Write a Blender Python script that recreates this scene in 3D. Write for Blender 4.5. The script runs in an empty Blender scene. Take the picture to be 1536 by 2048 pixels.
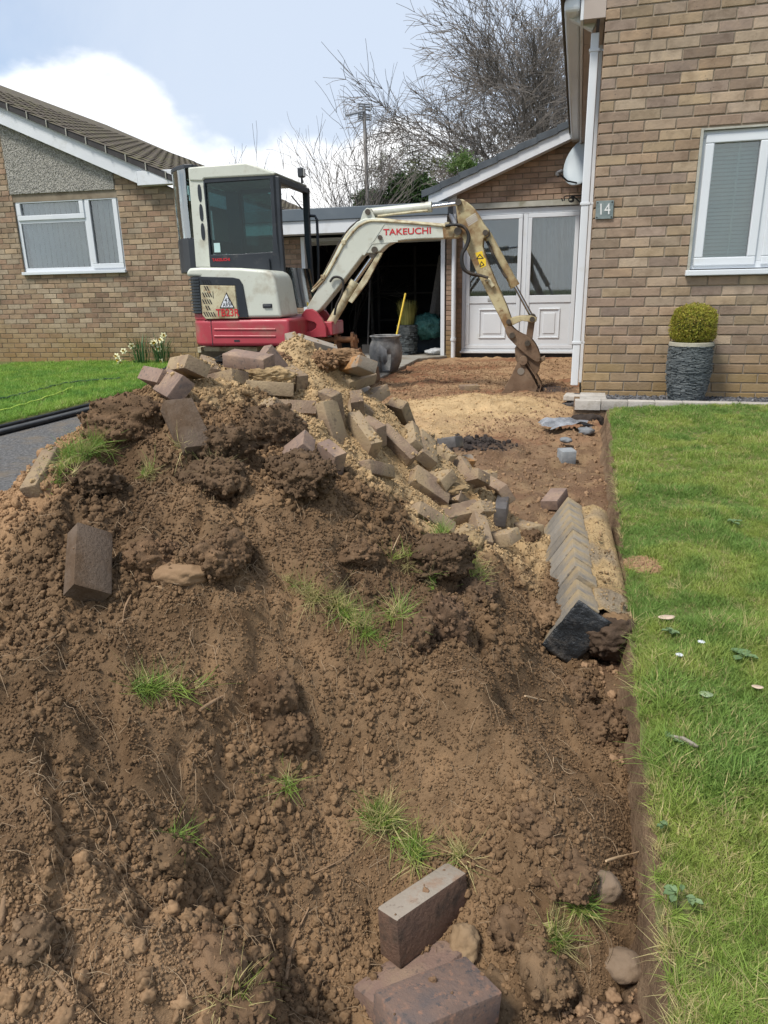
import bpy, bmesh, math, random
import numpy as np
from math import radians, sin, cos, pi, sqrt, atan2
from mathutils import Vector, Matrix, Euler

SC = bpy.context.scene
COL = SC.collection
random.seed(7)
RNG = np.random.default_rng(11)

# ------------------------------------------------------------------ camera, world, sun, exposure
FPX, PITCH, ROLL, ZC = 1420.0, 17.4, -1.15, 0.85          # focal length in photo pixels, tilt, roll, eye height
cam = bpy.data.cameras.new('camera')
cam.sensor_fit = 'VERTICAL'; cam.sensor_height = 36.0; cam.lens = FPX / 2048 * 36.0
cam.clip_start = 0.05; cam.clip_end = 3000
camo = bpy.data.objects.new('camera', cam); COL.objects.link(camo)
CAMR = Matrix.Rotation(radians(90 - PITCH), 3, 'X') @ Matrix.Rotation(radians(ROLL), 3, 'Z')
camo.matrix_world = Matrix.Translation((0, 0, ZC)) @ CAMR.to_4x4()
SC.camera = camo
SUN_EL, SUN_AZ = 58.0, -128.0        # azimuth clockwise from +Y (the viewing direction): behind the camera, to the left

world = bpy.data.worlds.new('World'); SC.world = world; world.use_nodes = True
def build_sky():
    nt = world.node_tree; N = nt.nodes; L = nt.links; N.clear()
    out = N.new('ShaderNodeOutputWorld')
    sky = N.new('ShaderNodeTexSky'); sky.sky_type = 'NISHITA'; sky.sun_disc = False
    sky.sun_elevation = radians(SUN_EL); sky.sun_rotation = radians(SUN_AZ)
    sky.air_density = 1.0; sky.dust_density = 0.6; sky.ozone_density = 1.6
    bg = N.new('ShaderNodeBackground'); bg.inputs['Strength'].default_value = 0.115
    L.new(sky.outputs[0], bg.inputs['Color'])
    tc = N.new('ShaderNodeTexCoord')
    sep = N.new('ShaderNodeSeparateXYZ'); L.new(tc.outputs['Generated'], sep.inputs[0])
    def noise(scale, detail, rough, loc, sc3=(1, 1, 1), dist=0.0):
        mp = N.new('ShaderNodeMapping'); mp.inputs['Location'].default_value = loc; mp.inputs['Scale'].default_value = sc3
        L.new(tc.outputs['Generated'], mp.inputs['Vector'])
        n = N.new('ShaderNodeTexNoise'); n.inputs['Scale'].default_value = scale; n.inputs['Detail'].default_value = detail
        n.inputs['Roughness'].default_value = rough; n.inputs['Distortion'].default_value = dist
        L.new(mp.outputs[0], n.inputs['Vector']); return n.outputs['Fac']
    def math_(op, a, b, clamp=False):
        m = N.new('ShaderNodeMath'); m.operation = op; m.use_clamp = clamp
        for i, v in enumerate((a, b)):
            if isinstance(v, (int, float)): m.inputs[i].default_value = v
            else: L.new(v, m.inputs[i])
        return m.outputs[0]
    def mrange(v, a, b, c=0.0, d=1.0):
        m = N.new('ShaderNodeMapRange'); m.interpolation_type = 'SMOOTHSTEP'
        L.new(v, m.inputs[0])
        for i, x in enumerate((a, b, c, d)): m.inputs[i + 1].default_value = x
        return m.outputs[0]
    el = sep.outputs['Z']
    cum = noise(3.6, 9, 0.52, (SKY_OFF[0], SKY_OFF[1], SKY_OFF[2]), (1, 1, 1.5), 0.15)   # heaped clouds low in the sky
    bias = math_('MULTIPLY', el, -2.4)
    cumv = math_('ADD', cum, bias)
    cmask = mrange(cumv, 0.03, 0.14)
    veil = noise(1.7, 7, 0.55, (3.1, 0.4, 1.3), (1, 1, 1.8), 0.4)                     # thin grey veil above
    vmask = mrange(veil, 0.28, 0.66, 0.30, 0.92)
    shade = noise(7, 6, 0.55, (5.2, 2.2, 0.1))
    b2 = N.new('ShaderNodeBackground'); b2.inputs['Color'].default_value = (0.68, 0.77, 0.91, 1); b2.inputs['Strength'].default_value = 0.70
    cr = N.new('ShaderNodeValToRGB'); cr.color_ramp.elements[0].position = 0.25; cr.color_ramp.elements[1].position = 0.65
    cr.color_ramp.elements[0].color = (0.80, 0.86, 0.94, 1); cr.color_ramp.elements[1].color = (1.0, 1.0, 1.0, 1)
    L.new(shade, cr.inputs[0])
    b3 = N.new('ShaderNodeBackground'); b3.inputs['Strength'].default_value = 0.90; L.new(cr.outputs[0], b3.inputs['Color'])
    m1 = N.new('ShaderNodeMixShader'); L.new(vmask, m1.inputs[0]); L.new(bg.outputs[0], m1.inputs[1]); L.new(b2.outputs[0], m1.inputs[2])
    m2 = N.new('ShaderNodeMixShader'); L.new(cmask, m2.inputs[0]); L.new(m1.outputs[0], m2.inputs[1]); L.new(b3.outputs[0], m2.inputs[2])
    L.new(m2.outputs[0], out.inputs['Surface'])
SKY_OFF = (0.35, 0.0, 0.085)
build_sky()
sun = bpy.data.lights.new('sun', 'SUN'); sun.energy = 2.9; sun.angle = radians(13); sun.color = (1.0, 0.95, 0.87)
suno = bpy.data.objects.new('sun', sun); COL.objects.link(suno)
_sd = Vector((sin(radians(SUN_AZ)) * cos(radians(SUN_EL)), cos(radians(SUN_AZ)) * cos(radians(SUN_EL)), sin(radians(SUN_EL))))
suno.rotation_euler = (-_sd).to_track_quat('-Z', 'Y').to_euler()
vs = SC.view_settings
SC.display_settings.display_device = 'sRGB'
vs.view_transform = 'Standard'; vs.look = 'None'; vs.exposure = 0.60; vs.gamma = 1.0; vs.use_curve_mapping = False
SC.cycles.max_bounces = 7; SC.cycles.diffuse_bounces = 3; SC.cycles.glossy_bounces = 3
SC.cycles.transparent_max_bounces = 12; SC.cycles.caustics_reflective = False; SC.cycles.caustics_refractive = False

# ------------------------------------------------------------------ pixel -> place helpers (photo pixels 1536 x 2048)
def ray(px, py):
    return CAMR @ Vector(((px - 768) / FPX, (1024 - py) / FPX, -1.0))
EYE = Vector((0, 0, ZC))
def at_y(px, py, y):
    d = ray(px, py); return EYE + d * (y / d.y)
def at_z(px, py, z):
    d = ray(px, py); return EYE + d * ((z - ZC) / d.z)
def at_d(px, py, D):
    return EYE + ray(px, py) * D
def at_plane(px, py, p0, n):
    d = ray(px, py); return EYE + d * ((Vector(p0) - EYE).dot(n) / d.dot(n))
def to_px(p):
    q = CAMR.transposed() @ (Vector(p) - EYE)
    return (768 - FPX * q.x / q.z, 1024 + FPX * q.y / q.z, -q.z)

# ------------------------------------------------------------------ objects, names, labels
WM = {}                                                   # world matrix of every object by name
def link(name, data, parent=None, mw=None):
    o = bpy.data.objects.new(name, data); COL.objects.link(o)
    mw = mw or Matrix.Identity(4)
    if parent is not None:
        o.parent = parent; o.matrix_parent_inverse = WM[parent.name].inverted()
    o.matrix_basis = mw; WM[o.name] = mw.copy()
    return o
def tag(o, label=None, cat=None, group=None, kind=None):
    if label: o['label'] = label
    if cat: o['category'] = cat
    if group: o['group'] = group
    if kind: o['kind'] = kind
    return o
def thing(name, loc, label, cat, group=None):
    o = link(name, None, None, Matrix.Translation(loc)); o.empty_display_size = 0.2
    return tag(o, label, cat, group)

class MB:
    """collects shapes; build() links them as ONE mesh object"""
    def __init__(s): s.v = []; s.f = []; s.c = []
    def add(s, vs, fs):
        n = len(s.v); s.v += [tuple(v) for v in vs]; s.f += [tuple(i + n for i in f) for f in fs]; return s
    def box(s, lo, hi, fr=None):
        x0, y0, z0 = lo; x1, y1, z1 = hi
        vs = [(x0, y0, z0), (x1, y0, z0), (x1, y1, z0), (x0, y1, z0), (x0, y0, z1), (x1, y0, z1), (x1, y1, z1), (x0, y1, z1)]
        if fr: vs = [fr(*v) for v in vs]
        return s.add(vs, [(0, 3, 2, 1), (4, 5, 6, 7), (0, 1, 5, 4), (1, 2, 6, 5), (2, 3, 7, 6), (3, 0, 4, 7)])
    def prism(s, poly, a, b, fr):
        """poly [(x,z)] extruded in y from a to b; fr maps (x,y,z) to world"""
        n = len(poly)
        ar = sum(poly[i][0] * poly[(i + 1) % n][1] - poly[(i + 1) % n][0] * poly[i][1] for i in range(n))
        if ar < 0: poly = poly[::-1]
        vs = [fr(x, a, z) for x, z in poly] + [fr(x, b, z) for x, z in poly]
        fs = [tuple(range(n)), tuple(range(2 * n - 1, n - 1, -1))]
        fs += [(i, i + n, (i + 1) % n + n, (i + 1) % n) for i in range(n)]
        return s.add(vs, fs)
    def prism_z(s, poly, z0, z1, fr):
        n = len(poly)
        ar = sum(poly[i][0] * poly[(i + 1) % n][1] - poly[(i + 1) % n][0] * poly[i][1] for i in range(n))
        if ar < 0: poly = poly[::-1]
        vs = [fr(x, y, z0) for x, y in poly] + [fr(x, y, z1) for x, y in poly]
        fs = [tuple(range(n - 1, -1, -1)), tuple(range(n, 2 * n))]
        fs += [(i, (i + 1) % n, (i + 1) % n + n, i + n) for i in range(n)]
        return s.add(vs, fs)
    def tube(s, pts, r, n=8, caps=True):
        pts = [Vector(p) for p in pts]; m = len(pts)
        rs = r if isinstance(r, (list, tuple)) else [r] * m
        base = len(s.v); up = None
        for i, p in enumerate(pts):
            t = (pts[min(i + 1, m - 1)] - pts[max(i - 1, 0)])
            if t.length < 1e-9: t = Vector((0, 0, 1))
            t.normalize()
            if up is None:
                up = Vector((0, 0, 1)) if abs(t.z) < 0.9 else Vector((1, 0, 0))
            e = (up - t * up.dot(t))
            if e.length < 1e-6: e = t.orthogonal()
            e.normalize(); up = e; g = t.cross(e)
            for k in range(n):
                a = 2 * pi * k / n
                s.v.append(tuple(p + (e * cos(a) + g * sin(a)) * rs[i]))
        for i in range(m - 1):
            for k in range(n):
                a = base + i * n + k; b = base + i * n + (k + 1) % n
                s.f.append((a, b, b + n, a + n))
        if caps:
            s.f.append(tuple(base + k for k in range(n - 1, -1, -1)))
            s.f.append(tuple(base + (m - 1) * n + k for k in range(n)))
        return s
    def cyl(s, p0, p1, r, n=20): return s.tube([p0, p1], r, n)
    def lathe(s, prof, o, n=28, axis=None):
        base = len(s.v); m = len(prof); o = Vector(o)
        for r, z in prof:
            for k in range(n):
                a = 2 * pi * k / n; s.v.append((o.x + r * cos(a), o.y + r * sin(a), o.z + z))
        for i in range(m - 1):
            for k in range(n):
                a = base + i * n + k; b = base + i * n + (k + 1) % n
                s.f.append((a, b, b + n, a + n))
        return s
    def build(s, name, mat, parent=None, bevel=0, seg=2, smooth=None, col=None, kind=None, mw=None):
        me = bpy.data.meshes.new(name)
        vs = s.v
        if mw is not None:
            inv = mw.inverted(); vs = [tuple(inv @ Vector(v)) for v in vs]
        me.from_pydata(vs, [], s.f); me.update()
        if mat: me.materials.append(mat)
        o = link(name, me, parent, mw)
        if smooth is not None:
            me.shade_smooth(); me.set_sharp_from_angle(angle=radians(smooth))
        if bevel:
            b = o.modifiers.new('bevel', 'BEVEL'); b.width = bevel; b.segments = seg; b.limit_method = 'ANGLE'; b.angle_limit = radians(35)
            b.harden_normals = False
        if col is not None: set_col(me, col)
        if kind: o['kind'] = kind
        return o
def set_col(me, rgb, name='Col'):
    a = me.attributes.new(name, 'FLOAT_COLOR', 'POINT')
    n = len(me.vertices)
    arr = np.ones((n, 4), 'f'); arr[:, :3] = rgb
    a.data.foreach_set('color', arr.ravel())
def grid_mesh(name, P, mat, col=None, smooth=True):
    """P: (ny, nx, 3) numpy"""
    ny, nx = P.shape[:2]
    me = bpy.data.meshes.new(name)
    idx = np.arange(ny * nx).reshape(ny, nx)
    q = np.stack([idx[:-1, :-1], idx[:-1, 1:], idx[1:, 1:], idx[1:, :-1]], -1).reshape(-1, 4)
    me.vertices.add(ny * nx); me.vertices.foreach_set('co', P.astype('f').ravel())
    me.loops.add(q.size); me.loops.foreach_set('vertex_index', q.astype('i').ravel())
    me.polygons.add(len(q)); me.polygons.foreach_set('loop_start', (np.arange(len(q)) * 4).astype('i'))
    me.update(calc_edges=True); me.validate()
    if smooth: me.shade_smooth()
    me.materials.append(mat)
    if col is not None: set_col(me, col.reshape(-1, 3))
    return me

# ------------------------------------------------------------------ numpy noise
def _h(ix, iy, iz, s):
    n = (ix * 374761393 + iy * 668265263 + iz * 2147483647 + s * 1274126177) & 0xFFFFFFFF
    n = ((n ^ (n >> 13)) * 1274126177) & 0xFFFFFFFF
    n = ((n ^ (n >> 16)) * 2246822519) & 0xFFFFFFFF
    return ((n ^ (n >> 15)) & 0xFFFFFF) / 16777215.0
def vnoise(x, y, z=None, s=0):
    z = np.zeros_like(x) if z is None else z
    ix, iy, iz = np.floor(x).astype(np.int64), np.floor(y).astype(np.int64), np.floor(z).astype(np.int64)
    fx, fy, fz = x - ix, y - iy, z - iz
    ux, uy, uz = [f * f * f * (f * (f * 6 - 15) + 10) for f in (fx, fy, fz)]
    r = 0
    for a in (0, 1):
        for b in (0, 1):
            for c in (0, 1):
                w = (ux if a else 1 - ux) * (uy if b else 1 - uy) * (uz if c else 1 - uz)
                r = r + w * _h(ix + a, iy + b, iz + c, s)
    return r * 2 - 1
def fbm(x, y, z=None, octv=4, s=0, gain=0.5):
    r = 0; a = 1.0; f = 1.0; t = 0
    for o in range(octv):
        r = r + a * vnoise(x * f + 17.3 * o, y * f + 5.1 * o, None if z is None else z * f, s + o); t += a
        a *= gain; f *= 2.03
    return r / t
def worley(x, y, s=0):
    ix, iy = np.floor(x).astype(np.int64), np.floor(y).astype(np.int64)
    d = np.full(x.shape, 9.0)
    for a in (-1, 0, 1):
        for b in (-1, 0, 1):
            cx = ix + a + _h(ix + a, iy + b, ix * 0, s); cy = iy + b + _h(ix + a, iy + b, ix * 0, s + 7)
            d = np.minimum(d, (cx - x) ** 2 + (cy - y) ** 2)
    return np.sqrt(d)
def sstep(a, b, x):
    t = np.clip((x - a) / (b - a), 0, 1); return t * t * (3 - 2 * t)

# ------------------------------------------------------------------ materials
def mat(name, cols, scale=6.0, detail=6, rough=0.8, bscale=None, bstr=0.4, bdist=0.01, metal=0.0, rnd=0.0, attr=None,
        inst=None, spec=0.4, dirt=None, dirt2=None, sc3=(1, 1, 1), transl=0.0, coat=0.0, rvar=0.0, pos=False):
    m = bpy.data.materials.new(name); m.use_nodes = True
    nt = m.node_tree; N = nt.nodes; L = nt.links; b = N['Principled BSDF']; out = N['Material Output']
    tc = N.new('ShaderNodeTexCoord')
    if pos:
        gm = N.new('ShaderNodeNewGeometry'); src = gm.outputs['Position']
    else: src = tc.outputs['Object']
    mp = N.new('ShaderNodeMapping'); mp.inputs['Scale'].default_value = sc3; L.new(src, mp.inputs['Vector'])
    def noise(sc, det=6, ro=0.55):
        n = N.new('ShaderNodeTexNoise'); n.inputs['Scale'].default_value = sc; n.inputs['Detail'].default_value = det
        n.inputs['Roughness'].default_value = ro; L.new(mp.outputs[0], n.inputs['Vector']); return n.outputs['Fac']
    n1 = noise(scale, detail)
    if len(cols) == 1: cols = [cols[0], tuple(c * 0.86 for c in cols[0])]
    r = N.new('ShaderNodeValToRGB'); cr = r.color_ramp
    k = len(cols)
    while len(cr.elements) < k: cr.elements.new(0.5)
    for i, c in enumerate(cols):
        cr.elements[i].position = 0.32 + 0.36 * i / max(1, k - 1); cr.elements[i].color = (*c, 1)
    L.new(n1, r.inputs[0]); color = r.outputs[0]
    def mix(fac, a, bb, mode='MIX'):
        x = N.new('ShaderNodeMix'); x.data_type = 'RGBA'; x.blend_type = mode
        if isinstance(fac, float): x.inputs[0].default_value = fac
        else: L.new(fac, x.inputs[0])
        for sock, v in ((x.inputs[6], a), (x.inputs[7], bb)):
            if isinstance(v, tuple): sock.default_value = (*v, 1)
            else: L.new(v, sock)
        return x.outputs[2]
    if attr or inst:
        at = N.new('ShaderNodeAttribute'); at.attribute_name = attr or inst
        at.attribute_type = 'GEOMETRY' if attr else 'INSTANCER'
        color = mix(1.0, color, at.outputs['Color'], 'MULTIPLY')
    if rnd:
        oi = N.new('ShaderNodeObjectInfo'); mr = N.new('ShaderNodeMapRange'); L.new(oi.outputs['Random'], mr.inputs[0])
        mr.inputs[3].default_value = 1 - rnd; mr.inputs[4].default_value = 1 + rnd
        hs = N.new('ShaderNodeHueSaturation'); L.new(color, hs.inputs['Color']); L.new(mr.outputs[0], hs.inputs['Value']); color = hs.outputs[0]
    for dd in (dirt, dirt2):
        if dd:
            dc, dsc, lo, hi = dd[:4]
            n2 = noise(dsc, 8, 0.62); mr = N.new('ShaderNodeMapRange'); L.new(n2, mr.inputs[0])
            mr.inputs[1].default_value = lo; mr.inputs[2].default_value = hi
            color = mix(mr.outputs[0], color, dc)
    L.new(color, b.inputs['Base Color'])
    b.inputs['Roughness'].default_value = rough; b.inputs['Metallic'].default_value = metal
    b.inputs['Specular IOR Level'].default_value = spec; b.inputs['Coat Weight'].default_value = coat
    if rvar:
        mr = N.new('ShaderNodeMapRange'); L.new(noise(scale * 2.3), mr.inputs[0]); mr.inputs[1].default_value = 0.3; mr.inputs[2].default_value = 0.7
        mr.inputs[3].default_value = rough - rvar; mr.inputs[4].default_value = rough + rvar; L.new(mr.outputs[0], b.inputs['Roughness'])
    if bscale:
        bp = N.new('ShaderNodeBump'); bp.inputs['Strength'].default_value = bstr; bp.inputs['Distance'].default_value = bdist
        L.new(noise(bscale, 8, 0.65), bp.inputs['Height']); L.new(bp.outputs[0], b.inputs['Normal'])
    if transl:
        tr = N.new('ShaderNodeBsdfTranslucent'); L.new(color, tr.inputs['Color'])
        ms = N.new('ShaderNodeMixShader'); ms.inputs[0].default_value = transl
        L.new(b.outputs[0], ms.inputs[1]); L.new(tr.outputs[0], ms.inputs[2]); L.new(ms.outputs[0], out.inputs['Surface'])
    return m
def glass_mat(name, tint, refl=1.0, ior=1.5, base=0.03):
    m = bpy.data.materials.new(name); m.use_nodes = True
    nt = m.node_tree; N = nt.nodes; L = nt.links; N.remove(N['Principled BSDF']); out = N['Material Output']
    t = N.new('ShaderNodeBsdfTransparent'); t.inputs[0].default_value = (*tint, 1)
    g = N.new('ShaderNodeBsdfGlossy'); g.inputs['Roughness'].default_value = 0.02; g.inputs[0].default_value = (0.95, 1, 1, 1)
    f = N.new('ShaderNodeFresnel'); f.inputs[0].default_value = ior
    ma = N.new('ShaderNodeMath'); ma.operation = 'MULTIPLY_ADD'; ma.use_clamp = True; L.new(f.outputs[0], ma.inputs[0])
    ma.inputs[1].default_value = refl; ma.inputs[2].default_value = base
    x = N.new('ShaderNodeMixShader'); L.new(ma.outputs[0], x.inputs[0]); L.new(t.outputs[0], x.inputs[1]); L.new(g.outputs[0], x.inputs[2])
    L.new(x.outputs[0], out.inputs['Surface'])
    return m

def gn_scatter(name, pts, rot, scl, var, tint, variants, parent=None, base=None):
    """one object that scatters the given (unlinked) variant objects; scl may be (n,) or (n,3)"""
    n = len(pts)
    me = bpy.data.meshes.new(name)
    me.vertices.add(n); me.vertices.foreach_set('co', np.asarray(pts, 'f').ravel())
    scl = np.asarray(scl, 'f'); scl = np.repeat(scl[:, None], 3, 1) if scl.ndim == 1 else scl
    for nm, t, key, arr in (('rot', 'FLOAT_VECTOR', 'vector', np.asarray(rot, 'f')), ('scl', 'FLOAT_VECTOR', 'vector', scl),
                            ('tint', 'FLOAT_COLOR', 'color', np.c_[np.asarray(tint, 'f'), np.ones(n, 'f')].astype('f'))):
        a = me.attributes.new(nm, t, 'POINT'); a.data.foreach_set(key, np.ascontiguousarray(arr).ravel())
    a = me.attributes.new('var', 'INT', 'POINT'); a.data.foreach_set('value', np.asarray(var, 'i'))
    o = link(name, me, parent)
    g = bpy.data.node_groups.new(name, 'GeometryNodeTree')
    g.interface.new_socket('Geometry', in_out='INPUT', socket_type='NodeSocketGeometry')
    g.interface.new_socket('Geometry', in_out='OUTPUT', socket_type='NodeSocketGeometry')
    N = g.nodes; L = g.links
    gi = N.new('NodeGroupInput'); go = N.new('NodeGroupOutput'); ip = N.new('GeometryNodeInstanceOnPoints'); jn = N.new('GeometryNodeJoinGeometry')
    for v in variants[::-1]:
        oi = N.new('GeometryNodeObjectInfo'); oi.inputs['Object'].default_value = v; oi.inputs['As Instance'].default_value = True
        L.new(oi.outputs['Geometry'], jn.inputs[0])
    def na(nm, t):
        x = N.new('GeometryNodeInputNamedAttribute'); x.data_type = t; x.inputs['Name'].default_value = nm; return x.outputs['Attribute']
    L.new(gi.outputs[0], ip.inputs['Points']); L.new(jn.outputs[0], ip.inputs['Instance']); ip.inputs['Pick Instance'].default_value = True
    L.new(na('var', 'INT'), ip.inputs['Instance Index'])
    e = N.new('FunctionNodeEulerToRotation'); L.new(na('rot', 'FLOAT_VECTOR'), e.inputs[0]); L.new(e.outputs[0], ip.inputs['Rotation'])
    L.new(na('scl', 'FLOAT_VECTOR'), ip.inputs['Scale']); L.new(ip.outputs[0], go.inputs[0])
    md = o.modifiers.new('scatter', 'NODES'); md.node_group = g
    return o
def raw_obj(name, mb, mt, smooth=True):
    me = bpy.data.meshes.new(name); me.from_pydata(mb.v, [], mb.f); me.materials.append(mt)
    if smooth: me.shade_smooth()
    return bpy.data.objects.new(name, me)
# ------------------------------------------------------------------ shared materials
mSoil = mat('soil', [(0.62, 0.58, 0.54), (1.0, 1.0, 1.0), (1.25, 1.22, 1.18)], scale=9, rough=0.95, bscale=120, bstr=0.9, bdist=0.006, attr='Col', spec=0.15, pos=True)
mSoilI = mat('soil crumbs', [(0.75, 0.72, 0.7), (1.05, 1.05, 1.05)], scale=2.5, rough=0.97, inst='tint', spec=0.12)
mFloor = mat('dug earth', [(0.78, 0.75, 0.72), (1.0, 1.0, 1.0), (1.15, 1.12, 1.1)], scale=5, rough=0.95, bscale=38, bstr=1.0, bdist=0.03, attr='Col', spec=0.15, pos=True)
mTurf = mat('turf', [(0.07, 0.085, 0.028), (0.11, 0.12, 0.042), (0.13, 0.115, 0.06)], scale=7, rough=0.95, bscale=60, bdist=0.01, spec=0.1)
mBank = mat('cut soil', [(0.12, 0.078, 0.049), (0.18, 0.12, 0.075), (0.23, 0.16, 0.10)], scale=11, rough=0.97, bscale=60, bstr=1.0, bdist=0.012, spec=0.1, pos=True)
mBlade = mat('grass blade', [(0.95, 0.95, 0.95), (1.05, 1.05, 1.05)], scale=3, rough=0.55, inst='tint', transl=0.35, spec=0.25)
mRoad = mat('asphalt', [(0.085, 0.083, 0.082), (0.14, 0.138, 0.135), (0.22, 0.215, 0.21)], scale=48, rough=0.95, bscale=120, bstr=1.0, bdist=0.015, spec=0.12, pos=True,
            dirt=((0.20, 0.165, 0.125), 3.2, 0.50, 0.72), rvar=0.2)
mConc = mat('concrete', [(0.24, 0.225, 0.195), (0.31, 0.295, 0.26)], scale=7, rough=0.85, bscale=50, bstr=0.5, bdist=0.006, dirt=((0.17, 0.135, 0.095), 2.3, 0.45, 0.7), pos=True)
mBlackPl = mat('black plastic', [(0.012, 0.013, 0.014), (0.022, 0.023, 0.024)], scale=14, rough=0.35, bscale=25, bstr=0.2, bdist=0.004, dirt=((0.07, 0.06, 0.05), 9, 0.58, 0.8))

# ------------------------------------------------------------------ lie of the land
def xe(y): return 0.216 + 0.277 * y                        # left edge of the right-hand lawn
def lawn_z(y): return np.minimum(-0.34 + 0.062 * np.asarray(y, float), 0.0)
def zl(y): return -0.40 + 0.018 * np.asarray(y, float)      # neighbour's side: drive and lawn
def floor_base(y):
    y = np.asarray(y, float)
    return np.where(y < 5.5, lawn_z(y) - 0.145, -0.145 - 0.010 * (y - 5.5))
PXV = np.array([list(r) for r in CAMR.transposed()])
def px_of(P):
    q = (P - np.array([0, 0, ZC])) @ PXV.T
    return 768 - FPX * q[..., 0] / q[..., 2], 1024 + FPX * q[..., 1] / q[..., 2], -q[..., 2]

def floor_z(x, y):
    z = floor_base(y) + 0.020 * fbm(x * 2.2, y * 2.2, octv=3, s=3) + 0.024 * fbm(x * 4.5, y * 4.5, octv=3, s=4) + 0.022 * fbm(x * 11, y * 11, octv=3, s=5)
    z = z + 0.085 * np.exp(-(((x - 0.85) / 0.55) ** 2 + ((y - 6.3) / 0.5) ** 2)) * (1 + 0.4 * fbm(x * 6, y * 6, s=8))       # heap of bedding sand
    z = z + 0.05 * np.exp(-(((x - 0.55) / 0.35) ** 2 + ((y - 4.75) / 0.16) ** 2)) * (1 + 0.5 * fbm(x * 9, y * 9, s=12))     # dark lump of old sub-base
    z = z + 0.035 * np.exp(-(((x - 1.6) / 0.3) ** 2 + ((y - 7.3) / 0.35) ** 2))
    z = z - 0.03 * np.abs(fbm(x * 3.1, y * 1.2, octv=4, s=21))
    return z

# heap of spoil: control points as (photo px, py, distance along the axis)
HP = [(590,705,3.0),(640,700,3.02),(690,740,3.0),(480,735,2.75),(400,752,2.55),(300,785,2.42),(250,800,2.36),(215,835,2.33),(150,900,2.2),(90,940,2.1),(30,1000,2.0),
      (175,1100,1.8),(365,850,2.24),(330,1000,1.93),(500,1000,2.0),(100,1300,1.53),(400,1300,1.55),(600,1200,1.74),(250,1450,1.38),(200,1600,1.26),(500,1600,1.28),
      (60,1950,1.08),(400,1950,1.13),(600,1950,1.2),(10,1500,1.36),(10,1200,1.70),
      (500,850,2.34),(700,1000,2.15),(700,880,2.48),(650,760,2.8),(760,800,2.92),(820,880,3.0),(900,950,3.02),(930,1020,2.88),(1000,1000,3.2),(1000,1040,3.15),(1045,1080,3.1),
      (900,1150,2.25),(800,1300,1.78),(1000,1250,2.02),(960,1100,2.6),(1040,1200,2.35),(1090,1360,1.98),(1100,1500,1.62),(900,1500,1.47),(700,1500,1.36),(1000,1700,1.36),(1180,1700,1.43),
      (840,1950,1.37),(900,1850,1.38),(780,2040,1.31),(900,1760,1.38),(700,1750,1.29),(1000,1950,1.33),(1200,1500,1.76),(1160,1900,1.36)]
_cp = [tuple(at_d(*h)) for h in HP]
_cp += [(-0.913, 2.636, 0.543), (-0.667, 2.418, 0.519), (-0.73, 2.591, 0.542), (-0.701, 2.872, 0.517), (-0.634, 2.851, 0.509), (-0.61, 2.758, 0.471), (-0.427, 2.694, 0.449), (-0.337, 2.656, 0.377), (-0.361, 2.498, 0.388), (-0.419, 2.677, 0.519), (-0.414, 2.942, 0.517), (-0.386, 3.151, 0.569), (-0.276, 3.103, 0.568), (-0.1, 2.939, 0.487), (-0.108, 3.103, 0.447), (-0.374, 2.907, 0.478), (-0.141, 2.988, 0.304), (-0.105, 3.195, 0.3), (-0.047, 3.101, 0.366), (-0.107, 2.994, 0.356), (0.095, 3.183, 0.227), (0.117, 2.994, 0.197), (-0.19, 2.596, 0.329), (-0.075, 2.667, 0.28), (-0.066, 2.868, 0.274), (0.042, 2.797, 0.212), (-0.185, 2.332, 0.229), (-0.32, 2.277, 0.309), (-0.03, 2.508, 0.158), (0.202, 2.849, 0.042), (0.252, 2.854, -0.038), (0.293, 2.74, -0.061), (0.52, 2.969, -0.134), (0.367, 2.803, -0.104), (0.277, 2.502, -0.109), (0.348, 2.567, -0.098), (0.424, 2.617, -0.143), (0.352, 3.105, 0.003), (0.358, 2.979, 0.003), (0.524, 3.18, -0.109), (0.497, 3.282, -0.136), (0.173, 2.953, 0.171), (0.248, 3.16, 0.034), (0.345, 3.366, 0.016), (0.385, 3.405, -0.092), (0.295, 3.304, 0.009), (0.196, 2.642, 0.096), (0.16, 2.384, 0.018), (-0.215, 2.955, 0.357)]      # pavers bedded in the crest and right flank
# behind the crest and round the foot the heap falls back to the ground
_cp += [(-0.2, 3.9, -0.2), (-0.6, 3.75, -0.2), (-1.0, 3.5, -0.25), (-1.4, 3.1, -0.3), (-1.75, 2.5, -0.33), (-1.95, 1.9, -0.36), (-2.1, 1.2, -0.38), (-2.1, .5, -.4),
        (0.25, 3.9, -0.22), (0.6, 3.6, -0.25), (0.8, 3.2, -0.27), (0.9, 2.7, -.33), (0.72, 2.3, -.35), (-1.3, 1.0, 0.02), (-1.4, 1.8, 0.08), (-1.0, .55, -.2), (-.5, .45, -.38), (0, .45, -.42), (.3, .45, -.44),
        (0.55, 1.9, -.345), (.50, 1.55, -.355), (.43, 1.2, -.395), (.34, .85, -.42)]
_cp = np.array(_cp)
def _rk(d): return np.sqrt(d * d + 0.10 ** 2)
_A = _rk(np.linalg.norm(_cp[:, None, :2] - _cp[None, :, :2], axis=2)) - np.eye(len(_cp)) * 0.035
_A1 = np.block([[_A, np.ones((len(_cp), 1))], [np.ones((1, len(_cp))), np.zeros((1, 1))]])
_w = np.linalg.solve(_A1, np.r_[_cp[:, 2], 0])
def heap_base(x, y):
    x = np.asarray(x, float); y = np.asarray(y, float)
    sh = x.shape; xx = x.ravel(); yy = y.ravel(); r = np.full(xx.shape, _w[-1])
    for i in range(len(_cp)):
        r += _w[i] * _rk(np.hypot(xx - _cp[i, 0], yy - _cp[i, 1]))
    return r.reshape(sh)
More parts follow.
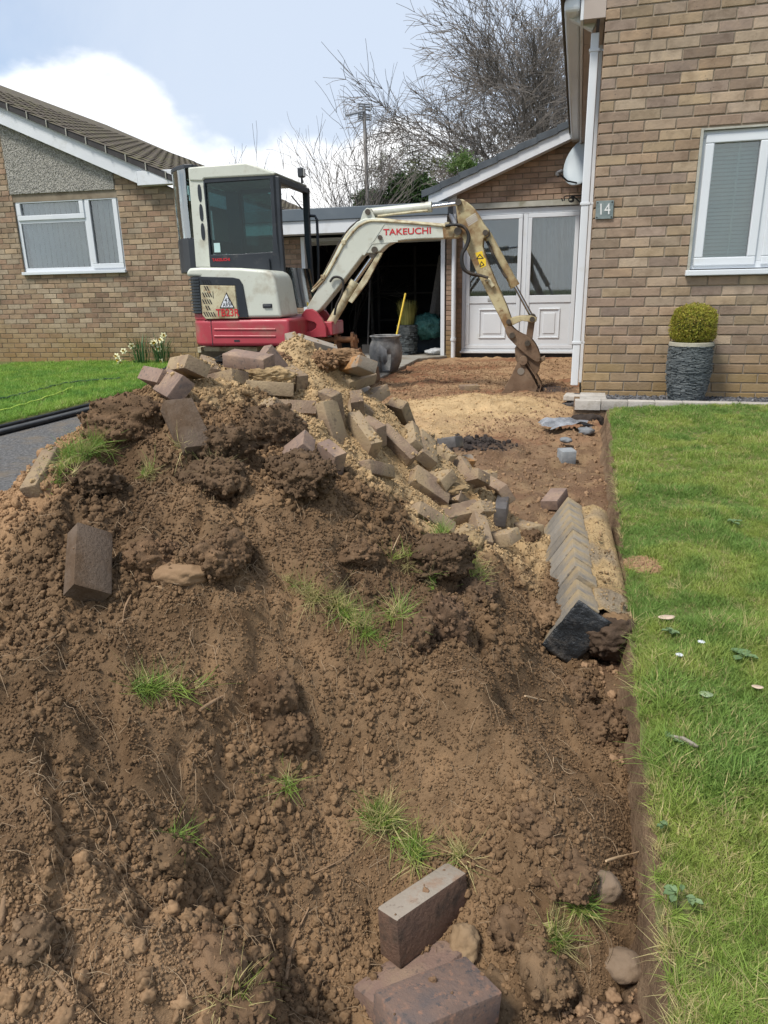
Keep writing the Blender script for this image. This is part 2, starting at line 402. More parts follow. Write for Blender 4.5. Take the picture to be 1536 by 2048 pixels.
def sand_mask(P):
    u, v, _ = px_of(P)
    n = fbm(P[..., 0] * 7, P[..., 1] * 7, P[..., 2] * 7, octv=4, s=31)
    thr = np.interp(u, [200, 300, 430, 520, 640, 760, 880, 1000, 1080, 1120], [700, 795, 800, 800, 890, 975, 1080, 1130, 1160, 1100])
    m = sstep(-30, 30, thr - v + n * 70)
    thr2 = np.interp(u, [-400, 0, 60, 130, 200, 280], [1250, 1130, 1060, 980, 880, 790])
    m2 = sstep(-25, 35, thr2 - v + n * 80) * (u < 320)
    return np.clip(m, 0, 1), np.clip(m2, 0, 1), n
def heap_col(P):
    m, m2, n = sand_mask(P)
    big = fbm(P[..., 0] * 2.5, P[..., 1] * 2.5, P[..., 2] * 2.5, octv=3, s=40)
    soil = np.array([0.192, 0.122, 0.067]); dark = np.array([0.118, 0.075, 0.042]); sand = np.array([0.40, 0.285, 0.155]); tan = np.array([0.33, 0.205, 0.112])
    c = soil + (dark - soil) * np.clip(0.45 + 1.1 * big, 0, 1)[..., None]
    c = c + (tan - c) * (0.85 * m2)[..., None]
    c = c + (sand * (1 + 0.12 * n[..., None]) - c) * (0.92 * m)[..., None]
    # paler, drier crumbs towards the near left foot
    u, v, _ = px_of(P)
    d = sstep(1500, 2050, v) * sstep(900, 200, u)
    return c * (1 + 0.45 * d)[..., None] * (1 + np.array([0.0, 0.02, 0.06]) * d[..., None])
def heap_z(x, y):
    b = heap_base(x, y)
    b = np.minimum(b, -0.405 + 1.0 * np.maximum(0, np.hypot((x - 0.03) / 1.15, y - 1.02) - 0.13))      # hollow where the three clean pavers lie
    wx = x + 0.05 * fbm(x * 4, y * 4, s=51); wy = y + 0.05 * fbm(x * 4, y * 4, s=53)
    z = b + 0.050 * fbm(wx * 3.3, wy * 3.3, octv=3, s=60)
    f1 = fbm(wx * 4.2, wy * 3.2, octv=3, s=160); f2 = fbm(wx * 9, wy * 7.5, octv=3, s=163)
    z = z + 0.044 * (sstep(-0.03, 0.08, f1) - 0.5) + 0.022 * (sstep(-0.03, 0.09, f2) - 0.5)      # broken sods with steep edges
    z = z + 0.040 * (0.42 - np.clip(worley(wx * 7, wy * 7, 61), 0, 0.8)) * (0.7 + 0.8 * np.clip(fbm(x * 2, y * 2, s=66) + 0.4, 0, 1))
    z = z + 0.020 * (0.45 - np.clip(worley(wx * 19, wy * 19, 63), 0, 0.8))
    z = z + 0.010 * fbm(x * 42, y * 42, octv=3, s=64)
    e = xe(y) - x                                            # never over the lawn edge
    cap = floor_base(y) + 0.02 + np.clip(e - 0.03, 0, 9) * 1.1
    z = np.minimum(z, cap + 0.01 * fbm(x * 20, y * 20, s=65))
    return z

def build_ground():
    # base sheet to the horizon
    b = MB(); b.add([(-400, -300, -0.75), (400, -300, -0.75), (400, 700, -0.75), (-400, 700, -0.75)], [(0, 1, 2, 3)])
    tag(b.build('ground', mTurf), kind='structure')
    # dug-out ground
    ys = np.concatenate([np.arange(0.2, 5.0, 0.03), np.arange(5.0, 12.2, 0.04)]); t = np.linspace(0, 1, 150)
    Y = np.repeat(ys[:, None], 150, 1)
    right = np.where(ys < 5.15, xe(ys) - 0.005, np.where(ys < 5.95, 1.66 + 0.05 * (ys - 5.15), 1.70 + 0.268 * (ys - 6.05) - 0.01))
    left = np.where(ys < 4.3, xe(ys) - 2.2, -0.5)
    X = left[:, None] + (right - left)[:, None] * (1 - (1 - t[None]) ** 1.25)
    Z = floor_z(X, Y)
    hb = heap_base(X, Y)
    Z = np.where((hb > Z + 0.03) & (Y < 4.2), Z - 0.06, Z)
    P = np.stack([X, Y, Z], -1)
    n = fbm(X * 3, Y * 3, octv=4, s=71); n2 = fbm(X * 11, Y * 11, octv=3, s=73); n3 = fbm(X * 1.3, Y * 2.2, octv=3, s=75)
    red = np.array([0.225, 0.112, 0.062]); tanc = np.array([0.33, 0.21, 0.12]); sand = np.array([0.46, 0.325, 0.175]); dk = np.array([0.145, 0.091, 0.056]); blk = np.array([0.05, 0.04, 0.036])
    c = tanc + (red - tanc) * sstep(-0.1, 0.35, n3 + 0.3 * n)[..., None]
    c = c + (dk - c) * (sstep(5.6, 4.2, Y + 0.5 * n) * 0.75)[..., None]
    c = c + (sand * 1.12 - c) * (np.clip(1.6 * np.exp(-(((X - 0.75) / 0.75) ** 2 + ((Y - 6.2) / 0.62) ** 2)) + 0.35 * n2, 0, 1))[..., None]
    c = c + (sand - c) * (np.clip(1.2 * np.exp(-(((X - 0.35) / 0.35) ** 2 + ((Y - 5.25) / 0.35) ** 2)) + 0.3 * n2, 0, 1) * 0.8)[..., None]
    c = c + (blk - c) * np.clip(1.5 * np.exp(-(((X - 0.55) / 0.36) ** 2 + ((Y - 4.75) / 0.15) ** 2)) + 0.35 * n2 - 0.15, 0, 1)[..., None]
    c = c + (blk * 1.3 - c) * np.clip(1.4 * np.exp(-(((X - 1.72) / 0.35) ** 2 + ((Y - 7.3) / 0.3) ** 2)) + 0.5 * n2 - 0.3, 0, 1)[..., None]
    c = c + (dk * 1.05 - c) * (sstep(2.4, 1.6, Y))[..., None]
    o = link('dug_ground', grid_mesh('dug_ground', P, mFloor, c)); tag(o, kind='structure')
    # heap
    ys = np.arange(0.36, 4.3, 0.0125); xs = np.arange(-2.5, 1.3, 0.0125)
    X, Y = np.meshgrid(xs, ys); Z = heap_z(X, Y)
    ground = np.where(X > xe(Y) - 2.0, floor_base(Y), zl(Y))
    Z = np.where(Z < ground - 0.01, ground - 0.09, Z)
    Z = np.where(X > xe(Y) - 0.02, ground - 0.15, Z)
    P = np.stack([X, Y, Z], -1)
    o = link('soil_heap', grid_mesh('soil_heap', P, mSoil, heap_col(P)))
    tag(o, 'big heap of dug brown soil and sand mixed with old pavers', 'soil heap', kind='stuff')
    return P, ground
HEAP, HGROUND = build_ground()
_sx, _sy = np.arange(-2.6, 2.6, 0.0125), np.arange(0.3, 12.0, 0.0125)
_gx, _gy = np.meshgrid(_sx, _sy)
SURF = floor_z(_gx, _gy)
_k = _sy < 4.4
SURF[_k] = np.maximum(SURF[_k], heap_z(_gx[_k], _gy[_k]))
SURF_L = SURF.tolist()
def surf(x, y):
    i = min(max(int((x + 2.6) / 0.0125), 0), len(_sx) - 1); j = min(max(int((y - 0.3) / 0.0125), 0), len(_sy) - 1)
    return SURF_L[j][i]

def crumb_variants():
    out = []
    for k in range(8):
        bm = bmesh.new(); bmesh.ops.create_icosphere(bm, subdivisions=3, radius=1.0)
        co = np.array([v.co for v in bm.verts])
        d = 1 + 0.50 * fbm(co[:, 0] * 1.3 + k * 9, co[:, 1] * 1.3, co[:, 2] * 1.3, octv=2, s=80 + k) + 0.38 * fbm(co[:, 0] * 3.2 + k, co[:, 1] * 3.2, co[:, 2] * 3.2, octv=2, s=90) + 0.22 * fbm(co[:, 0] * 7.5 + k, co[:, 1] * 7.5, co[:, 2] * 7.5, octv=2, s=95)
        co = co * d[:, None] * np.array([1, 0.75 + 0.4 * random.random(), 0.62 + 0.3 * random.random()])
        for v, c in zip(bm.verts, co): v.co = c
        me = bpy.data.meshes.new('crumb'); bm.to_mesh(me); bm.free(); me.materials.append(mSoilI); me.shade_smooth()
        out.append(bpy.data.objects.new('crumb', me))
    return out
CRUMB = crumb_variants()
def build_crumbs():
    P = HEAP[:-1, :-1].reshape(-1, 3); above = (P[:, 2] > HGROUND[:-1, :-1].ravel() - 0.005)
    u, v, D = px_of(P)
    w = above * (u > -1100) * (u < 1800) * (v > 500) * (v < 2400) / np.maximum(D, 0.7) ** 1.5 * np.where(u < -150, 0.35, 1.0)
    w = w / w.sum(); n = 150000
    i = RNG.choice(len(P), n, p=w)
    xy = P[i, :2] + RNG.uniform(0, 0.0125, (n, 2))
    z = heap_z(xy[:, 0], xy[:, 1]); ok = z > np.where(xy[:, 0] > xe(xy[:, 1]) - 2.0, floor_base(xy[:, 1]), zl(xy[:, 1])) + 0.0
    xy = xy[ok]; z = z[ok]; n = len(z)
    pts = np.c_[xy, z]
    u, v, D = px_of(pts); m, m2, nn = sand_mask(pts)
    r = 0.0015 * (1 - RNG.random(n)) ** (-1 / 1.8)
    patch = sstep(-0.25, 0.35, fbm(pts[:, 0] * 4, pts[:, 1] * 4, octv=2, s=101))
    lowleft = sstep(1350, 1950, v) * sstep(1000, 300, u)
    cap = 0.0036 + 0.0070 * patch ** 3 + 0.010 * lowleft * patch
    r = np.minimum(r * (1 + 0.35 * lowleft), cap * RNG.uniform(0.6, 1.15, n))
    r = np.where(m > 0.5, np.minimum(r, 0.0075), r) * np.clip(D / 1.6, 0.85, 1.5)
    pts[:, 2] += r * 0.25
    # rounder, drier clods gathered at the near left foot
    big = np.where((u < 620) & (v > 1640) & (v < 2150) & (RNG.random(n) < 0.010 * sstep(620, 150, u) * sstep(1700, 1980, v)))[0]
    r[big] = RNG.uniform(0.008, 0.017, len(big))
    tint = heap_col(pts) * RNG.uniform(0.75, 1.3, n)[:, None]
    o = gn_scatter('soil_crumbs', pts, RNG.uniform(0, 6.28, (n, 3)), r, RNG.integers(0, 8, n), tint, CRUMB)
    tag(o, 'loose crumbs and small clods of soil over the heap', 'soil', kind='stuff')
    # crumbs, gravel and sand kicked over the dug ground
    n = 34000
    y = 0.7 + 10.0 * RNG.random(n) ** 1.6; s = RNG.random(n) ** 0.8
    right = np.where(y < 5.15, xe(y) - 0.03, np.where(y < 5.95, 1.66, 1.66 + 0.268 * (y - 6.05)))
    x = right - s * np.where(y < 3.2, 0.8, 2.3)
    z = floor_z(x, y); hz = heap_base(x, y); ok = hz < z + 0.03; x, y, z = x[ok], y[ok], z[ok]; n = len(x)
    r = np.minimum(0.0032 * (1 - RNG.random(n)) ** (-1 / 2.5), 0.015)
    c = np.array([0.24, 0.155, 0.092]) * RNG.uniform(0.75, 1.4, n)[:, None]
    sd = (1.3 * np.exp(-(((x - 0.75) / 0.75) ** 2 + ((y - 6.2) / 0.62) ** 2)) + np.exp(-(((x - 0.35) / 0.35) ** 2 + ((y - 5.25) / 0.35) ** 2))) > RNG.uniform(0.3, 0.8, n)
    c = np.where(sd[:, None], np.array([0.46, 0.325, 0.175]) * RNG.uniform(0.85, 1.2, n)[:, None], c); r = np.where(sd, r * 0.7, r)
    lum = np.exp(-(((x - 0.55) / 0.36) ** 2 + ((y - 4.75) / 0.16) ** 2)) > 0.35
    c = np.where(lum[:, None], np.array([0.05, 0.042, 0.038]) * RNG.uniform(0.7, 1.4, n)[:, None], c); r = np.where(lum, r * 1.9, r)
    o = gn_scatter('ground_crumbs', np.c_[x, y, z + r * 0.3], RNG.uniform(0, 6.28, (n, 3)), r, RNG.integers(0, 6, n), c, CRUMB)
    tag(o, 'small stones and crumbs of earth over the dug ground', 'gravel', kind='stuff')
build_crumbs()

# ------------------------------------------------------------------ lawns
def tuft_variants(n=7, blades=13, h=(0.026, 0.05), spread=0.02, lean=0.6, w=0.0016):
    out = []
    for k in range(n):
        mb = MB()
        for b in range(blades):
            a = random.random() * 2 * pi; rr = spread * sqrt(random.random()); x, y = rr * cos(a), rr * sin(a)
            H = random.uniform(*h); d = random.random() * 2 * pi; ln = H * lean * random.uniform(0.2, 1.6)
            wd = w * random.uniform(0.7, 1.3); px_, py_ = -sin(d) * wd, cos(d) * wd
            pts = []
            for t in (0, 0.4, 0.75, 1.0):
                cx, cy, cz = x + cos(d) * ln * t * t, y + sin(d) * ln * t * t, H * (t - 0.25 * min(1, lean * 0.8) * t * t)
                ww = 1 - 0.9 * t ** 1.6
                pts.append(((cx - px_ * ww, cy - py_ * ww, cz), (cx + px_ * ww, cy + py_ * ww, cz)))
            vs = [p for q in pts for p in q]
            mb.add(vs, [(0, 1, 3, 2), (2, 3, 5, 4), (4, 5, 7, 6)])
        out.append(raw_obj('tuft', mb, mBlade))
    return out
TUFT = tuft_variants()
LONGTUFT = tuft_variants(6, 16, (0.05, 0.10), 0.024, 1.15, 0.0018)
GREENS = np.array([[0.215, 0.32, 0.062], [0.18, 0.29, 0.065], [0.265, 0.36, 0.075], [0.31, 0.375, 0.085], [0.50, 0.43, 0.20]])
def grass_tint(x, y, straw=0.12):
    n = len(x); p = fbm(x * 2.1, y * 2.1, octv=3, s=120); q = fbm(x * 6, y * 6, octv=2, s=122)
    k = np.clip((p * 1.9 + 0.5 + RNG.normal(0, 0.18, n)), 0, 0.999)
    a = GREENS[1] + (GREENS[2] - GREENS[1]) * k[:, None]
    a = a + (GREENS[3] - a) * np.clip(q * 2.2, 0, 0.9)[:, None]
    s = RNG.random(n) < straw * (0.6 + 1.2 * np.clip(p + 0.3, 0, 1))
    a = np.where(s[:, None], GREENS[4], a)
    return a * RNG.uniform(0.78, 1.25, n)[:, None]
def build_right_lawn():
    ys = np.concatenate([np.arange(-0.6, 5.24, 0.04)]); ss = np.concatenate([[0, 0.01, 0.03], np.arange(0.06, 6.0, 0.06)])
    S, Y = np.meshgrid(ss, ys); X = xe(Y) + 0.018 * fbm(Y * 4, Y * 0, octv=5, s=130) + S
    Z = lawn_z(Y) + 0.010 * fbm(X * 2, Y * 2, s=131) - 0.012 * (S < 0.02)
    P = np.stack([X, Y, Z], -1)
    o = link('lawn', grid_mesh('lawn', P, mTurf)); tag(o, kind='structure')
    # cut soil face below the turf
    prof = [(0.012, -0.008), (-0.004, -0.03), (-0.012, -0.07), (-0.018, -0.11), (-0.035, -0.15), (-0.07, -0.20)]
    yy = np.arange(-0.3, 5.24, 0.012); R = []
    for k, (s, z) in enumerate(prof):
        nx = 0.012 * fbm(yy * 9, yy * 0 + k * 0.7, octv=3, s=133) + 0.006 * fbm(yy * 40, yy * 0 + k * 3.1, octv=2, s=134)
        R.append(np.stack([xe(yy) + s + nx * (1 if k else 0.4), yy, lawn_z(yy) + z], -1))
    o = link('lawn_bank', grid_mesh('lawn_bank', np.stack(R, 1)[:, ::-1], mBank)); tag(o, kind='structure')
    n = 84000
    y = 0.55 + 4.68 * RNG.random(n) ** 1.35; D = y + 0.35
    wid = np.clip((768 / 1420 + 0.10) * D - xe(y), 0.9, 2.8)
    s = RNG.random(n) * wid; x = xe(y) + s + 0.016
    u, v = x, y
    bp = [at_plane(q[0], q[1], (0, 0, -0.34), (0, -0.062, 1)) for q in ((1288, 1132), (1412, 1930))]
    bare = np.exp(-(((x - bp[0].x) / 0.075) ** 2 + ((y - bp[0].y) / 0.075) ** 2)) + 0.75 * np.exp(-(((x - bp[1].x) / 0.035) ** 2 + ((y - bp[1].y) / 0.045) ** 2))
    m_ = 1500; ang = RNG.uniform(0, 6.28, m_); rr_ = 0.075 * np.sqrt(RNG.random(m_)); cx = bp[0].x + rr_ * np.cos(ang); cy = bp[0].y + rr_ * np.sin(ang)
    o = gn_scatter('worm_cast_soil', np.c_[cx, cy, lawn_z(cy) + 0.010 * fbm(cx * 2, cy * 2, s=131) + 0.012 * (1 - (rr_ / 0.075) ** 2)], RNG.uniform(0, 6.28, (m_, 3)), np.minimum(0.002 * (1 - RNG.random(m_)) ** -0.5, 0.008), RNG.integers(0, 8, m_), np.array([0.30, 0.19, 0.11]) * RNG.uniform(0.75, 1.25, m_)[:, None], CRUMB)
    tag(o, 'patch of loose reddish soil on the lawn beside the edging', 'soil', kind='stuff')
    keep = RNG.random(n) > np.clip(1.5 * bare, 0, 0.93); x, y, s = x[keep], y[keep], s[keep]; n = len(x)
    z = lawn_z(y) + 0.010 * fbm(x * 2, y * 2, s=131)
    rot = np.c_[RNG.normal(0, 0.22, n), RNG.normal(0, 0.22, n), RNG.uniform(0, 6.28, n)]
    clump = fbm(x * 5, y * 5, octv=2, s=140)
    sc = np.clip(0.68 + 0.6 * clump, 0.32, 1.2) * RNG.uniform(0.65, 1.2, n)
    edge = s < 0.04; sc = np.where(edge, sc * 0.6, sc)
    o = gn_scatter('lawn_grass', np.c_[x, y, z - 0.003], rot, sc, RNG.integers(0, 7, n), grass_tint(x, y, 0.13), TUFT)
    tag(o, 'short mown green grass of the lawn beside the dug strip', 'grass', kind='stuff')
    # longer, bent and yellowed blades: near the camera and along the cut edge
    n = 1500
    y = 0.6 + 3.6 * RNG.random(n) ** 1.7; s = np.where(RNG.random(n) < 0.22, RNG.random(n) * 0.03, RNG.random(n) * np.clip(0.66 * (y + 0.35) - xe(y), 0.3, 2)); x = xe(y) + s
    z = lawn_z(y) + 0.010 * fbm(x * 2, y * 2, s=131)
    rot = np.c_[RNG.normal(0, 0.5, n), RNG.normal(-0.1, 0.5, n), RNG.uniform(0, 6.28, n)]
    t = grass_tint(x, y, 0.32)
    o = gn_scatter('long_grass', np.c_[x, y, z - 0.004], rot, RNG.uniform(0.25, 0.6, n), RNG.integers(0, 6, n), t, LONGTUFT)
    tag(o, 'longer bent and yellowed blades along the cut lawn edge', 'grass', kind='stuff')
build_right_lawn()

# ------------------------------------------------------------------ neighbour's side: drive, drain channel, lawn
LA = radians(12.0); LT = Vector((cos(LA), -sin(LA), 0)); LN = Vector((sin(LA), cos(LA), 0))
LO = at_y(250, 733, 11.4); LO.z = -0.235
def chan(y):                                              # line of the drain along the edge of the drive
    a = at_plane(0, 858, (0, 0, -0.40), (0, -0.018, 1)); b = at_plane(212, 805, (0, 0, -0.40), (0, -0.018, 1))
    k = (b.x - a.x) / (b.y - a.y); return a.x + k * (np.asarray(y, float) - a.y)
def build_left():
    ys = np.arange(-1, 13.0, 0.25)
    P = np.stack([np.stack([chan(ys) + (xe(np.minimum(ys, 4.0)) - 1.4 - chan(ys)) * t, ys, zl(ys) - 0.012 + 0 * t], -1) for t in np.linspace(0, 1, 30)], 1)
    o = link('driveway', grid_mesh('driveway', P, mRoad)); tag(o, kind='structure')
    ys = np.arange(-1, 13.4, 0.1)
    P = np.stack([np.stack([chan(ys) - 0.03 - s, ys, zl(ys) + 0.03 + 0.012 * fbm(ys * 1.5, ys * 0 + s, s=150) - (0.06 if s == 0 else 0)], -1) for s in [9, 6, 4, 3, 2, 1.5, 1, .6, .3, .12, .03, 0]], 1)
    o = link('neighbour_lawn', grid_mesh('neighbour_lawn', P, mTurf)); tag(o, kind='structure')
    n = 42000
    y = 4.0 + 7.4 * RNG.random(n); x = chan(y) - 0.07 - RNG.random(n) * 3.9
    fz = (Vector((0, 0, 0)) - LO)
    d = (x - LO.x) * LN.x + (y - LO.y) * LN.y; ok = d < -0.08; x, y = x[ok], y[ok]; n = len(x)
    z = zl(y) + 0.028
    rot = np.c_[RNG.normal(0, 0.2, n), RNG.normal(0, 0.2, n), RNG.uniform(0, 6.28, n)]
    o = gn_scatter('neighbour_grass', np.c_[x, y, z], rot, RNG.uniform(0.8, 1.6, n), RNG.integers(0, 7, n), grass_tint(x, y, 0.04) * np.array([0.92, 1.12, 0.9]), TUFT)
    tag(o, 'bright green short grass in front of the neighbouring bungalow', 'grass', kind='stuff')
    # black drain channel: two raised lips and a grey bed
    t = thing('drain_channel', (float(chan(5.0)), 5.0, float(zl(5.0))), 'black plastic drain channel along the edge of the grey driveway', 'drain')
    yy = np.arange(2.5, 8.2, 0.2)
    for s, r in ((-0.02, 0.022), (0.20, 0.020)):
        b = MB(); b.tube([(float(chan(a)) + s + 0.006 * sin(3 * a), float(a), float(zl(a)) + 0.012) for a in yy], r, 8); b.build('rim', mBlackPl, t, smooth=60)
    b = MB()
    P = np.stack([np.stack([chan(yy) + s, yy, zl(yy) + 0.004], -1) for s in (-0.01, 0.1, 0.19)], 1)
    link('channel_bed', grid_mesh('channel_bed', P, mat('channel bed', [(0.05, 0.053, 0.056), (0.085, 0.088, 0.09)], scale=5, rough=0.55, bscale=20, sc3=(6, 0.5, 1), pos=True)), t)
    # hoses lying on the grass
    def hose(name, pts, r, m, label):
        b = MB(); P3 = []
        for px, py in pts:
            q = at_plane(px, py, (0, 0, -0.40 + 0.065), (0, -0.018, 1)); P3.append(q)
        c = []
        for i in range(len(P3) - 1):
            for k in range(6): c.append(P3[i].lerp(P3[i + 1], k / 6) + Vector((0, 0, 0.006 * sin(7 * i + 2 * k))))
        b.tube(c, r, 6); tag(b.build(name, m, smooth=60), label, 'hose')
    hose('garden_hose', [(-40, 833), (0, 822), (60, 805), (120, 785), (150, 772)], 0.009, mat('yellow hose', [(0.42, 0.55, 0.08)], rough=0.4), 'thin yellow-green hose lying across the grass')
    hose('cable', [(-40, 803), (0, 798), (40, 789), (80, 779), (130, 766), (190, 760), (250, 756)], 0.012, mat('dark cable', [(0.02, 0.05, 0.03)], rough=0.5), 'dark green cable lying on the grass near the bungalow')
build_left()
# ------------------------------------------------------------------ buildings
mUPVC = mat('white upvc', [(0.60, 0.63, 0.66), (0.66, 0.69, 0.715)], scale=2, rough=0.35, spec=0.5, dirt=((0.52, 0.52, 0.48), 5, 0.62, 0.85))
mWhite = mat('white painted board', [(0.60, 0.62, 0.645), (0.67, 0.69, 0.71)], scale=2.5, rough=0.5, dirt=((0.50, 0.50, 0.47), 4, 0.56, 0.8))
mSoffit = mat('mushroom soffit board', [(0.36, 0.30, 0.26), (0.42, 0.355, 0.31)], scale=3, rough=0.6)
mMortar = mat('mortar', [(0.24, 0.195, 0.145), (0.32, 0.265, 0.20)], scale=8, rough=0.95, bscale=90, bdist=0.004, pos=True)
mMortarD = mat('dark mortar', [(0.17, 0.135, 0.095), (0.26, 0.215, 0.155)], scale=6, rough=0.95, bscale=90, bdist=0.004, pos=True)
mBrickW = mat('wall brick', [(0.78, 0.76, 0.74), (1.0, 1.0, 1.0), (1.12, 1.1, 1.06)], scale=11, rough=0.9, bscale=55, bstr=0.7, bdist=0.006, attr='Col', rnd=0.20, spec=0.2,
               dirt=((0.10, 0.08, 0.06), 1.7, 0.52, 0.95), dirt2=((0.085, 0.07, 0.055), 30, 0.64, 0.76), pos=True)
def add_damp(m, z0, z1, colr, fac):
    """damp and algae that stain brickwork near the ground, ragged upper edge"""
    nt = m.node_tree; N = nt.nodes; L = nt.links; b = N['Principled BSDF']; src = b.inputs['Base Color'].links[0].from_socket
    g = N.new('ShaderNodeNewGeometry'); sp = N.new('ShaderNodeSeparateXYZ'); L.new(g.outputs['Position'], sp.inputs[0])
    n = N.new('ShaderNodeTexNoise'); n.inputs['Scale'].default_value = 2.2; n.inputs['Detail'].default_value = 8; L.new(g.outputs['Position'], n.inputs['Vector'])
    a = N.new('ShaderNodeMath'); a.operation = 'MULTIPLY_ADD'; L.new(n.outputs['Fac'], a.inputs[0]); a.inputs[1].default_value = -0.9; L.new(sp.outputs['Z'], a.inputs[2])
    r = N.new('ShaderNodeMapRange'); L.new(a.outputs[0], r.inputs[0]); r.inputs[1].default_value = z1; r.inputs[2].default_value = z0; r.inputs[3].default_value = 0; r.inputs[4].default_value = fac
    x = N.new('ShaderNodeMix'); x.data_type = 'RGBA'; L.new(r.outputs[0], x.inputs[0]); L.new(src, x.inputs[6]); x.inputs[7].default_value = (*colr, 1); L.new(x.outputs[2], b.inputs['Base Color'])
add_damp(mBrickW, -0.62, 0.10, (0.25, 0.165, 0.05), 0.65)
mTileG = mat('slate grey roof tile', [(0.055, 0.066, 0.078), (0.085, 0.10, 0.115)], scale=5, rough=0.6, bscale=40, bstr=0.3, rnd=0.15)
mTileB = mat('mossy brown roof tile', [(0.075, 0.058, 0.045), (0.11, 0.088, 0.066), (0.13, 0.115, 0.06)], scale=8, rough=0.95, bscale=45, bstr=0.7, bdist=0.01, pos=True, dirt=((0.15, 0.14, 0.06), 5, 0.52, 0.72))
mVerge = mat('dark verge', [(0.035, 0.032, 0.033), (0.06, 0.055, 0.055)], scale=6, rough=0.8, pos=True)
mGrey = mat('grey roof edge', [(0.10, 0.125, 0.15), (0.13, 0.155, 0.18)], scale=3, rough=0.55)
mLintel = mat('pale concrete lintel', [(0.34, 0.335, 0.29), (0.44, 0.43, 0.375)], scale=9, rough=0.9, bscale=40, dirt=((0.25, 0.24, 0.18), 4, 0.5, 0.7), pos=True)
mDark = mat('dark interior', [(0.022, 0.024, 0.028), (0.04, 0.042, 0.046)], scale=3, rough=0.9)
mGlassW = glass_mat('window glass', (0.86, 0.91, 0.90), 1.1, 1.5, 0.05)
mGlassB = glass_mat('dark window glass', (0.90, 0.93, 0.94), 1.15, 1.5, 0.04)
mBlind = mat('pale green blind', [(0.40, 0.50, 0.47), (0.46, 0.56, 0.53)], scale=1.5, rough=0.8, sc3=(0.5, 0.5, 6), pos=True)
mNet = mat('net curtain', [(0.46, 0.47, 0.46), (0.60, 0.61, 0.60)], scale=2.5, rough=0.9, transl=0.3)
mBlindG = mat('vertical blind', [(0.46, 0.465, 0.45), (0.58, 0.58, 0.56)], scale=2, rough=0.8)
mSteelDk = mat('black ironwork', [(0.012, 0.012, 0.013)], rough=0.45)
mPebble = None

def frame_fn(O, T, Nn):
    O = Vector(O)
    return lambda u, v, z: O + T * u + Nn * v + Vector((0, 0, z))
def slab_holes(mb, u0, u1, z0, z1, holes, v0, v1, fr):
    us = sorted({u0, u1, *[h[0] for h in holes], *[h[1] for h in holes]}); us = [u for u in us if u0 <= u <= u1]
    for a, b in zip(us[:-1], us[1:]):
        m = (a + b) / 2; cuts = sorted([(h[2], h[3]) for h in holes if h[0] < m < h[1]])
        z = z0
        for lo, hi in cuts:
            if lo > z: mb.box((a, v0, z), (b, v1, lo), fr)
            z = max(z, hi)
        if z < z1: mb.box((a, v0, z), (b, v1, z1), fr)

_bcache = {}
def brick_mesh(w, pal, k):
    key = (round(w, 3), pal, k)
    if key in _bcache: return _bcache[key]
    rnd = random.Random(hash((round(w, 3), k)) & 0xffff)
    h, d = 0.065, 0.07; c = 0.0035
    def j(): return rnd.uniform(-0.0016, 0.0016)
    o = [(-w / 2 + c + j(), 0, c + j()), (w / 2 - c + j(), 0, c + j()), (w / 2 - c + j(), 0, h - c + j()), (-w / 2 + c + j(), 0, h - c + j())]
    m = [(-w / 2, c, 0), (w / 2, c, 0), (w / 2, c, h), (-w / 2, c, h)]
    bk = [(-w / 2, d, 0), (w / 2, d, 0), (w / 2, d, h), (-w / 2, d, h)]
    vs = o + m + bk
    fs = [(0, 1, 2, 3)] + [(i, i + 4, (i + 1) % 4 + 4, (i + 1) % 4) for i in range(4)] + [(i + 4, i + 8, (i + 1) % 4 + 8, (i + 1) % 4 + 4) for i in range(4)]
    me = bpy.data.meshes.new('brick'); me.from_pydata(vs, [], [f[::-1] for f in fs]); me.materials.append(mBrickW)
    set_col(me, PAL[pal][k % len(PAL[pal])])
    _bcache[key] = (me, vs, [f[::-1] for f in fs]); return _bcache[key]
PAL = {
 'tan': [(0.321, 0.235, 0.164), (0.299, 0.219, 0.158), (0.338, 0.257, 0.184), (0.284, 0.210, 0.153), (0.356, 0.279, 0.203), (0.315, 0.239, 0.158), (0.291, 0.222, 0.175), (0.332, 0.238, 0.160), (0.271, 0.202, 0.151), (0.350, 0.264, 0.176), (0.310, 0.224, 0.166), (0.323, 0.250, 0.173), (0.251, 0.191, 0.151), (0.326, 0.254, 0.192)],
 'buff': [(0.330, 0.247, 0.163), (0.307, 0.220, 0.147), (0.347, 0.272, 0.192), (0.299, 0.203, 0.139), (0.365, 0.293, 0.211), (0.323, 0.233, 0.154), (0.291, 0.192, 0.129), (0.341, 0.251, 0.165), (0.273, 0.188, 0.131), (0.351, 0.280, 0.201)],
 'rust': [(0.303, 0.208, 0.148), (0.289, 0.195, 0.136), (0.322, 0.229, 0.165), (0.271, 0.185, 0.131), (0.314, 0.216, 0.149), (0.276, 0.192, 0.145), (0.331, 0.237, 0.170)]}
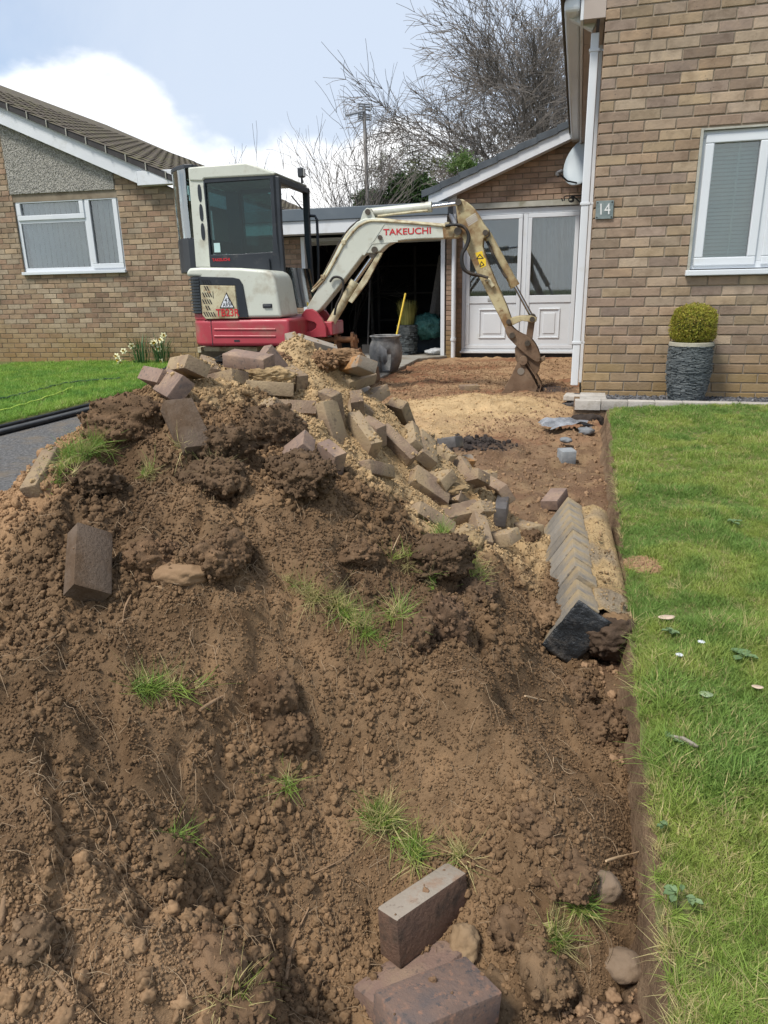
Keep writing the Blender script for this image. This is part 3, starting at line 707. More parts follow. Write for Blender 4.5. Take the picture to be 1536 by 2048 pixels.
def lay_bricks(parent, fr, T, Nn, u0, u1, z0, z1, holes, pal, keep=None, nmax=300, shift=0.0, tone=None, mortar=None):
    """courses of 215 x 65 bricks with 10 mm joints; the nmax that show largest are objects, the rest one stuff part"""
    items = []; rr = random.Random(int(abs(u0 * 100) + abs(z1 * 10)) + len(pal))
    r = 0; z = z0
    while z + 0.065 <= z1 + 1e-6:
        zc = z + 0.0325; spans = [(u0, u1)]
        for h in holes:
            if h[2] - 0.001 < zc < h[3] + 0.001:
                ns = []
                for a, b in spans:
                    if h[1] <= a or h[0] >= b: ns.append((a, b)); continue
                    if h[0] > a: ns.append((a, h[0]))
                    if h[1] < b: ns.append((h[1], b))
                spans = ns
        for a, b in spans:
            s = u0 + shift + (0.1125 if r % 2 else 0.0) - 0.225 * 4
            while s < b:
                lo, hi = max(s, a), min(s + 0.215, b)
                if hi - lo > 0.028 and (keep is None or keep((lo + hi) / 2, zc)):
                    items.append((lo, hi, z, rr.randrange(1000)))
                s += 0.225
        z += 0.075; r += 1
    def score(it):
        p = to_px(fr((it[0] + it[1]) / 2, 0, it[2] + 0.03))
        ins = -12 < p[0] < 1548 and -8 < p[1] < 2050 and p[2] > 0
        return (0 if ins else 1, p[2])
    items.sort(key=score)
    rot = Matrix((T, Nn, (0, 0, 1))).transposed().to_4x4()
    rest = MB(); rc = []
    for i, (lo, hi, z, k) in enumerate(items):
        w = round((hi - lo) * 200) / 200
        me, vs, fs = brick_mesh(w, pal, k % 14)
        off = (k % 7 - 3) * 0.0006
        P = fr((lo + hi) / 2, off, z)
        if i < nmax and score((lo, hi, z, k))[0] == 0:
            link('brick', me, parent, Matrix.Translation(P) @ rot)
        else:
            M4 = Matrix.Translation(P) @ rot
            rest.add([M4 @ Vector(v) for v in vs], fs); rc += [PAL[pal][k % len(PAL[pal])]] * len(vs)
    if rest.v:
        o = rest.build('brickwork', mBrickW, parent); o['kind'] = 'stuff'
        a = o.data.attributes.new('Col', 'FLOAT_COLOR', 'POINT'); a.data.foreach_set('color', np.c_[np.array(rc), np.ones(len(rc))].astype('f').ravel())

def sash(mb, u0, u1, z0, z1, w, v0, v1, fr):
    mb.box((u0, v0, z0), (u1, v1, z0 + w), fr); mb.box((u0, v0, z1 - w), (u1, v1, z1), fr)
    mb.box((u0, v0, z0 + w), (u0 + w, v1, z1 - w), fr); mb.box((u1 - w, v0, z0 + w), (u1, v1, z1 - w), fr)

# ---- house 14 on the right
HA = radians(15.0); HT = Vector((cos(HA), -sin(HA), 0)); HN = Vector((sin(HA), cos(HA), 0)); HO = Vector((1.70, 6.05, 0))
HF = frame_fn(HO, HT, HN)
def hpx(px, py, v=0.0):
    p = at_plane(px, py, HO + HN * v, HN) - HO; return p.dot(HT), p.z
def build_house():
    t = thing('brick_house', HO, 'tan brick house with white downpipe and number plaque beside the cut lawn', 'house')
    WU0, WZ0, WZ1 = 0.735, 0.925, 1.945; WU1 = 2.05
    holes = [(WU0, WU1, WZ0, WZ1)]
    b = MB(); slab_holes(b, 0.014, 4.0, -0.3, 4.6, holes, 0.008, 0.25, HF)
    wall = b.build('wall', mMortar, t)
    lay_bricks(wall, HF, HT, HN, 0.0, 4.0, -0.067, 4.55, holes, 'tan', nmax=300)
    # flank wall going back
    b = MB(); b.box((0.010, 0.25, -0.3), (0.25, 9.0, 4.6), HF); side = b.build('side_wall', mMortar, t)
    FF = frame_fn(HO, HN, -HT)                      # u runs back along the flank, outer face towards -HT
    def ff(u, v, z): return HO + HN * u + HT * v + Vector((0, 0, z))
    lay_bricks(side, ff, HN, HT, 0.075, 9.0, -0.067, 4.55, [], 'tan', nmax=0)
    # window
    w = MB(); W2 = 1.215
    sash(w, WU0 + 0.022, WU1, WZ0 + 0.03, WZ1 - 0.015, 0.05, 0.035, 0.11, HF)
    w.box((W2 - 0.005, 0.036, WZ0 + 0.08), (W2 + 0.055, 0.109, WZ1 - 0.065), HF)
    win = w.build('window', mUPVC, t, bevel=0.004)
    s = MB(); sash(s, WU0 + 0.045, W2 + 0.004, WZ0 + 0.052, WZ1 - 0.04, 0.062, 0.018, 0.07, HF); s.build('sash', mUPVC, win, bevel=0.007)
    s = MB(); sash(s, W2 + 0.045, WU1 - 0.03, WZ0 + 0.052, WZ1 - 0.04, 0.062, 0.018, 0.07, HF); s.build('sash', mUPVC, win, bevel=0.007)
    for a, c in ((WU0 + 0.10, W2 - 0.055), (W2 + 0.10, WU1 - 0.09)):
        g = MB(); g.box((a, 0.046, WZ0 + 0.108), (c, 0.052, WZ1 - 0.095), HF); g.build('pane', mGlassW, win)
    s = MB(); s.box((WU0 - 0.012, -0.045, WZ0 - 0.02), (WU1 + 0.02, 0.10, WZ0 + 0.022), HF); s.build('sill', mUPVC, win, bevel=0.006)
    s = MB(); s.box((WU0, 0.0, WZ0 + 0.024), (WU0 + 0.02, 0.10, WZ1), HF); s.box((WU0 + 0.021, 0.0, WZ1 - 0.014), (WU1, 0.10, WZ1 - 0.001), HF); s.build('sealant', mLintel, win)
    for k in range(34):
        z = WZ0 + 0.1 + k * 0.028
        s = MB() if k == 0 else s
        fr2 = lambda u, v, zz, z=z: HF(u, v, z + zz + (v - 0.135) * 0.9)
        s.box((WU0 + 0.09, 0.12, 0), (WU1 - 0.06, 0.145, 0.0015), fr2)
    for u in (1.03, 1.68): s.box((u, 0.112, WZ0 + 0.05), (u + 0.012, 0.1135, WZ1 - 0.05), HF)
    s.build('blind', mBlind, win, kind='stuff')
    r = MB(); r.box((WU0, 0.30, WZ0), (WU1, 0.31, WZ1), HF); r.build('room', mat('pale room', [(0.42, 0.46, 0.44)], rough=0.9), win)
    # eaves along the flank: fascia, planked soffit
    EZ = 2.735
    s = MB()
    n = 0; v = 0.02
    while v < 8.6:
        L_ = 0.62; s2 = MB(); s2.box((-0.155, v, EZ), (-0.062, v + L_ - 0.006, EZ + 0.012), HF); s2.box((-0.038, v, EZ), (-0.004, v + L_ - 0.006, EZ + 0.012), HF)
        s2.build('soffit_board', mSoffit, t, bevel=0.002); v += L_
    s = MB(); s.box((-0.061, 0.02, EZ + 0.006), (-0.039, 8.6, EZ + 0.03), HF); s.build('soffit_vent', mSteelDk, t)
    s = MB(); s.box((-0.18, 0.0, EZ - 0.012), (-0.157, 8.62, EZ + 0.2), HF); s.box((-0.157, 8.602, EZ - 0.012), (0.0, 8.62, EZ + 0.2), HF)
    s.build('fascia', mWhite, t, bevel=0.003)
    s = MB(); s.box((-0.157, -0.002, EZ - 0.010), (0.0, 0.016, EZ + 0.2), HF); s.build('end_board', mSoffit, t, bevel=0.002)
    g = MB(); g.prism_z([(-0.30, 0.0), (-0.183, 0.0), (-0.183, 8.6), (-0.30, 8.6)], EZ + 0.05, EZ + 0.15, HF); g.build('gutter', mUPVC, t, bevel=0.03, seg=3)
    r = MB(); r.prism([(-0.33, EZ + 0.13), (4.2, EZ + 2.9), (4.2, EZ + 3.0), (-0.33, EZ + 0.23)], -0.05, 9.1, lambda x, y, z: HF(x, y, z)); r.build('roof', mTileB, t)
    # square white downpipe with swan neck and brackets
    def dp(px, py, v): u, z = hpx(px, py, v); return HF(u, v, z)
    V = 0.16
    d = MB()
    def sq(mb, a, b_, w, v):
        # square section from a(u,z) to b(u,z)
        a = Vector((a[0], a[1])); b2 = Vector((b_[0], b_[1])); q = b2 - a; nrm = Vector((-q.y, q.x)).normalized() * w / 2
        mb.prism([tuple(a + nrm), tuple(a - nrm), tuple(b2 - nrm), tuple(b2 + nrm)], v - w / 2, v + w / 2, HF)
    top = (hpx(1186, 62, V)); bot = hpx(1153, 770, V); el = hpx(1146, 30, V)
    uu = (top[0] + bot[0]) / 2
    sq(d, (uu, top[1] - 0.02), (uu, bot[1]), 0.062, V)
    sq(d, (el[0] - 0.05, el[1] + 0.02), (uu - 0.01, top[1] + 0.02), 0.06, V)
    sq(d, (el[0] - 0.02, EZ + 0.12), (el[0] - 0.02, el[1] + 0.0), 0.06, V)
    d.build('downpipe', mUPVC, t, bevel=0.006)
    for py in (104, 408, 685):
        u, z = hpx(1170, py, V); s = MB(); s.box((uu - 0.040, V - 0.037, z - 0.010), (uu + 0.040, V + 0.037, z + 0.010), HF); s.box((uu + 0.040, V - 0.01, z - 0.008), (0.012, V + 0.01, z + 0.008), HF); s.build('pipe_bracket', mUPVC, t, bevel=0.002)
    s = MB(); s.box((-0.028, 0.55, 0.0), (-0.002, 0.57, 2.70), HF); s.build('cover_strip', mWhite, t)
    return t
build_house()

# number plaque
def text_mesh(txt, size, depth=0.002, font_scale=(1, 1), shear=0.0, bold=0.0):
    cu = bpy.data.curves.new('txt', 'FONT'); cu.body = txt; cu.size = size; cu.extrude = depth; cu.align_x = 'CENTER'; cu.align_y = 'CENTER'; cu.shear = shear; cu.offset = bold
    o = bpy.data.objects.new('txt', cu); COL.objects.link(o)
    dg = bpy.context.evaluated_depsgraph_get(); me = bpy.data.meshes.new_from_object(o.evaluated_get(dg))
    bpy.data.objects.remove(o); bpy.data.curves.remove(cu)
    vs = [(v.co.x * font_scale[0], v.co.y * font_scale[1], v.co.z) for v in me.vertices]; fs = [tuple(p.vertices) for p in me.polygons]
    bpy.data.meshes.remove(me); return vs, fs
def put_text(txt, size, name, m, parent, O, T, U, Nn, **kw):
    """text with centre O, reading along T, up U, facing Nn"""
    vs, fs = text_mesh(txt, size, **kw); mb = MB(); mb.add([O + T * x + U * y + Nn * z for x, y, z in vs], fs)
    return mb.build(name, m, parent)
UPV = Vector((0, 0, 1))
def build_plaque():
    c = HF(0.083, -0.012, 1.414)
    t = thing('number_plaque', c, 'grey slate house number plaque 14 screwed to the brick wall', 'house number')
    b = MB(); b.box((0.018, -0.014, 1.347), (0.15, -0.004, 1.48), HF); b.build('plate', mat('slate plaque', [(0.13, 0.165, 0.165), (0.22, 0.26, 0.255)], scale=22, rough=0.7, bscale=60, pos=True), t, bevel=0.002)
    put_text('14', 0.115, 'number', mat('white number', [(0.75, 0.75, 0.73)], rough=0.6), t, HF(0.084, -0.0145, 1.414), HT, UPV, -HN, shear=-0.08, font_scale=(0.85, 1))
    s = MB()
    for u in (0.03, 0.138):
        for z in (1.36, 1.467): s.cyl(HF(u, -0.014, z), HF(u, -0.0165, z), 0.005, 10)
    s.build('screw', mSteelDk, t)
build_plaque()

# ---- low extension behind, with the white glazed door screen
EV = 5.2
def epx(px, py, v=EV):
    p = at_plane(px, py, HO + HN * v, HN) - HO; return p.dot(HT), p.z
def EF(u, v, z): return HF(u, EV + v, z)
def build_extension():
    uL, zb = epx(922, 706); uR = -0.06
    _, zt = epx(1000, 418); zt2 = zt - 0.02
    ul = epx(858, 388)[0] + 0.12
    t = thing('house_extension', HF(uL, EV, 0), 'low brick gable extension with white glazed door screen', 'house')
    # roof line from the eaves on the left to the house wall
    e0 = epx(857, 410, EV - 0.2); e1 = epx(1168, 262, EV - 0.2)
    sl = (e1[1] - e0[1]) / (e1[0] - e0[0])
    def roof_z(u): return e0[1] + (u - e0[0]) * sl
    wl = epx(927, 440)[0] - 0.02                       # left edge of the wall
    wl = epx(912, 600)[0]
    b = MB(); b.prism([(wl, zt + 0.09), (0.0, zt + 0.09), (0.0, roof_z(0) + 0.05), (wl, roof_z(wl) + 0.05)], 0.011, 0.2, EF)
    b.box((wl, 0.008, -0.5), (uL - 0.002, 0.2, zt + 0.09), EF)
    wall = b.build('wall', mMortarD, t)
    lay_bricks(wall, EF, HT, HN, wl, 0.0, zt + 0.098, roof_z(0) + 0.1, [], 'rust', keep=lambda u, z: z < roof_z(u) + 0.03, nmax=280, shift=0.07)
    lay_bricks(wall, EF, HT, HN, wl, uL - 0.004, -0.35, zt + 0.085, [], 'rust', nmax=60, shift=0.1)
    s = MB(); s.box((uL - 0.1, -0.012, zt + 0.012), (0.0, 0.15, zt + 0.088), EF); s.build('lintel', mLintel, t, bevel=0.004)
    # bargeboard and verge tiles
    bw = 0.155
    s = MB(); s.prism([(e0[0], roof_z(e0[0]) - 0.02), (0.02, roof_z(0.02) - 0.02), (0.02, roof_z(0.02) + bw - 0.02), (e0[0], roof_z(e0[0]) + bw - 0.02)], -0.205, -0.18, EF)
    s.prism([(e0[0], roof_z(e0[0]) - 0.02), (0.0, roof_z(0.0) - 0.02), (0.0, roof_z(0.0)), (e0[0], roof_z(e0[0]))], -0.18, 0.0, EF)
    s.prism([(e0[0] - 0.002, roof_z(e0[0]) - 0.26), (e0[0] + 0.40, roof_z(e0[0]) - 0.26), (e0[0] + 0.40, roof_z(e0[0] + 0.40) - 0.022), (e0[0] - 0.002, roof_z(e0[0]) - 0.022)], -0.05, -0.03, EF)
    s.build('bargeboard', mWhite, t, bevel=0.003)
    n = 9; L_ = (0.05 - (e0[0] - 0.10)) / n
    for i in range(n):
        a = e0[0] - 0.10 + i * L_; c = a + L_ + 0.02
        za, zc = roof_z(a) + bw - 0.015, roof_z(c) + bw - 0.02
        s = MB(); h = 0.085
        s.prism([(a, za), (c, zc - 0.012), (c, zc + h - 0.012), (a, za + h + 0.012)], -0.235, -0.212, EF)
        s.prism([(a, za + h - 0.006 + 0.012), (c, zc + h - 0.018), (c, zc + h - 0.010), (a, za + h + 0.014)], -0.212, 0.9, EF)
        s.build('verge_tile', mTileG, t, bevel=0.003)
    s = MB(); a = e0[0] - 0.05
    s.prism([(a, roof_z(a) + bw - 0.03), (0, roof_z(0) + bw - 0.03), (0, roof_z(0) + bw + 0.05), (a, roof_z(a) + bw + 0.05)], 0.9, 5.0, EF)
    s.build('roof', mTileG, t)
    # door screen
    uM = epx(1046, 560)[0]
    zmid = epx(1000, 600)[1]; zg = epx(1000, 590)[1]
    f = MB(); w = 0.055
    f.box((uL, 0.03, zb + 0.06), (uL + w, 0.11, zt), EF); f.box((uR - w, 0.03, zb + 0.06), (uR, 0.11, zt), EF)
    f.box((uL + w, 0.03, zt - 0.075), (uR - w, 0.11, zt), EF); f.box((uM - 0.03, 0.03, zb + 0.06), (uM + 0.04, 0.11, zt - 0.075), EF)
    screen = f.build('door_screen', mUPVC, t, bevel=0.004)
    s = MB(); s.box((uL - 0.02, -0.02, zb), (uR, 0.11, zb + 0.032), EF); s.box((uL, 0.005, zb + 0.033), (uR, 0.11, zb + 0.058), EF); s.build('sill', mUPVC, screen, bevel=0.003)
    s = MB(); s.box((uL, 0.03, -0.6), (uR, 0.2, zb - 0.002), EF); s.build('base', mDark, screen)
    zr = zmid
    for a, c, nm in ((uL + w + 0.004, uM - 0.034, 'door'), (uM + 0.044, uR - w - 0.004, 'panel')):
        s = MB(); z0, z1 = zb + 0.065, zt - 0.08
        sash(s, a, c, z0, z1, 0.06, 0.012, 0.07, EF); s.box((a + 0.06, 0.014, zr - 0.05), (c - 0.06, 0.068, zr + 0.06), EF)
        s.box((a + 0.06, 0.026, z0 + 0.06), (c - 0.06, 0.066, zr - 0.05), EF)
        s.build(nm, mUPVC, screen, bevel=0.006)
        # raised moulding of the lower panel
        s = MB(); ma, mc = a + 0.21, c - 0.21; m0, m1 = z0 + 0.16, zr - 0.13
        sash(s, ma, mc, m0, m1, 0.022, 0.012, 0.03, EF); s.box((ma + 0.07, 0.017, m0 + 0.07), (mc - 0.07, 0.03, m1 - 0.07), EF); s.build('moulding', mUPVC, screen, bevel=0.006)
        g = MB(); g.box((a + 0.055, 0.036, zr + 0.055), (c - 0.055, 0.042, z1 - 0.055), EF); g.build('pane', mGlassB, screen)
        # net curtain behind
        P = []
        uu = np.linspace(a + 0.06, c - 0.06, 60)
        right = nm == 'panel'
        for zz in np.linspace(zr + 0.055, z1 - 0.05 if right else (zr + (z1 - zr) * 0.62), 24):
            q = (zz - zr) / (z1 - zr)
            sag = 0.10 * (1 - q) * np.cos((uu - (a + c) / 2) / (c - a) * 2 * pi) if right else 0
            dv = 0.16 + 0.018 * np.sin(uu * 70 + 4 * q) * (0.4 + q) + 0.02 * np.sin(uu * 23 + 2)
            P.append([tuple(EF(x, d, zz + (0.0 if q > .2 else 0))) for x, d in zip(uu, dv)])
        o = link('curtain', grid_mesh('curtain', np.array(P), mNet if right else mat('grey drape', [(0.10, 0.10, 0.095), (0.20, 0.195, 0.185)], scale=3, rough=0.9, sc3=(0.6, 0.6, 5))), screen)
    s = MB(); s.box((uL - 0.1, 0.5, zb), (uR + 0.05, 0.52, zt), EF); s.build('room', mat('dim room', [(0.10, 0.105, 0.11), (0.16, 0.165, 0.165)], scale=1.2, rough=0.9), screen)
    s = MB(); a = epx(984, 600)[0]; s.box((a - 0.07, 0.004, zr - 0.012), (a + 0.07, 0.013, zr + 0.03), EF); s.build('letterbox', mat('letterbox', [(0.55, 0.56, 0.55)], rough=0.3, metal=0.6), screen, bevel=0.002)
    return t, wl, zt
EXT, EXT_WL, EXT_ZT = build_extension()

# ---- flat-roofed garage with its door open
GV = 5.05
def gpx(px, py, v=GV):
    p = at_plane(px, py, HO + HN * v, HN) - HO; return p.dot(HT), p.z
def GF(u, v, z): return HF(u, GV + v, z)
GZ = -0.20
def build_garage():
    u0 = gpx(560, 500)[0]; u1 = gpx(889, 600)[0]; uP = gpx(905, 600)[0]; uo = gpx(612, 560)[0]
    zf0 = gpx(640, 470)[1]; zf1 = gpx(640, 445)[1]; zc = gpx(640, 421)[1]
    t = thing('garage', GF((u0 + u1) / 2, 0, GZ), 'flat roofed garage with its door open on a dark interior', 'garage')
    zh = zf0 - 0.02
    # piers of brick
    for a, c, n in ((u0 - 0.5, uo - 0.06, 40), (uP - 0.10, uP + 0.045, 30)):
        b = MB(); b.box((a, 0.008, GZ - 0.3), (c, 0.24, zh), GF); pier = b.build('pier', mMortarD, t)
        lay_bricks(pier, GF, HT, HN, a, c, GZ - 0.03, zh, [], 'rust', nmax=n)
    # door frame posts
    for a in (uo - 0.055, u1 - 0.058):
        b = MB(); b.box((a, -0.02, GZ), (a + 0.062, 0.09, zh), GF); b.build('door_post', mUPVC, t, bevel=0.004)
    b = MB()
    for k in range(3): b.box((uo + 0.01, 0.05 + k * 0.10, zh - 0.075 - k * 0.02), (u1 - 0.06, 0.145 + k * 0.10, zh - 0.02 - k * 0.02), GF)
    b.build('raised_door', mat('grey door', [(0.33, 0.33, 0.31), (0.4, 0.4, 0.38)], scale=3, rough=0.6), t, bevel=0.004)
    b = MB(); b.box((u0 - 0.6, -0.32, zf0), (uP - 0.04, -0.30, zf1), GF); b.box((u0 - 0.6, -0.299, zf0), (uP - 0.04, 0.02, zf0 + 0.015), GF); b.build('fascia', mWhite, t, bevel=0.003)
    b = MB(); b.box((u0 - 0.62, -0.345, zf1 + 0.002), (uP - 0.02, 5.3, zc), GF); b.build('roof', mGrey, t, bevel=0.008)
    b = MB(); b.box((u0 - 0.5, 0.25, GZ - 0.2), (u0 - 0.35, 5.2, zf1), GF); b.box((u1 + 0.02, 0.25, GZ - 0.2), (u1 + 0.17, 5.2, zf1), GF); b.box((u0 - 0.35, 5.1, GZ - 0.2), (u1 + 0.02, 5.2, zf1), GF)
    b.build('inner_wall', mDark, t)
    b = MB(); b.box((u0 - 0.5, 0.0, GZ - 0.2), (u1 + 0.17, 5.2, GZ), GF); b.build('garage_floor', mConc, t)
    # gutter outlet elbow and round downpipe at the right end
    def P(px, py, v=-0.2): u, z = gpx(px, py, GV + v); return GF(u, v, z)
    b = MB(); a0 = P(867, 419); a1 = P(901, 432); a2 = P(909, 446)
    b.tube([a0, a1, a2, P(909, 462)], 0.032, 10); uo2, _ = gpx(907, 600, GV - 0.06)
    b.tube([GF(uo2, -0.055, GZ + 0.01), GF(uo2, -0.055, 1.9)], 0.034, 12)
    b.build('downpipe', mUPVC, t, smooth=50)
    b = MB(); z = gpx(907, 678)[1]; b.cyl(GF(uo2, -0.055, z - 0.02), GF(uo2, -0.055, z + 0.02), 0.044, 14); b.build('pipe_bracket', mUPVC, t)
    return u0, u1, uo, zh
GU0, GU1, GUO, GZH = build_garage()
def build_slab():
    q = [at_z(735, 768, -0.17), at_z(760, 752, -0.17), at_z(838, 717, -0.19)]
    z = -0.165
    # edge runs back towards the garage corner
    a = at_z(738, 766, z); c = at_z(838, 716, z); d = (c - a)
    pts = [a - d * 0.35, a, a + d * 0.5, c, GF(GU1 + 0.05, -0.001, 0), GF(GU0 - 1.2, -0.001, 0), a + Vector((-2.2, -0.3, 0))]
    b = MB(); b.prism_z([(p.x, p.y) for p in pts], z - 0.12, z, lambda x, y, zz: Vector((x, y, zz)))
    o = b.build('concrete_apron', mConc, bevel=0.012); tag(o, kind='structure')
build_slab()

# ---- bungalow on the left
LF = frame_fn(LO, LT, LN)
def lpx(px, py, v=0.0):
    p = at_plane(px, py, LO + LN * v, LN) - LO; return p.dot(LT), p.z - LO.z
def build_bungalow():
    t = thing('bungalow', LO, 'buff brick bungalow with pebbledash gable and white window on the left', 'house')
    wx0, wz1 = lpx(31, 427); wx1, _ = lpx(256, 575); _, wz0 = lpx(150, 578)
    wx0 = (wx0 + lpx(53, 585)[0]) / 2
    hole = (wx0, wx1, wz0, wz1)
    px0, px1 = wx0 - 0.02, lpx(234, 416)[0]
    # slope of the verge
    a = lpx(0, 300, -0.1); c = lpx(284, 408 - 20, -0.1)
    sl = (lpx(283, 385, -0.12)[1] - lpx(0, 262, -0.12)[1]) / (lpx(283, 385, -0.12)[0] - lpx(0, 262, -0.12)[0])
    ub, zbot = lpx(283, 407, -0.12)                     # lower end of the bargeboard bottom edge
    def verge(u): return zbot + 0.02 + (u - ub) * sl     # bottom edge of the bargeboard
    uE = 1.28                                            # right-hand corner of the bungalow, behind the digger
    b = MB()
    slab_holes(b, -6.0, uE, -0.1, verge(uE) + 0.12, [hole], 0.007, 0.25, LF)
    zt = verge(uE) + 0.12
    b.prism([(-6.0, zt), (uE, zt), (-6.0, verge(-6.0) + 0.1)], 0.008, 0.25, LF)
    wall = b.build('wall', mMortarD, t)
    lay_bricks(wall, LF, LT, LN, -6.0, uE, 0.0, 3.4, [hole, (px0 - 0.02, px1, wz1 - 0.01, 9)], 'buff', keep=lambda u, z: z < verge(u) + 0.05 and (u > -3.0 or True), nmax=300, shift=0.03)
    b = MB(); b.box((uE - 0.25, 0.25, -0.1), (uE - 0.01, 10.4, zt), LF); b.build('side_wall', mMortarD, t)
    # pebbledash panel above the window
    b = MB(); b.prism([(px0, wz1 + 0.03), (px1, wz1 + 0.03), (px1, verge(px1) + 0.06), (px0, verge(px0) + 0.06)], -0.012, 0.02, LF)
    b.build('pebbledash_panel', mat('pebbledash', [(0.20, 0.19, 0.165), (0.34, 0.325, 0.285), (0.46, 0.44, 0.39)], scale=48, detail=3, rough=0.95, bscale=52, bstr=1.0, bdist=0.02, pos=True), t)
    pts = []
    uu = RNG.uniform(px0, px1, 5200); zz = wz1 + 0.035 + RNG.random(5200) * (verge(px0) - wz1); ok = zz < np.array([verge(x) for x in uu]) + 0.05
    uu, zz = uu[ok], zz[ok]; pp = np.array([LF(x, -0.012, z) for x, z in zip(uu, zz)]); n = len(pp)
    vv = [raw_obj('pebble', (lambda m: (m.lathe([(0.001, -1), (.7, -.7), (1, 0), (.7, .7), (0.001, 1)], (0, 0, 0), 7), m)[1])(MB()), mat('pebble', [(0.9, 0.9, 0.9), (1.05, 1.05, 1.05)], inst='tint', rough=0.8))]
    g = RNG.uniform(0.18, 0.5, n)[:, None]
    o = gn_scatter('pebbledash', pp, RNG.uniform(0, 6.28, (n, 3)), RNG.uniform(0.004, 0.009, n), np.zeros(n), g * np.array([1, 0.96, 0.87]), vv, parent=t); o['kind'] = 'stuff'
    # bargeboard, dark verge, boxed end
    u9 = -6.0; u1 = lpx(352, 400, -0.12)[0] + 0.15; bw = 0.235
    _, ztop = lpx(288, 382, -0.12)
    b = MB(); b.prism([(u9, verge(u9)), (ub, verge(ub)), (ub + 0.66, verge(ub) + 0.02), (ub + 0.66, verge(ub + 0.66) + bw), (u9, verge(u9) + bw)], -0.12, -0.095, LF); b.build('bargeboard', mWhite, t, bevel=0.003)
    b = MB(); b.box((ub, -0.16, zbot), (uE + 0.12, -0.122, zbot + 0.185), LF); b.box((ub, -0.12, zbot), (uE + 0.12, 0.0, zbot + 0.012), LF); b.box((ub - 0.012, -0.158, zbot), (ub - 0.002, -0.0, zbot + 0.18), LF); b.build('box_end', mWhite, t, bevel=0.003)
    b = MB(); b.prism([(u9, verge(u9) + bw + 0.002), (uE + 0.1, verge(uE + 0.1) + bw + 0.002), (uE + 0.1, verge(uE + 0.1) + bw + 0.085), (u9, verge(u9) + bw + 0.085)], -0.17, -0.10, LF); b.build('verge', mVerge, t)
    # roof tiles in courses, small verge clips
    eave = uE + 0.14; nrm = Vector((-sl, 1)).normalized(); L_ = 0.32; du = L_ / sqrt(1 + sl * sl); R0 = 0
    b = MB(); b.prism([(u9, verge(u9) + bw + 0.03), (eave, verge(eave) + bw + 0.03), (eave, verge(eave) + bw + 0.07), (u9, verge(u9) + bw + 0.07)], -0.09, 10.4, LF); b.build('roof', mTileB, t)
    k = 0; u = eave
    ridge = MB()
    while u > -3.4:
        ua = u - du - 0.02
        za, zc = verge(ua) + bw + 0.093, verge(u) + bw + 0.097
        b = MB(); V0, V1 = -0.18, 10.42
        m = int((V1 - V0) / 0.15); pr = []
        for i in range(m + 1):
            v = V0 + i * 0.15; w = 0.016 if i % 2 else 0.0; pr.append((v, w))
        vs = []; fs = []
        for (v, w) in pr:
            vs += [LF(ua, v, za + w - 0.012), LF(u, v, zc + w), LF(u, v, zc + w - 0.006)]
        for i in range(m):
            a = i * 3; fs += [(a, a + 1, a + 4, a + 3), (a + 1, a + 2, a + 5, a + 4)]
        b.add(vs, fs); b.build('tile_course', mTileB, t)
        c = MB(); z = verge(u) + bw
        c.box((u - 0.012, -0.188, z + 0.0), (u + 0.0, -0.171, z + 0.10), LF); c.build('verge_clip', mLintel, t)
        u -= du; k += 1
    b = MB(); b.box((eave - 0.02, -0.1, verge(eave) + bw - 0.16), (eave, 10.4, verge(eave) + bw + 0.03), LF); b.build('fascia', mWhite, t)
    # window: big pane, top light, side casement
    f = MB(); w = 0.055; um = lpx(176, 500)[0]; zm = lpx(110, 475)[1]
    um = (lpx(171, 424)[0] + lpx(186, 570)[0]) / 2
    sash(f, wx0 + 0.004, wx1 - 0.004, wz0 + 0.03, wz1 - 0.004, w, 0.03, 0.10, LF)
    f.box((um - 0.03, 0.031, wz0 + 0.03 + w), (um + 0.03, 0.099, wz1 - w), LF)
    f.box((wx0 + w, 0.032, zm - 0.025), (um - 0.03, 0.098, zm + 0.03), LF)
    win = f.build('window', mUPVC, t, bevel=0.004)
    for a, c, z0, z1 in ((wx0 + 0.03, um - 0.015, zm + 0.02, wz1 - 0.03), (um + 0.015, wx1 - 0.03, wz0 + 0.055, wz1 - 0.03)):
        s = MB(); sash(s, a, c, z0, z1, 0.07, 0.012, 0.06, LF); s.build('sash', mUPVC, win, bevel=0.006)
    for a, c, z0, z1 in ((wx0 + 0.09, um - 0.075, zm + 0.08, wz1 - 0.09), (um + 0.075, wx1 - 0.09, wz0 + 0.115, wz1 - 0.09), (wx0 + w, um - 0.028, wz0 + 0.08, zm - 0.02)):
        g = MB(); g.box((a, 0.045, z0), (c, 0.05, z1), LF); g.build('pane', mGlassB, win)
    s = MB(); s.box((wx0 - 0.01, -0.05, wz0 - 0.015), (wx1 + 0.015, 0.10, wz0 + 0.028), LF); s.build('sill', mUPVC, win, bevel=0.005)
    s = MB(); n = 18
    for i in range(n):
        a = wx0 + 0.06 + (wx1 - wx0 - 0.12) * i / n; d = (wx1 - wx0 - 0.12) / n
        s.add([LF(a, 0.15, wz0 + 0.06), LF(a + d * 0.58, 0.19, wz0 + 0.06), LF(a + d * 0.58, 0.19, wz1 - 0.06), LF(a, 0.15, wz1 - 0.06)], [(0, 1, 2, 3)])
    s.build('vertical_blind', mBlindG, win, kind='stuff')
    s = MB(); s.box((wx0, 0.30, wz0), (wx1, 0.31, wz1), LF); s.build('room', mDark, win)
build_bungalow()
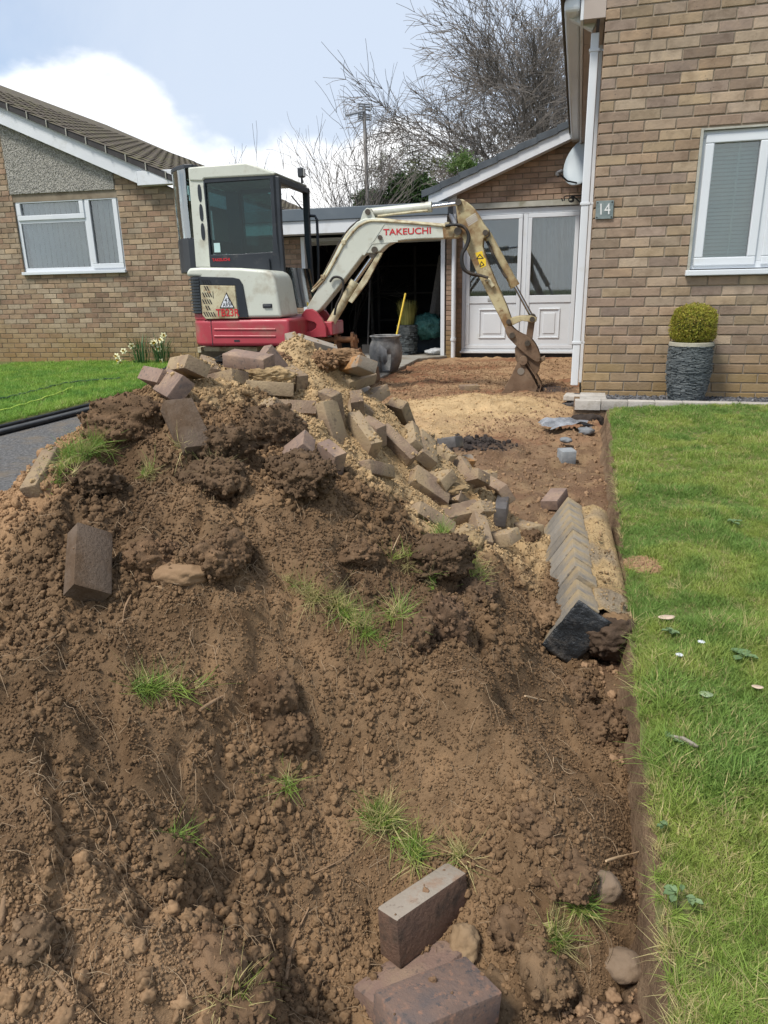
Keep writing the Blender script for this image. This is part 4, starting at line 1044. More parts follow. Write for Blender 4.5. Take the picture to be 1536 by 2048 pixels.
# the bungalow across the close, out of frame on the left: seen only as a reflection in the window
def build_opposite():
    o = Vector((-24.0, -6.0, -2.9)); T = Vector((0.35, -0.94, 0)).normalized(); N_ = Vector((-0.94, -0.35, 0)).normalized(); F = frame_fn(o, T, N_)
    t = thing('opposite_bungalow', o, 'bungalow with a white-edged gable across the close, beyond the left edge of the picture', 'house')
    b = MB(); b.prism([(-4, -0.5), (4, -0.5), (4, 2.6), (0, 4.3), (-4, 2.6)], 0, 8, F); b.build('wall', mat('far brick', [(0.22, 0.17, 0.12), (0.28, 0.22, 0.16)], scale=9, rough=0.9, pos=True), t)
    b = MB(); b.prism([(-4.4, 2.45), (0, 4.33), (4.4, 2.45), (4.4, 2.65), (0, 4.55), (-4.4, 2.65)], -0.3, 8.3, F); b.build('roof', mTileB, t)
    b = MB(); b.prism([(-4.4, 2.40), (0, 4.28), (4.4, 2.40), (4.4, 2.62), (0, 4.50), (-4.4, 2.62)], -0.33, -0.302, F); b.build('bargeboard', mWhite, t)
build_opposite()
# ------------------------------------------------------------------ the mini excavator
mCream = mat('cream paint', [(0.50, 0.52, 0.45), (0.56, 0.575, 0.50)], scale=3, rough=0.38, spec=0.5, dirt=((0.30, 0.25, 0.17), 5.5, 0.52, 0.80), dirt2=((0.33, 0.29, 0.21), 34, 0.62, 0.76), rvar=0.1, pos=True)
mCreamD = mat('worn cream paint', [(0.47, 0.42, 0.265), (0.54, 0.495, 0.34)], scale=4, rough=0.6, dirt=((0.22, 0.145, 0.075), 7, 0.45, 0.66), dirt2=((0.24, 0.10, 0.03), 19, 0.60, 0.72), bscale=40, bstr=0.25, bdist=0.004, pos=True)
mArm = mat('rust streaked ochre paint', [(0.40, 0.335, 0.18), (0.48, 0.42, 0.255)], scale=4, rough=0.62, dirt=((0.21, 0.12, 0.05), 6, 0.44, 0.64), dirt2=((0.16, 0.085, 0.035), 22, 0.56, 0.70), bscale=40, bstr=0.3, bdist=0.004, pos=True)
mRed = mat('red paint', [(0.33, 0.035, 0.05), (0.40, 0.05, 0.065)], scale=3, rough=0.42, spec=0.5, dirt=((0.24, 0.15, 0.105), 5, 0.52, 0.8), dirt2=((0.5, 0.36, 0.33), 27, 0.67, 0.74), rvar=0.1, pos=True)
mBlack = mat('black cab paint', [(0.016, 0.02, 0.026), (0.028, 0.033, 0.04)], scale=4, rough=0.4, dirt=((0.10, 0.095, 0.085), 7, 0.58, 0.85), pos=True)
mRubber = mat('rubber', [(0.014, 0.014, 0.014), (0.025, 0.024, 0.023)], scale=8, rough=0.7, dirt=((0.14, 0.10, 0.065), 6, 0.5, 0.75), pos=True)
mChrome = mat('chrome rod', [(0.55, 0.56, 0.58)], rough=0.18, metal=1.0)
mRust = mat('rusty steel', [(0.13, 0.078, 0.046), (0.19, 0.125, 0.08), (0.25, 0.18, 0.12)], scale=8, rough=0.65, metal=0.2, dirt=((0.10, 0.06, 0.035), 16, 0.48, 0.68), bscale=45, bstr=0.4, bdist=0.004, pos=True)
mRustO = mat('orange rusted steel', [(0.23, 0.105, 0.045), (0.30, 0.15, 0.07)], scale=9, rough=0.8, bscale=40, dirt=((0.10, 0.065, 0.04), 10, 0.5, 0.7), pos=True)
mPin = mat('greasy pin', [(0.08, 0.065, 0.05), (0.12, 0.10, 0.08)], scale=20, rough=0.45, metal=0.6, pos=True)
mRedTxt = mat('red lettering', [(0.55, 0.02, 0.03)], rough=0.5)
mBlkTxt = mat('black lettering', [(0.02, 0.02, 0.022)], rough=0.5)
mYellow = mat('yellow sticker', [(0.75, 0.50, 0.02), (0.80, 0.56, 0.03)], scale=9, rough=0.5, dirt=((0.25, 0.18, 0.08), 22, 0.6, 0.75), pos=True)
mGlassC = glass_mat('teal cab glass', (0.40, 0.56, 0.56), 0.7, 1.5, 0.005)
mGlassR = glass_mat('teal rear glass', (0.46, 0.74, 0.73), 1.2, 1.5, 0.16)
EH = radians(13.0); EX = Vector((cos(EH), -sin(EH), 0)); EY = Vector((sin(EH), cos(EH), 0)); EO = Vector((-1.34, 7.95, -0.30))
def XF(x, y, z): return EO + EX * x + EY * y + Vector((0, 0, z))
def ep(px, py, y):
    p = at_plane(px, py, EO + EY * y, EY) - EO; return (p.dot(EX), p.z)
def zc(ox, oy, s):                                         # zoom-crop coordinates -> local (x, z) on plane y
    return lambda pts, y: [ep(ox + a / s, oy + b / s, y) for a, b in pts]
Z1 = zc(320, 300, 4.042); Z2 = zc(580, 380, 2.56)
def smooth_poly(pts, n=2):
    for _ in range(n):
        q = []
        for i in range(len(pts)):
            a, b = pts[i], pts[(i + 1) % len(pts)]
            q += [(a[0] * .75 + b[0] * .25, a[1] * .75 + b[1] * .25), (a[0] * .25 + b[0] * .75, a[1] * .25 + b[1] * .75)]
        pts = q
    return pts
def build_excavator():
    t = thing('mini_excavator', XF(0, 0, 0), 'cream and red mini excavator with black cab and dug-in bucket behind the soil heap', 'excavator')
    NS = -0.70                                              # near side of the house
    # --- tracks
    for y0, y1 in ((-0.74, -0.49), (0.49, 0.74)):
        b = MB(); R = 0.21; L_ = 0.75; prof = []
        for k in range(13): a = -pi / 2 + pi * k / 12; prof.append((L_ + R * cos(a), R + R * sin(a)))
        for k in range(13): a = pi / 2 + pi * k / 12; prof.append((-L_ + R * cos(a), R + R * sin(a)))
        inner = [(x * 0.93, 0.21 + (z - 0.21) * 0.78) for x, z in prof]
        n = len(prof); vs = [XF(x, y0, z) for x, z in prof] + [XF(x, y1, z) for x, z in prof] + [XF(x, y0, z) for x, z in inner] + [XF(x, y1, z) for x, z in inner]
        fs = []
        for i in range(n):
            j = (i + 1) % n; fs += [(i, j, j + n, i + n), (i + 2 * n, i + 3 * n, j + 3 * n, j + 2 * n), (i, i + 2 * n, j + 2 * n, j), (i + n, j + n, j + 3 * n, i + 3 * n)]
        b.add(vs, fs)
        for k in range(-12, 13):
            x = k * 0.06; b.box((x, y0 - 0.003, 0.416), (x + 0.035, y1 + 0.003, 0.437), XF)
        tr = b.build('track', mRubber, t, smooth=40)
        for x in (-L_, L_): b2 = MB(); b2.cyl(XF(x, y0 + 0.03, R), XF(x, y1 - 0.03, R), 0.15, 18); b2.build('wheel', mRust, tr, smooth=40)
        for x in (-.42, -.14, .14, .42): b2 = MB(); b2.cyl(XF(x, y0 + 0.04, 0.12), XF(x, y1 - 0.04, 0.12), 0.075, 14); b2.build('roller', mRust, tr, smooth=40)
    b = MB(); b.box((-0.6, -0.49, 0.16), (0.6, 0.49, 0.36), XF); b.cyl(XF(0, 0, 0.36), XF(0, 0, 0.60), 0.36, 28); b.build('undercarriage', mBlack, t, bevel=0.01)
    b = MB(); a = Z1([(300, 1585), (335, 1640)], -0.5); b.box((a[0][0], -0.5, a[1][1]), (a[1][0], -0.2, a[0][1] - 0.01), XF); b.box((a[1][0], -0.45, a[1][1] + 0.01), (a[1][0] + 0.6, -0.2, a[0][1] - 0.012), XF); b.build('belly_plate', mCreamD, t, bevel=0.006)
    # --- red counterweight skirt: rounded in plan, ribbed on the near side
    zt = Z1([(300, 1325), (600, 1368)], NS); zb = Z1([(600, 1588)], NS)[0][1]
    x0 = ep(371, 650, NS)[0] + 0.02; x1 = ep(583, 655, NS)[0]; zmid = zt[1][1]
    def plan(x0, x1, y0, y1, r, n=7):
        P = []
        for k in range(n + 1): a = pi + pi / 2 * k / n; P.append((x0 + r + r * cos(a), y0 + r + r * sin(a)))
        P += [(x1, y0), (x1, y1)]
        for k in range(n + 1): a = pi / 2 + pi / 2 * k / n; P.append((x0 + r + r * cos(a), y1 - r + r * sin(a)))
        return P
    b = MB(); b.prism_z(plan(x0, x1 - 0.02, NS, 0.70, 0.22), zb, zmid, XF)
    body = b.build('counterweight', mRed, t, bevel=0.035, seg=4, smooth=50)
    b = MB()
    cut = Z1([(338, 1325), (372, 1372)], NS)
    b.prism_z(plan(x0 + 0.003, cut[1][0] - 0.02, NS + 0.003, 0.69, 0.22), zmid - 0.001, zt[0][1], XF); b.build('tail_guard', mRed, t, bevel=0.015, seg=3, smooth=50)
    b = MB()
    for yy in (1450, 1506):
        q = Z1([(440, yy), (935, yy)], NS); b.tube([XF(q[0][0], NS + 0.004, q[0][1]), XF(q[1][0], NS + 0.004, q[1][1])], 0.013, 8)
    b.build('rib', mRed, body, smooth=60)
    b = MB(); q = Z1([(600, 1535), (645, 1550)], NS); b.box((q[0][0], NS - 0.003, q[1][1]), (q[1][0], NS + 0.01, q[0][1]), XF); q = Z1([(408, 1375), (425, 1580)], NS); b.prism([(q[0][0], q[0][1]), (q[0][0] + .006, q[0][1]), (q[1][0] + .006, q[1][1]), (q[1][0], q[1][1])], NS - 0.002, NS + 0.002, XF)
    b.build('slot', mBlack, body)
    # --- cream engine cover, grille, side hatch
    top = Z1([(206, 1022), (212, 975), (235, 955), (320, 948), (640, 953), (860, 973), (905, 1000), (930, 1060), (985, 1355), (345, 1362), (334, 1325), (322, 1022)], NS)
    b = MB(); b.prism(top, NS + 0.006, -0.20, XF); cover = b.build('engine_cover', mCream, t, bevel=0.028, seg=4, smooth=60)
    blk = Z1([(314, 1022), (590, 1030), (640, 1042), (668, 1085), (715, 1352), (640, 1352), (612, 1096), (322, 1092)], NS)
    b = MB(); b.prism(blk, NS - 0.006, NS + 0.03, XF); b.build('panel', mBlack, cover, bevel=0.004)
    hat = Z1([(326, 1092), (608, 1098), (634, 1362), (374, 1368), (345, 1335)], NS)
    b = MB(); b.prism(hat, NS - 0.010, NS + 0.03, XF); hatch = b.build('hatch', mCreamD, cover, bevel=0.008, seg=3)
    # slanting vents of the hatch
    for (sx, sy, n) in ((333, 1048, 4), (358, 1100, 2), (343, 1152, 4), (343, 1208, 4), (368, 1258, 2), (354, 1310, 5)):
        for k in range(n):
            x = sx + k * 19
            q = Z1([(x, sy), (x + 9, sy), (x + 27, sy + 36), (x + 18, sy + 36)], NS); b = MB(); b.prism(q, NS - 0.0125, NS, XF); b.build('vent', mBlkTxt, hatch)
    b = MB(); q = Z1([(428, 1142), (438, 1200)], NS); b.box((q[0][0], NS - 0.013, q[1][1]), (q[1][0], NS, q[0][1]), XF); b.build('latch', mBlkTxt, hatch, bevel=0.002)
    b = MB(); q = Z1([(826, 1242), (908, 1278)], NS); b.box((q[0][0], NS - 0.002, q[1][1]), (q[1][0], NS + 0.02, q[0][1]), XF); b.build('handle_recess', mBlack, cover, bevel=0.012, seg=3)
    b = MB(); q = Z1([(838, 1256), (900, 1272)], NS); b.box((q[0][0], NS - 0.010, q[1][1]), (q[1][0], NS, q[0][1]), XF); b.build('handle', mBlack, cover, bevel=0.004)
    # triangle sticker 43 / AR9F and model number
    def ltext(txt, px, py, size, m, par, y, **kw):
        x, z = ep(px, py, y); return put_text(txt, size, 'lettering', m, par, XF(x, y, z), EX, UPV, -EY, **kw)
    tri = Z1([(541, 1150), (608, 1278), (487, 1278)], NS); tin = Z1([(541, 1165), (597, 1271), (498, 1271)], NS)
    b = MB(); b.prism(tri, NS - 0.014, NS, XF); st = b.build('sticker', mBlkTxt, hatch)
    b = MB(); b.prism(tin, NS - 0.016, NS, XF); b.build('sticker', mWhite, hatch)
    kk = 1 / 4.042
    ltext('43', 320 + 543 * kk, 300 + 1216 * kk, 0.058, mBlkTxt, hatch, NS - 0.0175, depth=0.0004); ltext('AR9F', 320 + 546 * kk, 300 + 1252 * kk, 0.056, mBlkTxt, hatch, NS - 0.0175, depth=0.0004, font_scale=(0.8, 1))
    ltext('TB23R', 320 + 545 * kk, 300 + 1318 * kk, 0.098, mRedTxt, hatch, NS - 0.0125, depth=0.0008, bold=0.0012, font_scale=(0.9, 1))
    # louvred grille at the tail corner
    gx0 = ep(320 + 206 * kk, 600, NS)[0] + 0.015; gx1 = Z1([(318, 1100)], NS)[0][0]; gz1 = Z1([(260, 1024)], NS)[0][1]; gz0 = Z1([(260, 1322)], NS)[0][1]
    b = MB(); b.prism_z(plan(gx0, gx1, NS - 0.004, 0.6, 0.16), gz0, gz1, XF); gr = b.build('grille', mBlack, t, smooth=40)
    for k in range(12):
        z = gz0 + 0.008 + (gz1 - gz0 - 0.02) * k / 11.5; b = MB(); b.prism_z(plan(gx0 - 0.012, gx1 - 0.002, NS - 0.016, 0.6, 0.165), z, z + 0.009, XF); b.build('slat', mat('grille slat', [(0.05, 0.06, 0.07)], rough=0.5) if k == 0 else bpy.data.materials['grille slat'], gr)
    # --- cab
    CY, FY = -0.25, 0.70
    post = Z1([(226, 150), (232, 142), (362, 136), (352, 240), (352, 300), (386, 600), (407, 948), (290, 948), (272, 700)], CY)
    b = MB(); b.prism(post, CY, CY + 0.10, XF); rp = b.build('cab_post', mCream, t, bevel=0.02, seg=3, smooth=50)
    b = MB(); b.prism(post, FY - 0.10, FY, XF); b.build('cab_post', mBlack, t, bevel=0.02, seg=3, smooth=50)
    for q in ([(300, 280), (330, 276), (342, 418), (314, 422)], [(315, 438), (342, 436), (356, 574), (326, 578)], [(328, 592), (356, 590), (370, 728), (338, 732)]):
        b = MB(); b.prism(smooth_poly(Z1(q, CY), 2), CY - 0.004, CY + 0.02, XF); b.build('vent', mBlack, rp)
    roof = Z1([(232, 142), (362, 130), (700, 104), (940, 182), (925, 203), (360, 232), (345, 255), (240, 250)], CY)
    b = MB(); b.prism(roof, CY - 0.012, FY + 0.012, XF); b.build('roof', mCream, t, bevel=0.03, seg=4, smooth=50)
    # door: frame around the side window, lower panel
    xw0 = Z1([(362, 500)], CY)[0][0]; q = Z1([(352, 232), (400, 846), (930, 204), (930, 832)], CY)
    fr_out = Z1([(350, 236), (925, 202), (985, 1010), (1000, 1290), (985, 1350), (860, 975), (640, 955), (405, 945)], CY)
    def ring(outer, inner, y0, y1):
        n = len(outer); b = MB(); vs = [XF(x, y0, z) for x, z in outer] + [XF(x, y0, z) for x, z in inner] + [XF(x, y1, z) for x, z in outer] + [XF(x, y1, z) for x, z in inner]; fs = []
        for i in range(n):
            j = (i + 1) % n; fs += [(i, j, j + n, i + n), (i + 2 * n, i + 3 * n, j + 3 * n, j + 2 * n), (i, i + 2 * n, j + 2 * n, j), (i + n, j + n, j + 3 * n, i + 3 * n)]
        b.add(vs, fs); return b
    wo = Z1([(348, 228), (640, 215), (935, 200), (955, 600), (985, 1010), (700, 958), (405, 945), (378, 600)], CY)
    wi = Z1([(362, 268), (640, 248), (885, 232), (905, 560), (912, 822), (700, 838), (412, 846), (385, 560)], CY)
    door = ring(wo, wi, CY, CY + 0.06).build('door', mBlack, t, bevel=0.006)
    b = MB(); b.prism(wi, CY + 0.02, CY + 0.026, XF); b.build('pane', mGlassC, door)
    xm = (wi[1][0] + wi[5][0]) / 2
    fo = [wo[0], (xm + 0.03, wo[1][1]), (xm + 0.03, wo[5][1]), wo[6], wo[7]]; fi = [wi[0], (xm - 0.03, wi[1][1]), (xm - 0.03, wi[5][1]), wi[6], wi[7]]
    fd = ring(fo, fi, FY - 0.06, FY).build('far_side', mBlack, t); b = MB(); b.prism(fi, FY - 0.03, FY - 0.024, XF); b.build('pane', mGlassC, fd)
    b = MB(); q = Z1([(430, 752), (485, 826)], CY); b.box((q[0][0], CY + 0.012, q[1][1]), (q[1][0], CY + 0.019, q[0][1]), XF); b.build('sticker', mat('pale sticker', [(0.45, 0.62, 0.60)]), door)
    b = MB(); b.tube([XF(*(lambda p: (p[0], CY - 0.015, p[1]))(Z1([(882, 880)], CY)[0])), XF(*(lambda p: (p[0], CY - 0.015, p[1]))(Z1([(892, 975)], CY)[0]))], 0.010, 8); b.build('door_handle', mBlack, door)
    ltext('TAKEUCHI', 320 + 494 * kk, 300 + 888 * kk, 0.05, mRedTxt, door, CY - 0.004, depth=0.0006, bold=0.0008, font_scale=(0.82, 0.8))
    # front: near and far pillars, top bar, lower glass
    pil = Z1([(905, 205), (962, 212), (978, 600), (1022, 1200), (1045, 1285), (1000, 1300), (975, 1000), (935, 700)], CY)
    for y0, y1 in ((CY, CY + 0.055), (FY - 0.055, FY)):
        b = MB(); b.prism(pil, y0, y1, XF); b.build('cab_pillar', mBlack, t, bevel=0.008)
    tb = Z1([(905, 205), (962, 212), (964, 262), (910, 262)], CY)
    b = MB(); b.prism(tb, CY + 0.055, FY - 0.055, XF); b.build('header', mBlack, t, bevel=0.006)
    f0 = Z1([(1000, 945)], CY)[0]; f1 = Z1([(1040, 1280)], CY)[0]
    b = MB(); b.prism([(f0[0] - 0.012, f0[1]), (f0[0] - 0.004, f0[1]), (f1[0] - 0.004, f1[1]), (f1[0] - 0.012, f1[1])], CY + 0.057, FY - 0.057, XF); b.build('lower_windscreen', mGlassR, t)
    # curved rear window bulging behind the posts
    rg = Z1([(124, 212), (131, 255), (150, 500), (176, 738)], 0.2); rx = [p for p in rg]
    P = []
    for x, z in rx:
        row = []
        for k in range(11):
            s = -1 + 2 * k / 10; row.append(tuple(XF(x + 0.34 * abs(s) ** 2.2, 0.225 + 0.47 * s, z)))
        P.append(row)
    link('rear_window', grid_mesh('rear_window', np.array(P), mGlassR), t)
    b = MB()
    for (a, c) in ((0, 1),): pass
    capz = rx[0][1]
    b.prism_z([(rx[0][0] + 0.34 * abs(-1 + 2 * k / 10) ** 2.2 - 0.006, 0.225 + 0.47 * (-1 + 2 * k / 10)) for k in range(11)] + [(rx[0][0] + 0.42, 0.68), (rx[0][0] + 0.42, -0.235)], capz - 0.005, capz + 0.035, XF)
    b.build('rear_frame', mBlack, t, bevel=0.006); b = MB()
    lo = rx[-1]
    b.prism_z([(lo[0] + 0.30 * abs(-1 + 2 * k / 10) ** 2.2, 0.225 + 0.46 * (-1 + 2 * k / 10)) for k in range(11)] + [(lo[0] + 0.40, 0.68), (lo[0] + 0.40, -0.235)], lo[1] - 0.34, lo[1], XF)
    b.build('rear_frame', mBlack, t, bevel=0.006)
    # floor, seat, console, levers
    fl = Z1([(405, 1040)], 0)[0]
    b = MB(); b.box((fl[0] - 0.05, CY + 0.06, 0.66), (f1[0] - 0.02, FY - 0.06, 0.70), XF); b.build('cab_floor', mBlack, t)
    sx = Z1([(480, 700)], 0.2)[0][0]
    b = MB(); b.box((sx - 0.05, 0.02, 1.02), (sx + 0.42, 0.46, 1.12), XF); b.box((sx - 0.06, 0.10, 0.70), (sx + 0.36, 0.40, 1.02), XF)
    seat = b.build('seat', mBlack, t, bevel=0.03, seg=3)
    b = MB(); b.prism([(sx - 0.05, 1.12), (sx + 0.06, 1.12), (sx - 0.04, 1.62), (sx - 0.13, 1.60)], 0.04, 0.44, XF); b.build('backrest', mBlack, seat, bevel=0.03, seg=3)
    for y in (-0.02, 0.52):
        b = MB(); b.box((sx + 0.0, y - 0.06, 0.95), (sx + 0.46, y + 0.06, 1.17), XF); con = b.build('console', mBlack, t, bevel=0.02)
        b = MB(); b.tube([XF(sx + 0.40, y, 1.17), XF(sx + 0.43, y, 1.32)], 0.011, 8); b.cyl(XF(sx + 0.43, y, 1.30), XF(sx + 0.44, y, 1.38), 0.022, 10); b.build('lever', mBlack, con)
    b = MB()
    for y in (0.15, 0.30): b.tube([XF(f1[0] - 0.12, y, 0.70), XF(f1[0] - 0.16, y, 1.15)], 0.010, 8)
    b.build('travel_lever', mBlack, t)
    # wiper arm and opened upper windscreen frame under the roof
    b = MB(); a = ep(585, 392, FY - 0.1); c = ep(602, 418, FY - 0.1); b.tube([XF(a[0] - 0.0, FY - 0.14, a[1]), XF(c[0], FY - 0.05, c[1])], 0.008, 6); b.build('stay', mBlack, t)
    # grab rail in front of the far pillar, work lamp on the roof
    b = MB(); q = [ep(614, 431, FY), ep(630, 432, FY), ep(634, 440, FY), ep(637, 520, FY), ep(636, 600, FY)]; b.tube([XF(x, FY, z) for x, z in q], 0.016, 8); b.build('grab_rail', mBlack, t, smooth=60)
    x, z = ep(603, 346, 0.45)
    b = MB(); b.box((x - 0.035, 0.41, z - 0.045), (x + 0.03, 0.49, z + 0.05), XF); lamp = b.build('work_lamp', mBlack, t, bevel=0.015, seg=3)
    b = MB(); b.box((x + 0.028, 0.418, z - 0.037), (x + 0.036, 0.482, z + 0.042), XF); b.build('lens', mat('lamp lens', [(0.55, 0.56, 0.55)], rough=0.2), lamp, bevel=0.004)
    b = MB(); b.tube([XF(x, 0.45, z - 0.10), XF(x, 0.45, z - 0.04)], 0.012, 8); b.build('bracket', mBlack, lamp)
    # red front casting with the swing bracket
    b = MB(); q0 = Z1([(1060, 1390), (1060, 1500)], -0.1); b.box((x1 - 0.04, -0.13, q0[1][1]), (x1 + 0.24, 0.30, q0[0][1]), XF); b.build('front_casting', mRed, t, bevel=0.012)
    C = Z2([(62, 640), (84, 610), (112, 608), (140, 625), (168, 662), (186, 700), (190, 752), (60, 756), (60, 728), (112, 722), (136, 706), (140, 688), (128, 676), (92, 668), (70, 662)], -0.17)
    for y0, y1 in ((-0.20, -0.15), (0.12, 0.17)):
        b = MB(); b.prism(C, y0, y1, XF); b.build('swing_bracket', mRed, t, bevel=0.006)
    b = MB(); q = Z2([(150, 650), (205, 715), (190, 752), (150, 752)], 0); b.prism(q, -0.12, 0.12, XF); b.build('swing_post', mRed, t, bevel=0.01)
    # --- boom
    BY = 0.085
    bo = Z2([(98, 600), (140, 530), (185, 450), (232, 352), (280, 258), (320, 200), (352, 168), (390, 150), (440, 146), (520, 156), (620, 168), (720, 180), (800, 186), (858, 190), (884, 205), (882, 232), (860, 243), (790, 250), (700, 252), (600, 258), (535, 268), (498, 288), (470, 316), (440, 327), (405, 326), (382, 336), (362, 362), (335, 398), (270, 482), (215, 552), (165, 612), (122, 640)], 0)
    b = MB(); b.prism(bo, -BY, BY, XF); boom = b.build('boom', mCream, t, bevel=0.010, seg=2)
    b = MB(); q = Z2([(425, 272), (492, 172), (498, 172), (433, 274)], 0); b.prism(q, -BY - 0.004, -BY + 0.002, XF); q = Z2([(415, 272), (560, 262), (562, 268), (415, 280)], 0); b.prism(q, -BY - 0.004, -BY + 0.002, XF); q = Z2([(382, 334), (424, 274), (432, 276), (392, 336)], 0); b.prism(q, -BY - 0.004, -BY + 0.002, XF); b.build('weld_plate', mCream, boom)
    b = MB()
    for c, r in (((434, 306), 0.030), ((462, 243), 0.022)):
        q = Z2([c], -BY)[0]; b.cyl(XF(q[0], -BY - 0.022, q[1]), XF(q[0], BY + 0.02, q[1]), r, 16)
    b.build('pin', mPin, boom, smooth=40)
    tipb = Z2([(786, 186), (850, 188), (886, 204), (884, 232), (858, 246), (792, 250)], 0); b = MB(); b.prism(tipb, -BY - 0.006, BY + 0.006, XF); b.build('boom_tip', mArm, boom, bevel=0.006)
    lug = Z2([(366, 168), (384, 112), (402, 95), (420, 98), (434, 120), (452, 162), (420, 172)], 0)
    for y0, y1 in ((-0.075, -0.045), (0.045, 0.075)): b = MB(); b.prism(lug, y0, y1, XF); b.build('lug', mCream, boom, bevel=0.004)
    b = MB(); q = Z2([(408, 116)], 0)[0]; b.cyl(XF(q[0], -0.095, q[1]), XF(q[0], 0.095, q[1]), 0.026, 16); b.build('pin', mPin, boom, smooth=40)
    x, z = Z2([(600, 213)], -BY)[0]
    put_text('TAKEUCHI', 0.098, 'lettering', mRedTxt, boom, XF(x, -BY - 0.003, z), EX, UPV, -EY, depth=0.0006, bold=0.0014, font_scale=(1.02, 0.82))
    # steel pipes and hoses along the boom
    def path(pts, y, r, m, nm, par, n=8):
        q = Z2(pts, y); b = MB(); P = [Vector(XF(x, y, z)) for x, z in q]; c = []
        for i in range(len(P) - 1):
            p0, p1, p2, p3 = P[max(i - 1, 0)], P[i], P[i + 1], P[min(i + 2, len(P) - 1)]
            for k in range(5):
                s = k / 5; c.append(0.5 * ((2 * p1) + (p2 - p0) * s + (2 * p0 - 5 * p1 + 4 * p2 - p3) * s * s + (3 * p1 - p0 - 3 * p2 + p3) * s ** 3))
        c.append(P[-1]); b.tube(c, r, n); return b.build(nm, m, par, smooth=60)
    path([(118, 505), (165, 450), (215, 368), (262, 276), (300, 218), (345, 176), (400, 150), (470, 150), (560, 160), (700, 172), (810, 180)], -0.05, 0.013, mCreamD, 'pipe', boom)
    path([(112, 520), (172, 462), (228, 366), (272, 282), (312, 226), (352, 186), (405, 160), (480, 160), (600, 168), (720, 178), (805, 186)], -0.088, 0.012, mCreamD, 'pipe', boom)
    path([(100, 520), (150, 470), (200, 380), (250, 280), (300, 205), (345, 165), (392, 138)], 0.02, 0.014, mRubber, 'hose', boom)
    path([(205, 470), (222, 448), (248, 446), (270, 462), (272, 500), (262, 540), (238, 590), (228, 640)], -0.11, 0.012, mRubber, 'hose', boom)
    path([(795, 184), (840, 178), (880, 182), (905, 205), (918, 245), (905, 290), (885, 325), (882, 365), (895, 405), (925, 425), (970, 436), (1015, 450)], -0.13, 0.013, mRubber, 'hose', boom)
    path([(860, 182), (895, 196), (912, 235), (900, 285), (880, 320), (876, 370), (890, 410), (930, 432), (975, 440)], -0.11, 0.012, mRubber, 'hose', boom)
    b = MB()
    for c in ((172, 446), (278, 268), (806, 178)):
        q = Z2([c], -0.07)[0]; b.box((q[0] - 0.022, -0.105, q[1] - 0.022), (q[0] + 0.022, -0.03, q[1] + 0.022), XF)
    b.build('pipe_clamp', mCreamD, boom, bevel=0.004)
    # cylinders
    def ram(name, a, c, d, r1, r2, y, mt):
        qa, qc, qd = Z2([a, c, d], y); b = MB(); A, Cc, D = [Vector(XF(x, y, z)) for x, z in (qa, qc, qd)]
        b.cyl(A, Cc, r1, 20); dirv = (Cc - A).normalized(); b.cyl(Cc - dirv * 0.05, Cc + dirv * 0.004, r1 * 1.12, 20); o = b.build(name, mt, t, smooth=40)
        b = MB(); b.cyl(Cc, D, r2, 14); b.build('rod', mChrome, o, smooth=40)
        b = MB(); b.cyl(D - EY * 0.055, D + EY * 0.055, r2 * 1.9, 14); b.cyl(A - EY * 0.055, A + EY * 0.055, r1 * 0.85, 14); b.build('eye', mPin, o, smooth=40); return o
    ram('arm_cylinder', (412, 117), (724, 86), (868, 68), 0.044, 0.019, 0.0, mCream)
    ac = path([(450, 134), (520, 126), (640, 112), (705, 106)], -0.04, 0.011, mCreamD, 'cylinder_pipe', t)
    ram('boom_cylinder', (186, 722), (332, 470), (430, 330), 0.046, 0.021, -0.02, mCreamD)
    b = MB(); q = Z2([(300, 568), (318, 580), (398, 470), (476, 322), (452, 322), (380, 440)], -0.07); b.prism(q, -0.085, -0.055, XF); b.build('rod_guard', mCreamD, t, bevel=0.004)
    # --- arm
    AY = 0.075
    ar = Z2([(852, 70), (866, 50), (890, 52), (912, 66), (940, 88), (972, 132), (996, 176), (1022, 208), (1018, 236), (994, 252), (990, 290), (1006, 345), (1060, 476), (1112, 592), (1142, 676), (1128, 716), (1106, 716), (1076, 652), (1018, 540), (958, 420), (908, 308), (882, 236), (862, 158)], 0)
    b = MB(); b.prism(ar, -AY, AY, XF); arm = b.build('arm', mArm, t, bevel=0.010, seg=2)
    b = MB()
    for c, r in (((868, 68), 0.030), ((866, 214), 0.036), ((1005, 222), 0.026), ((1122, 672), 0.024)):
        q = Z2([c], 0)[0]; b.cyl(XF(q[0], -AY - 0.035, q[1]), XF(q[0], AY + 0.035, q[1]), r, 16)
    b.build('pin', mPin, arm, smooth=40)
    b = MB(); q = Z2([(948, 322), (984, 312), (992, 345), (1002, 352), (1004, 388), (978, 400), (968, 372)], -AY); b.prism(q, -AY - 0.0016, -AY, XF); stk = b.build('warning_sticker', mYellow, arm)
    b = MB()
    for tr in ([(956, 352), (990, 350), (971, 330)], [(972, 392), (994, 384), (980, 366)]):
        q = Z2(tr, -AY); n_ = len(q)
        for i in range(3):
            a_, c_ = Vector((q[i][0], q[i][1])), Vector((q[(i + 1) % 3][0], q[(i + 1) % 3][1])); d_ = (c_ - a_).normalized(); nn = Vector((-d_.y, d_.x)) * 0.004
            b.prism([tuple(a_ - nn), tuple(c_ - nn), tuple(c_ + nn), tuple(a_ + nn)], -AY - 0.0026, -AY - 0.001, XF)
    b.build('warning_mark', mBlkTxt, arm)
    b = MB()
    for k in range(5):
        q = Z2([(900 + k * 3, 150 + k * 8), (950 + k * 3, 118 + k * 8), (950 + k * 3, 121 + k * 8), (900 + k * 3, 153 + k * 8)], -AY); b.prism(q, -AY - 0.0015, -AY, XF)
    b.build('worn_label', mWhite, arm)
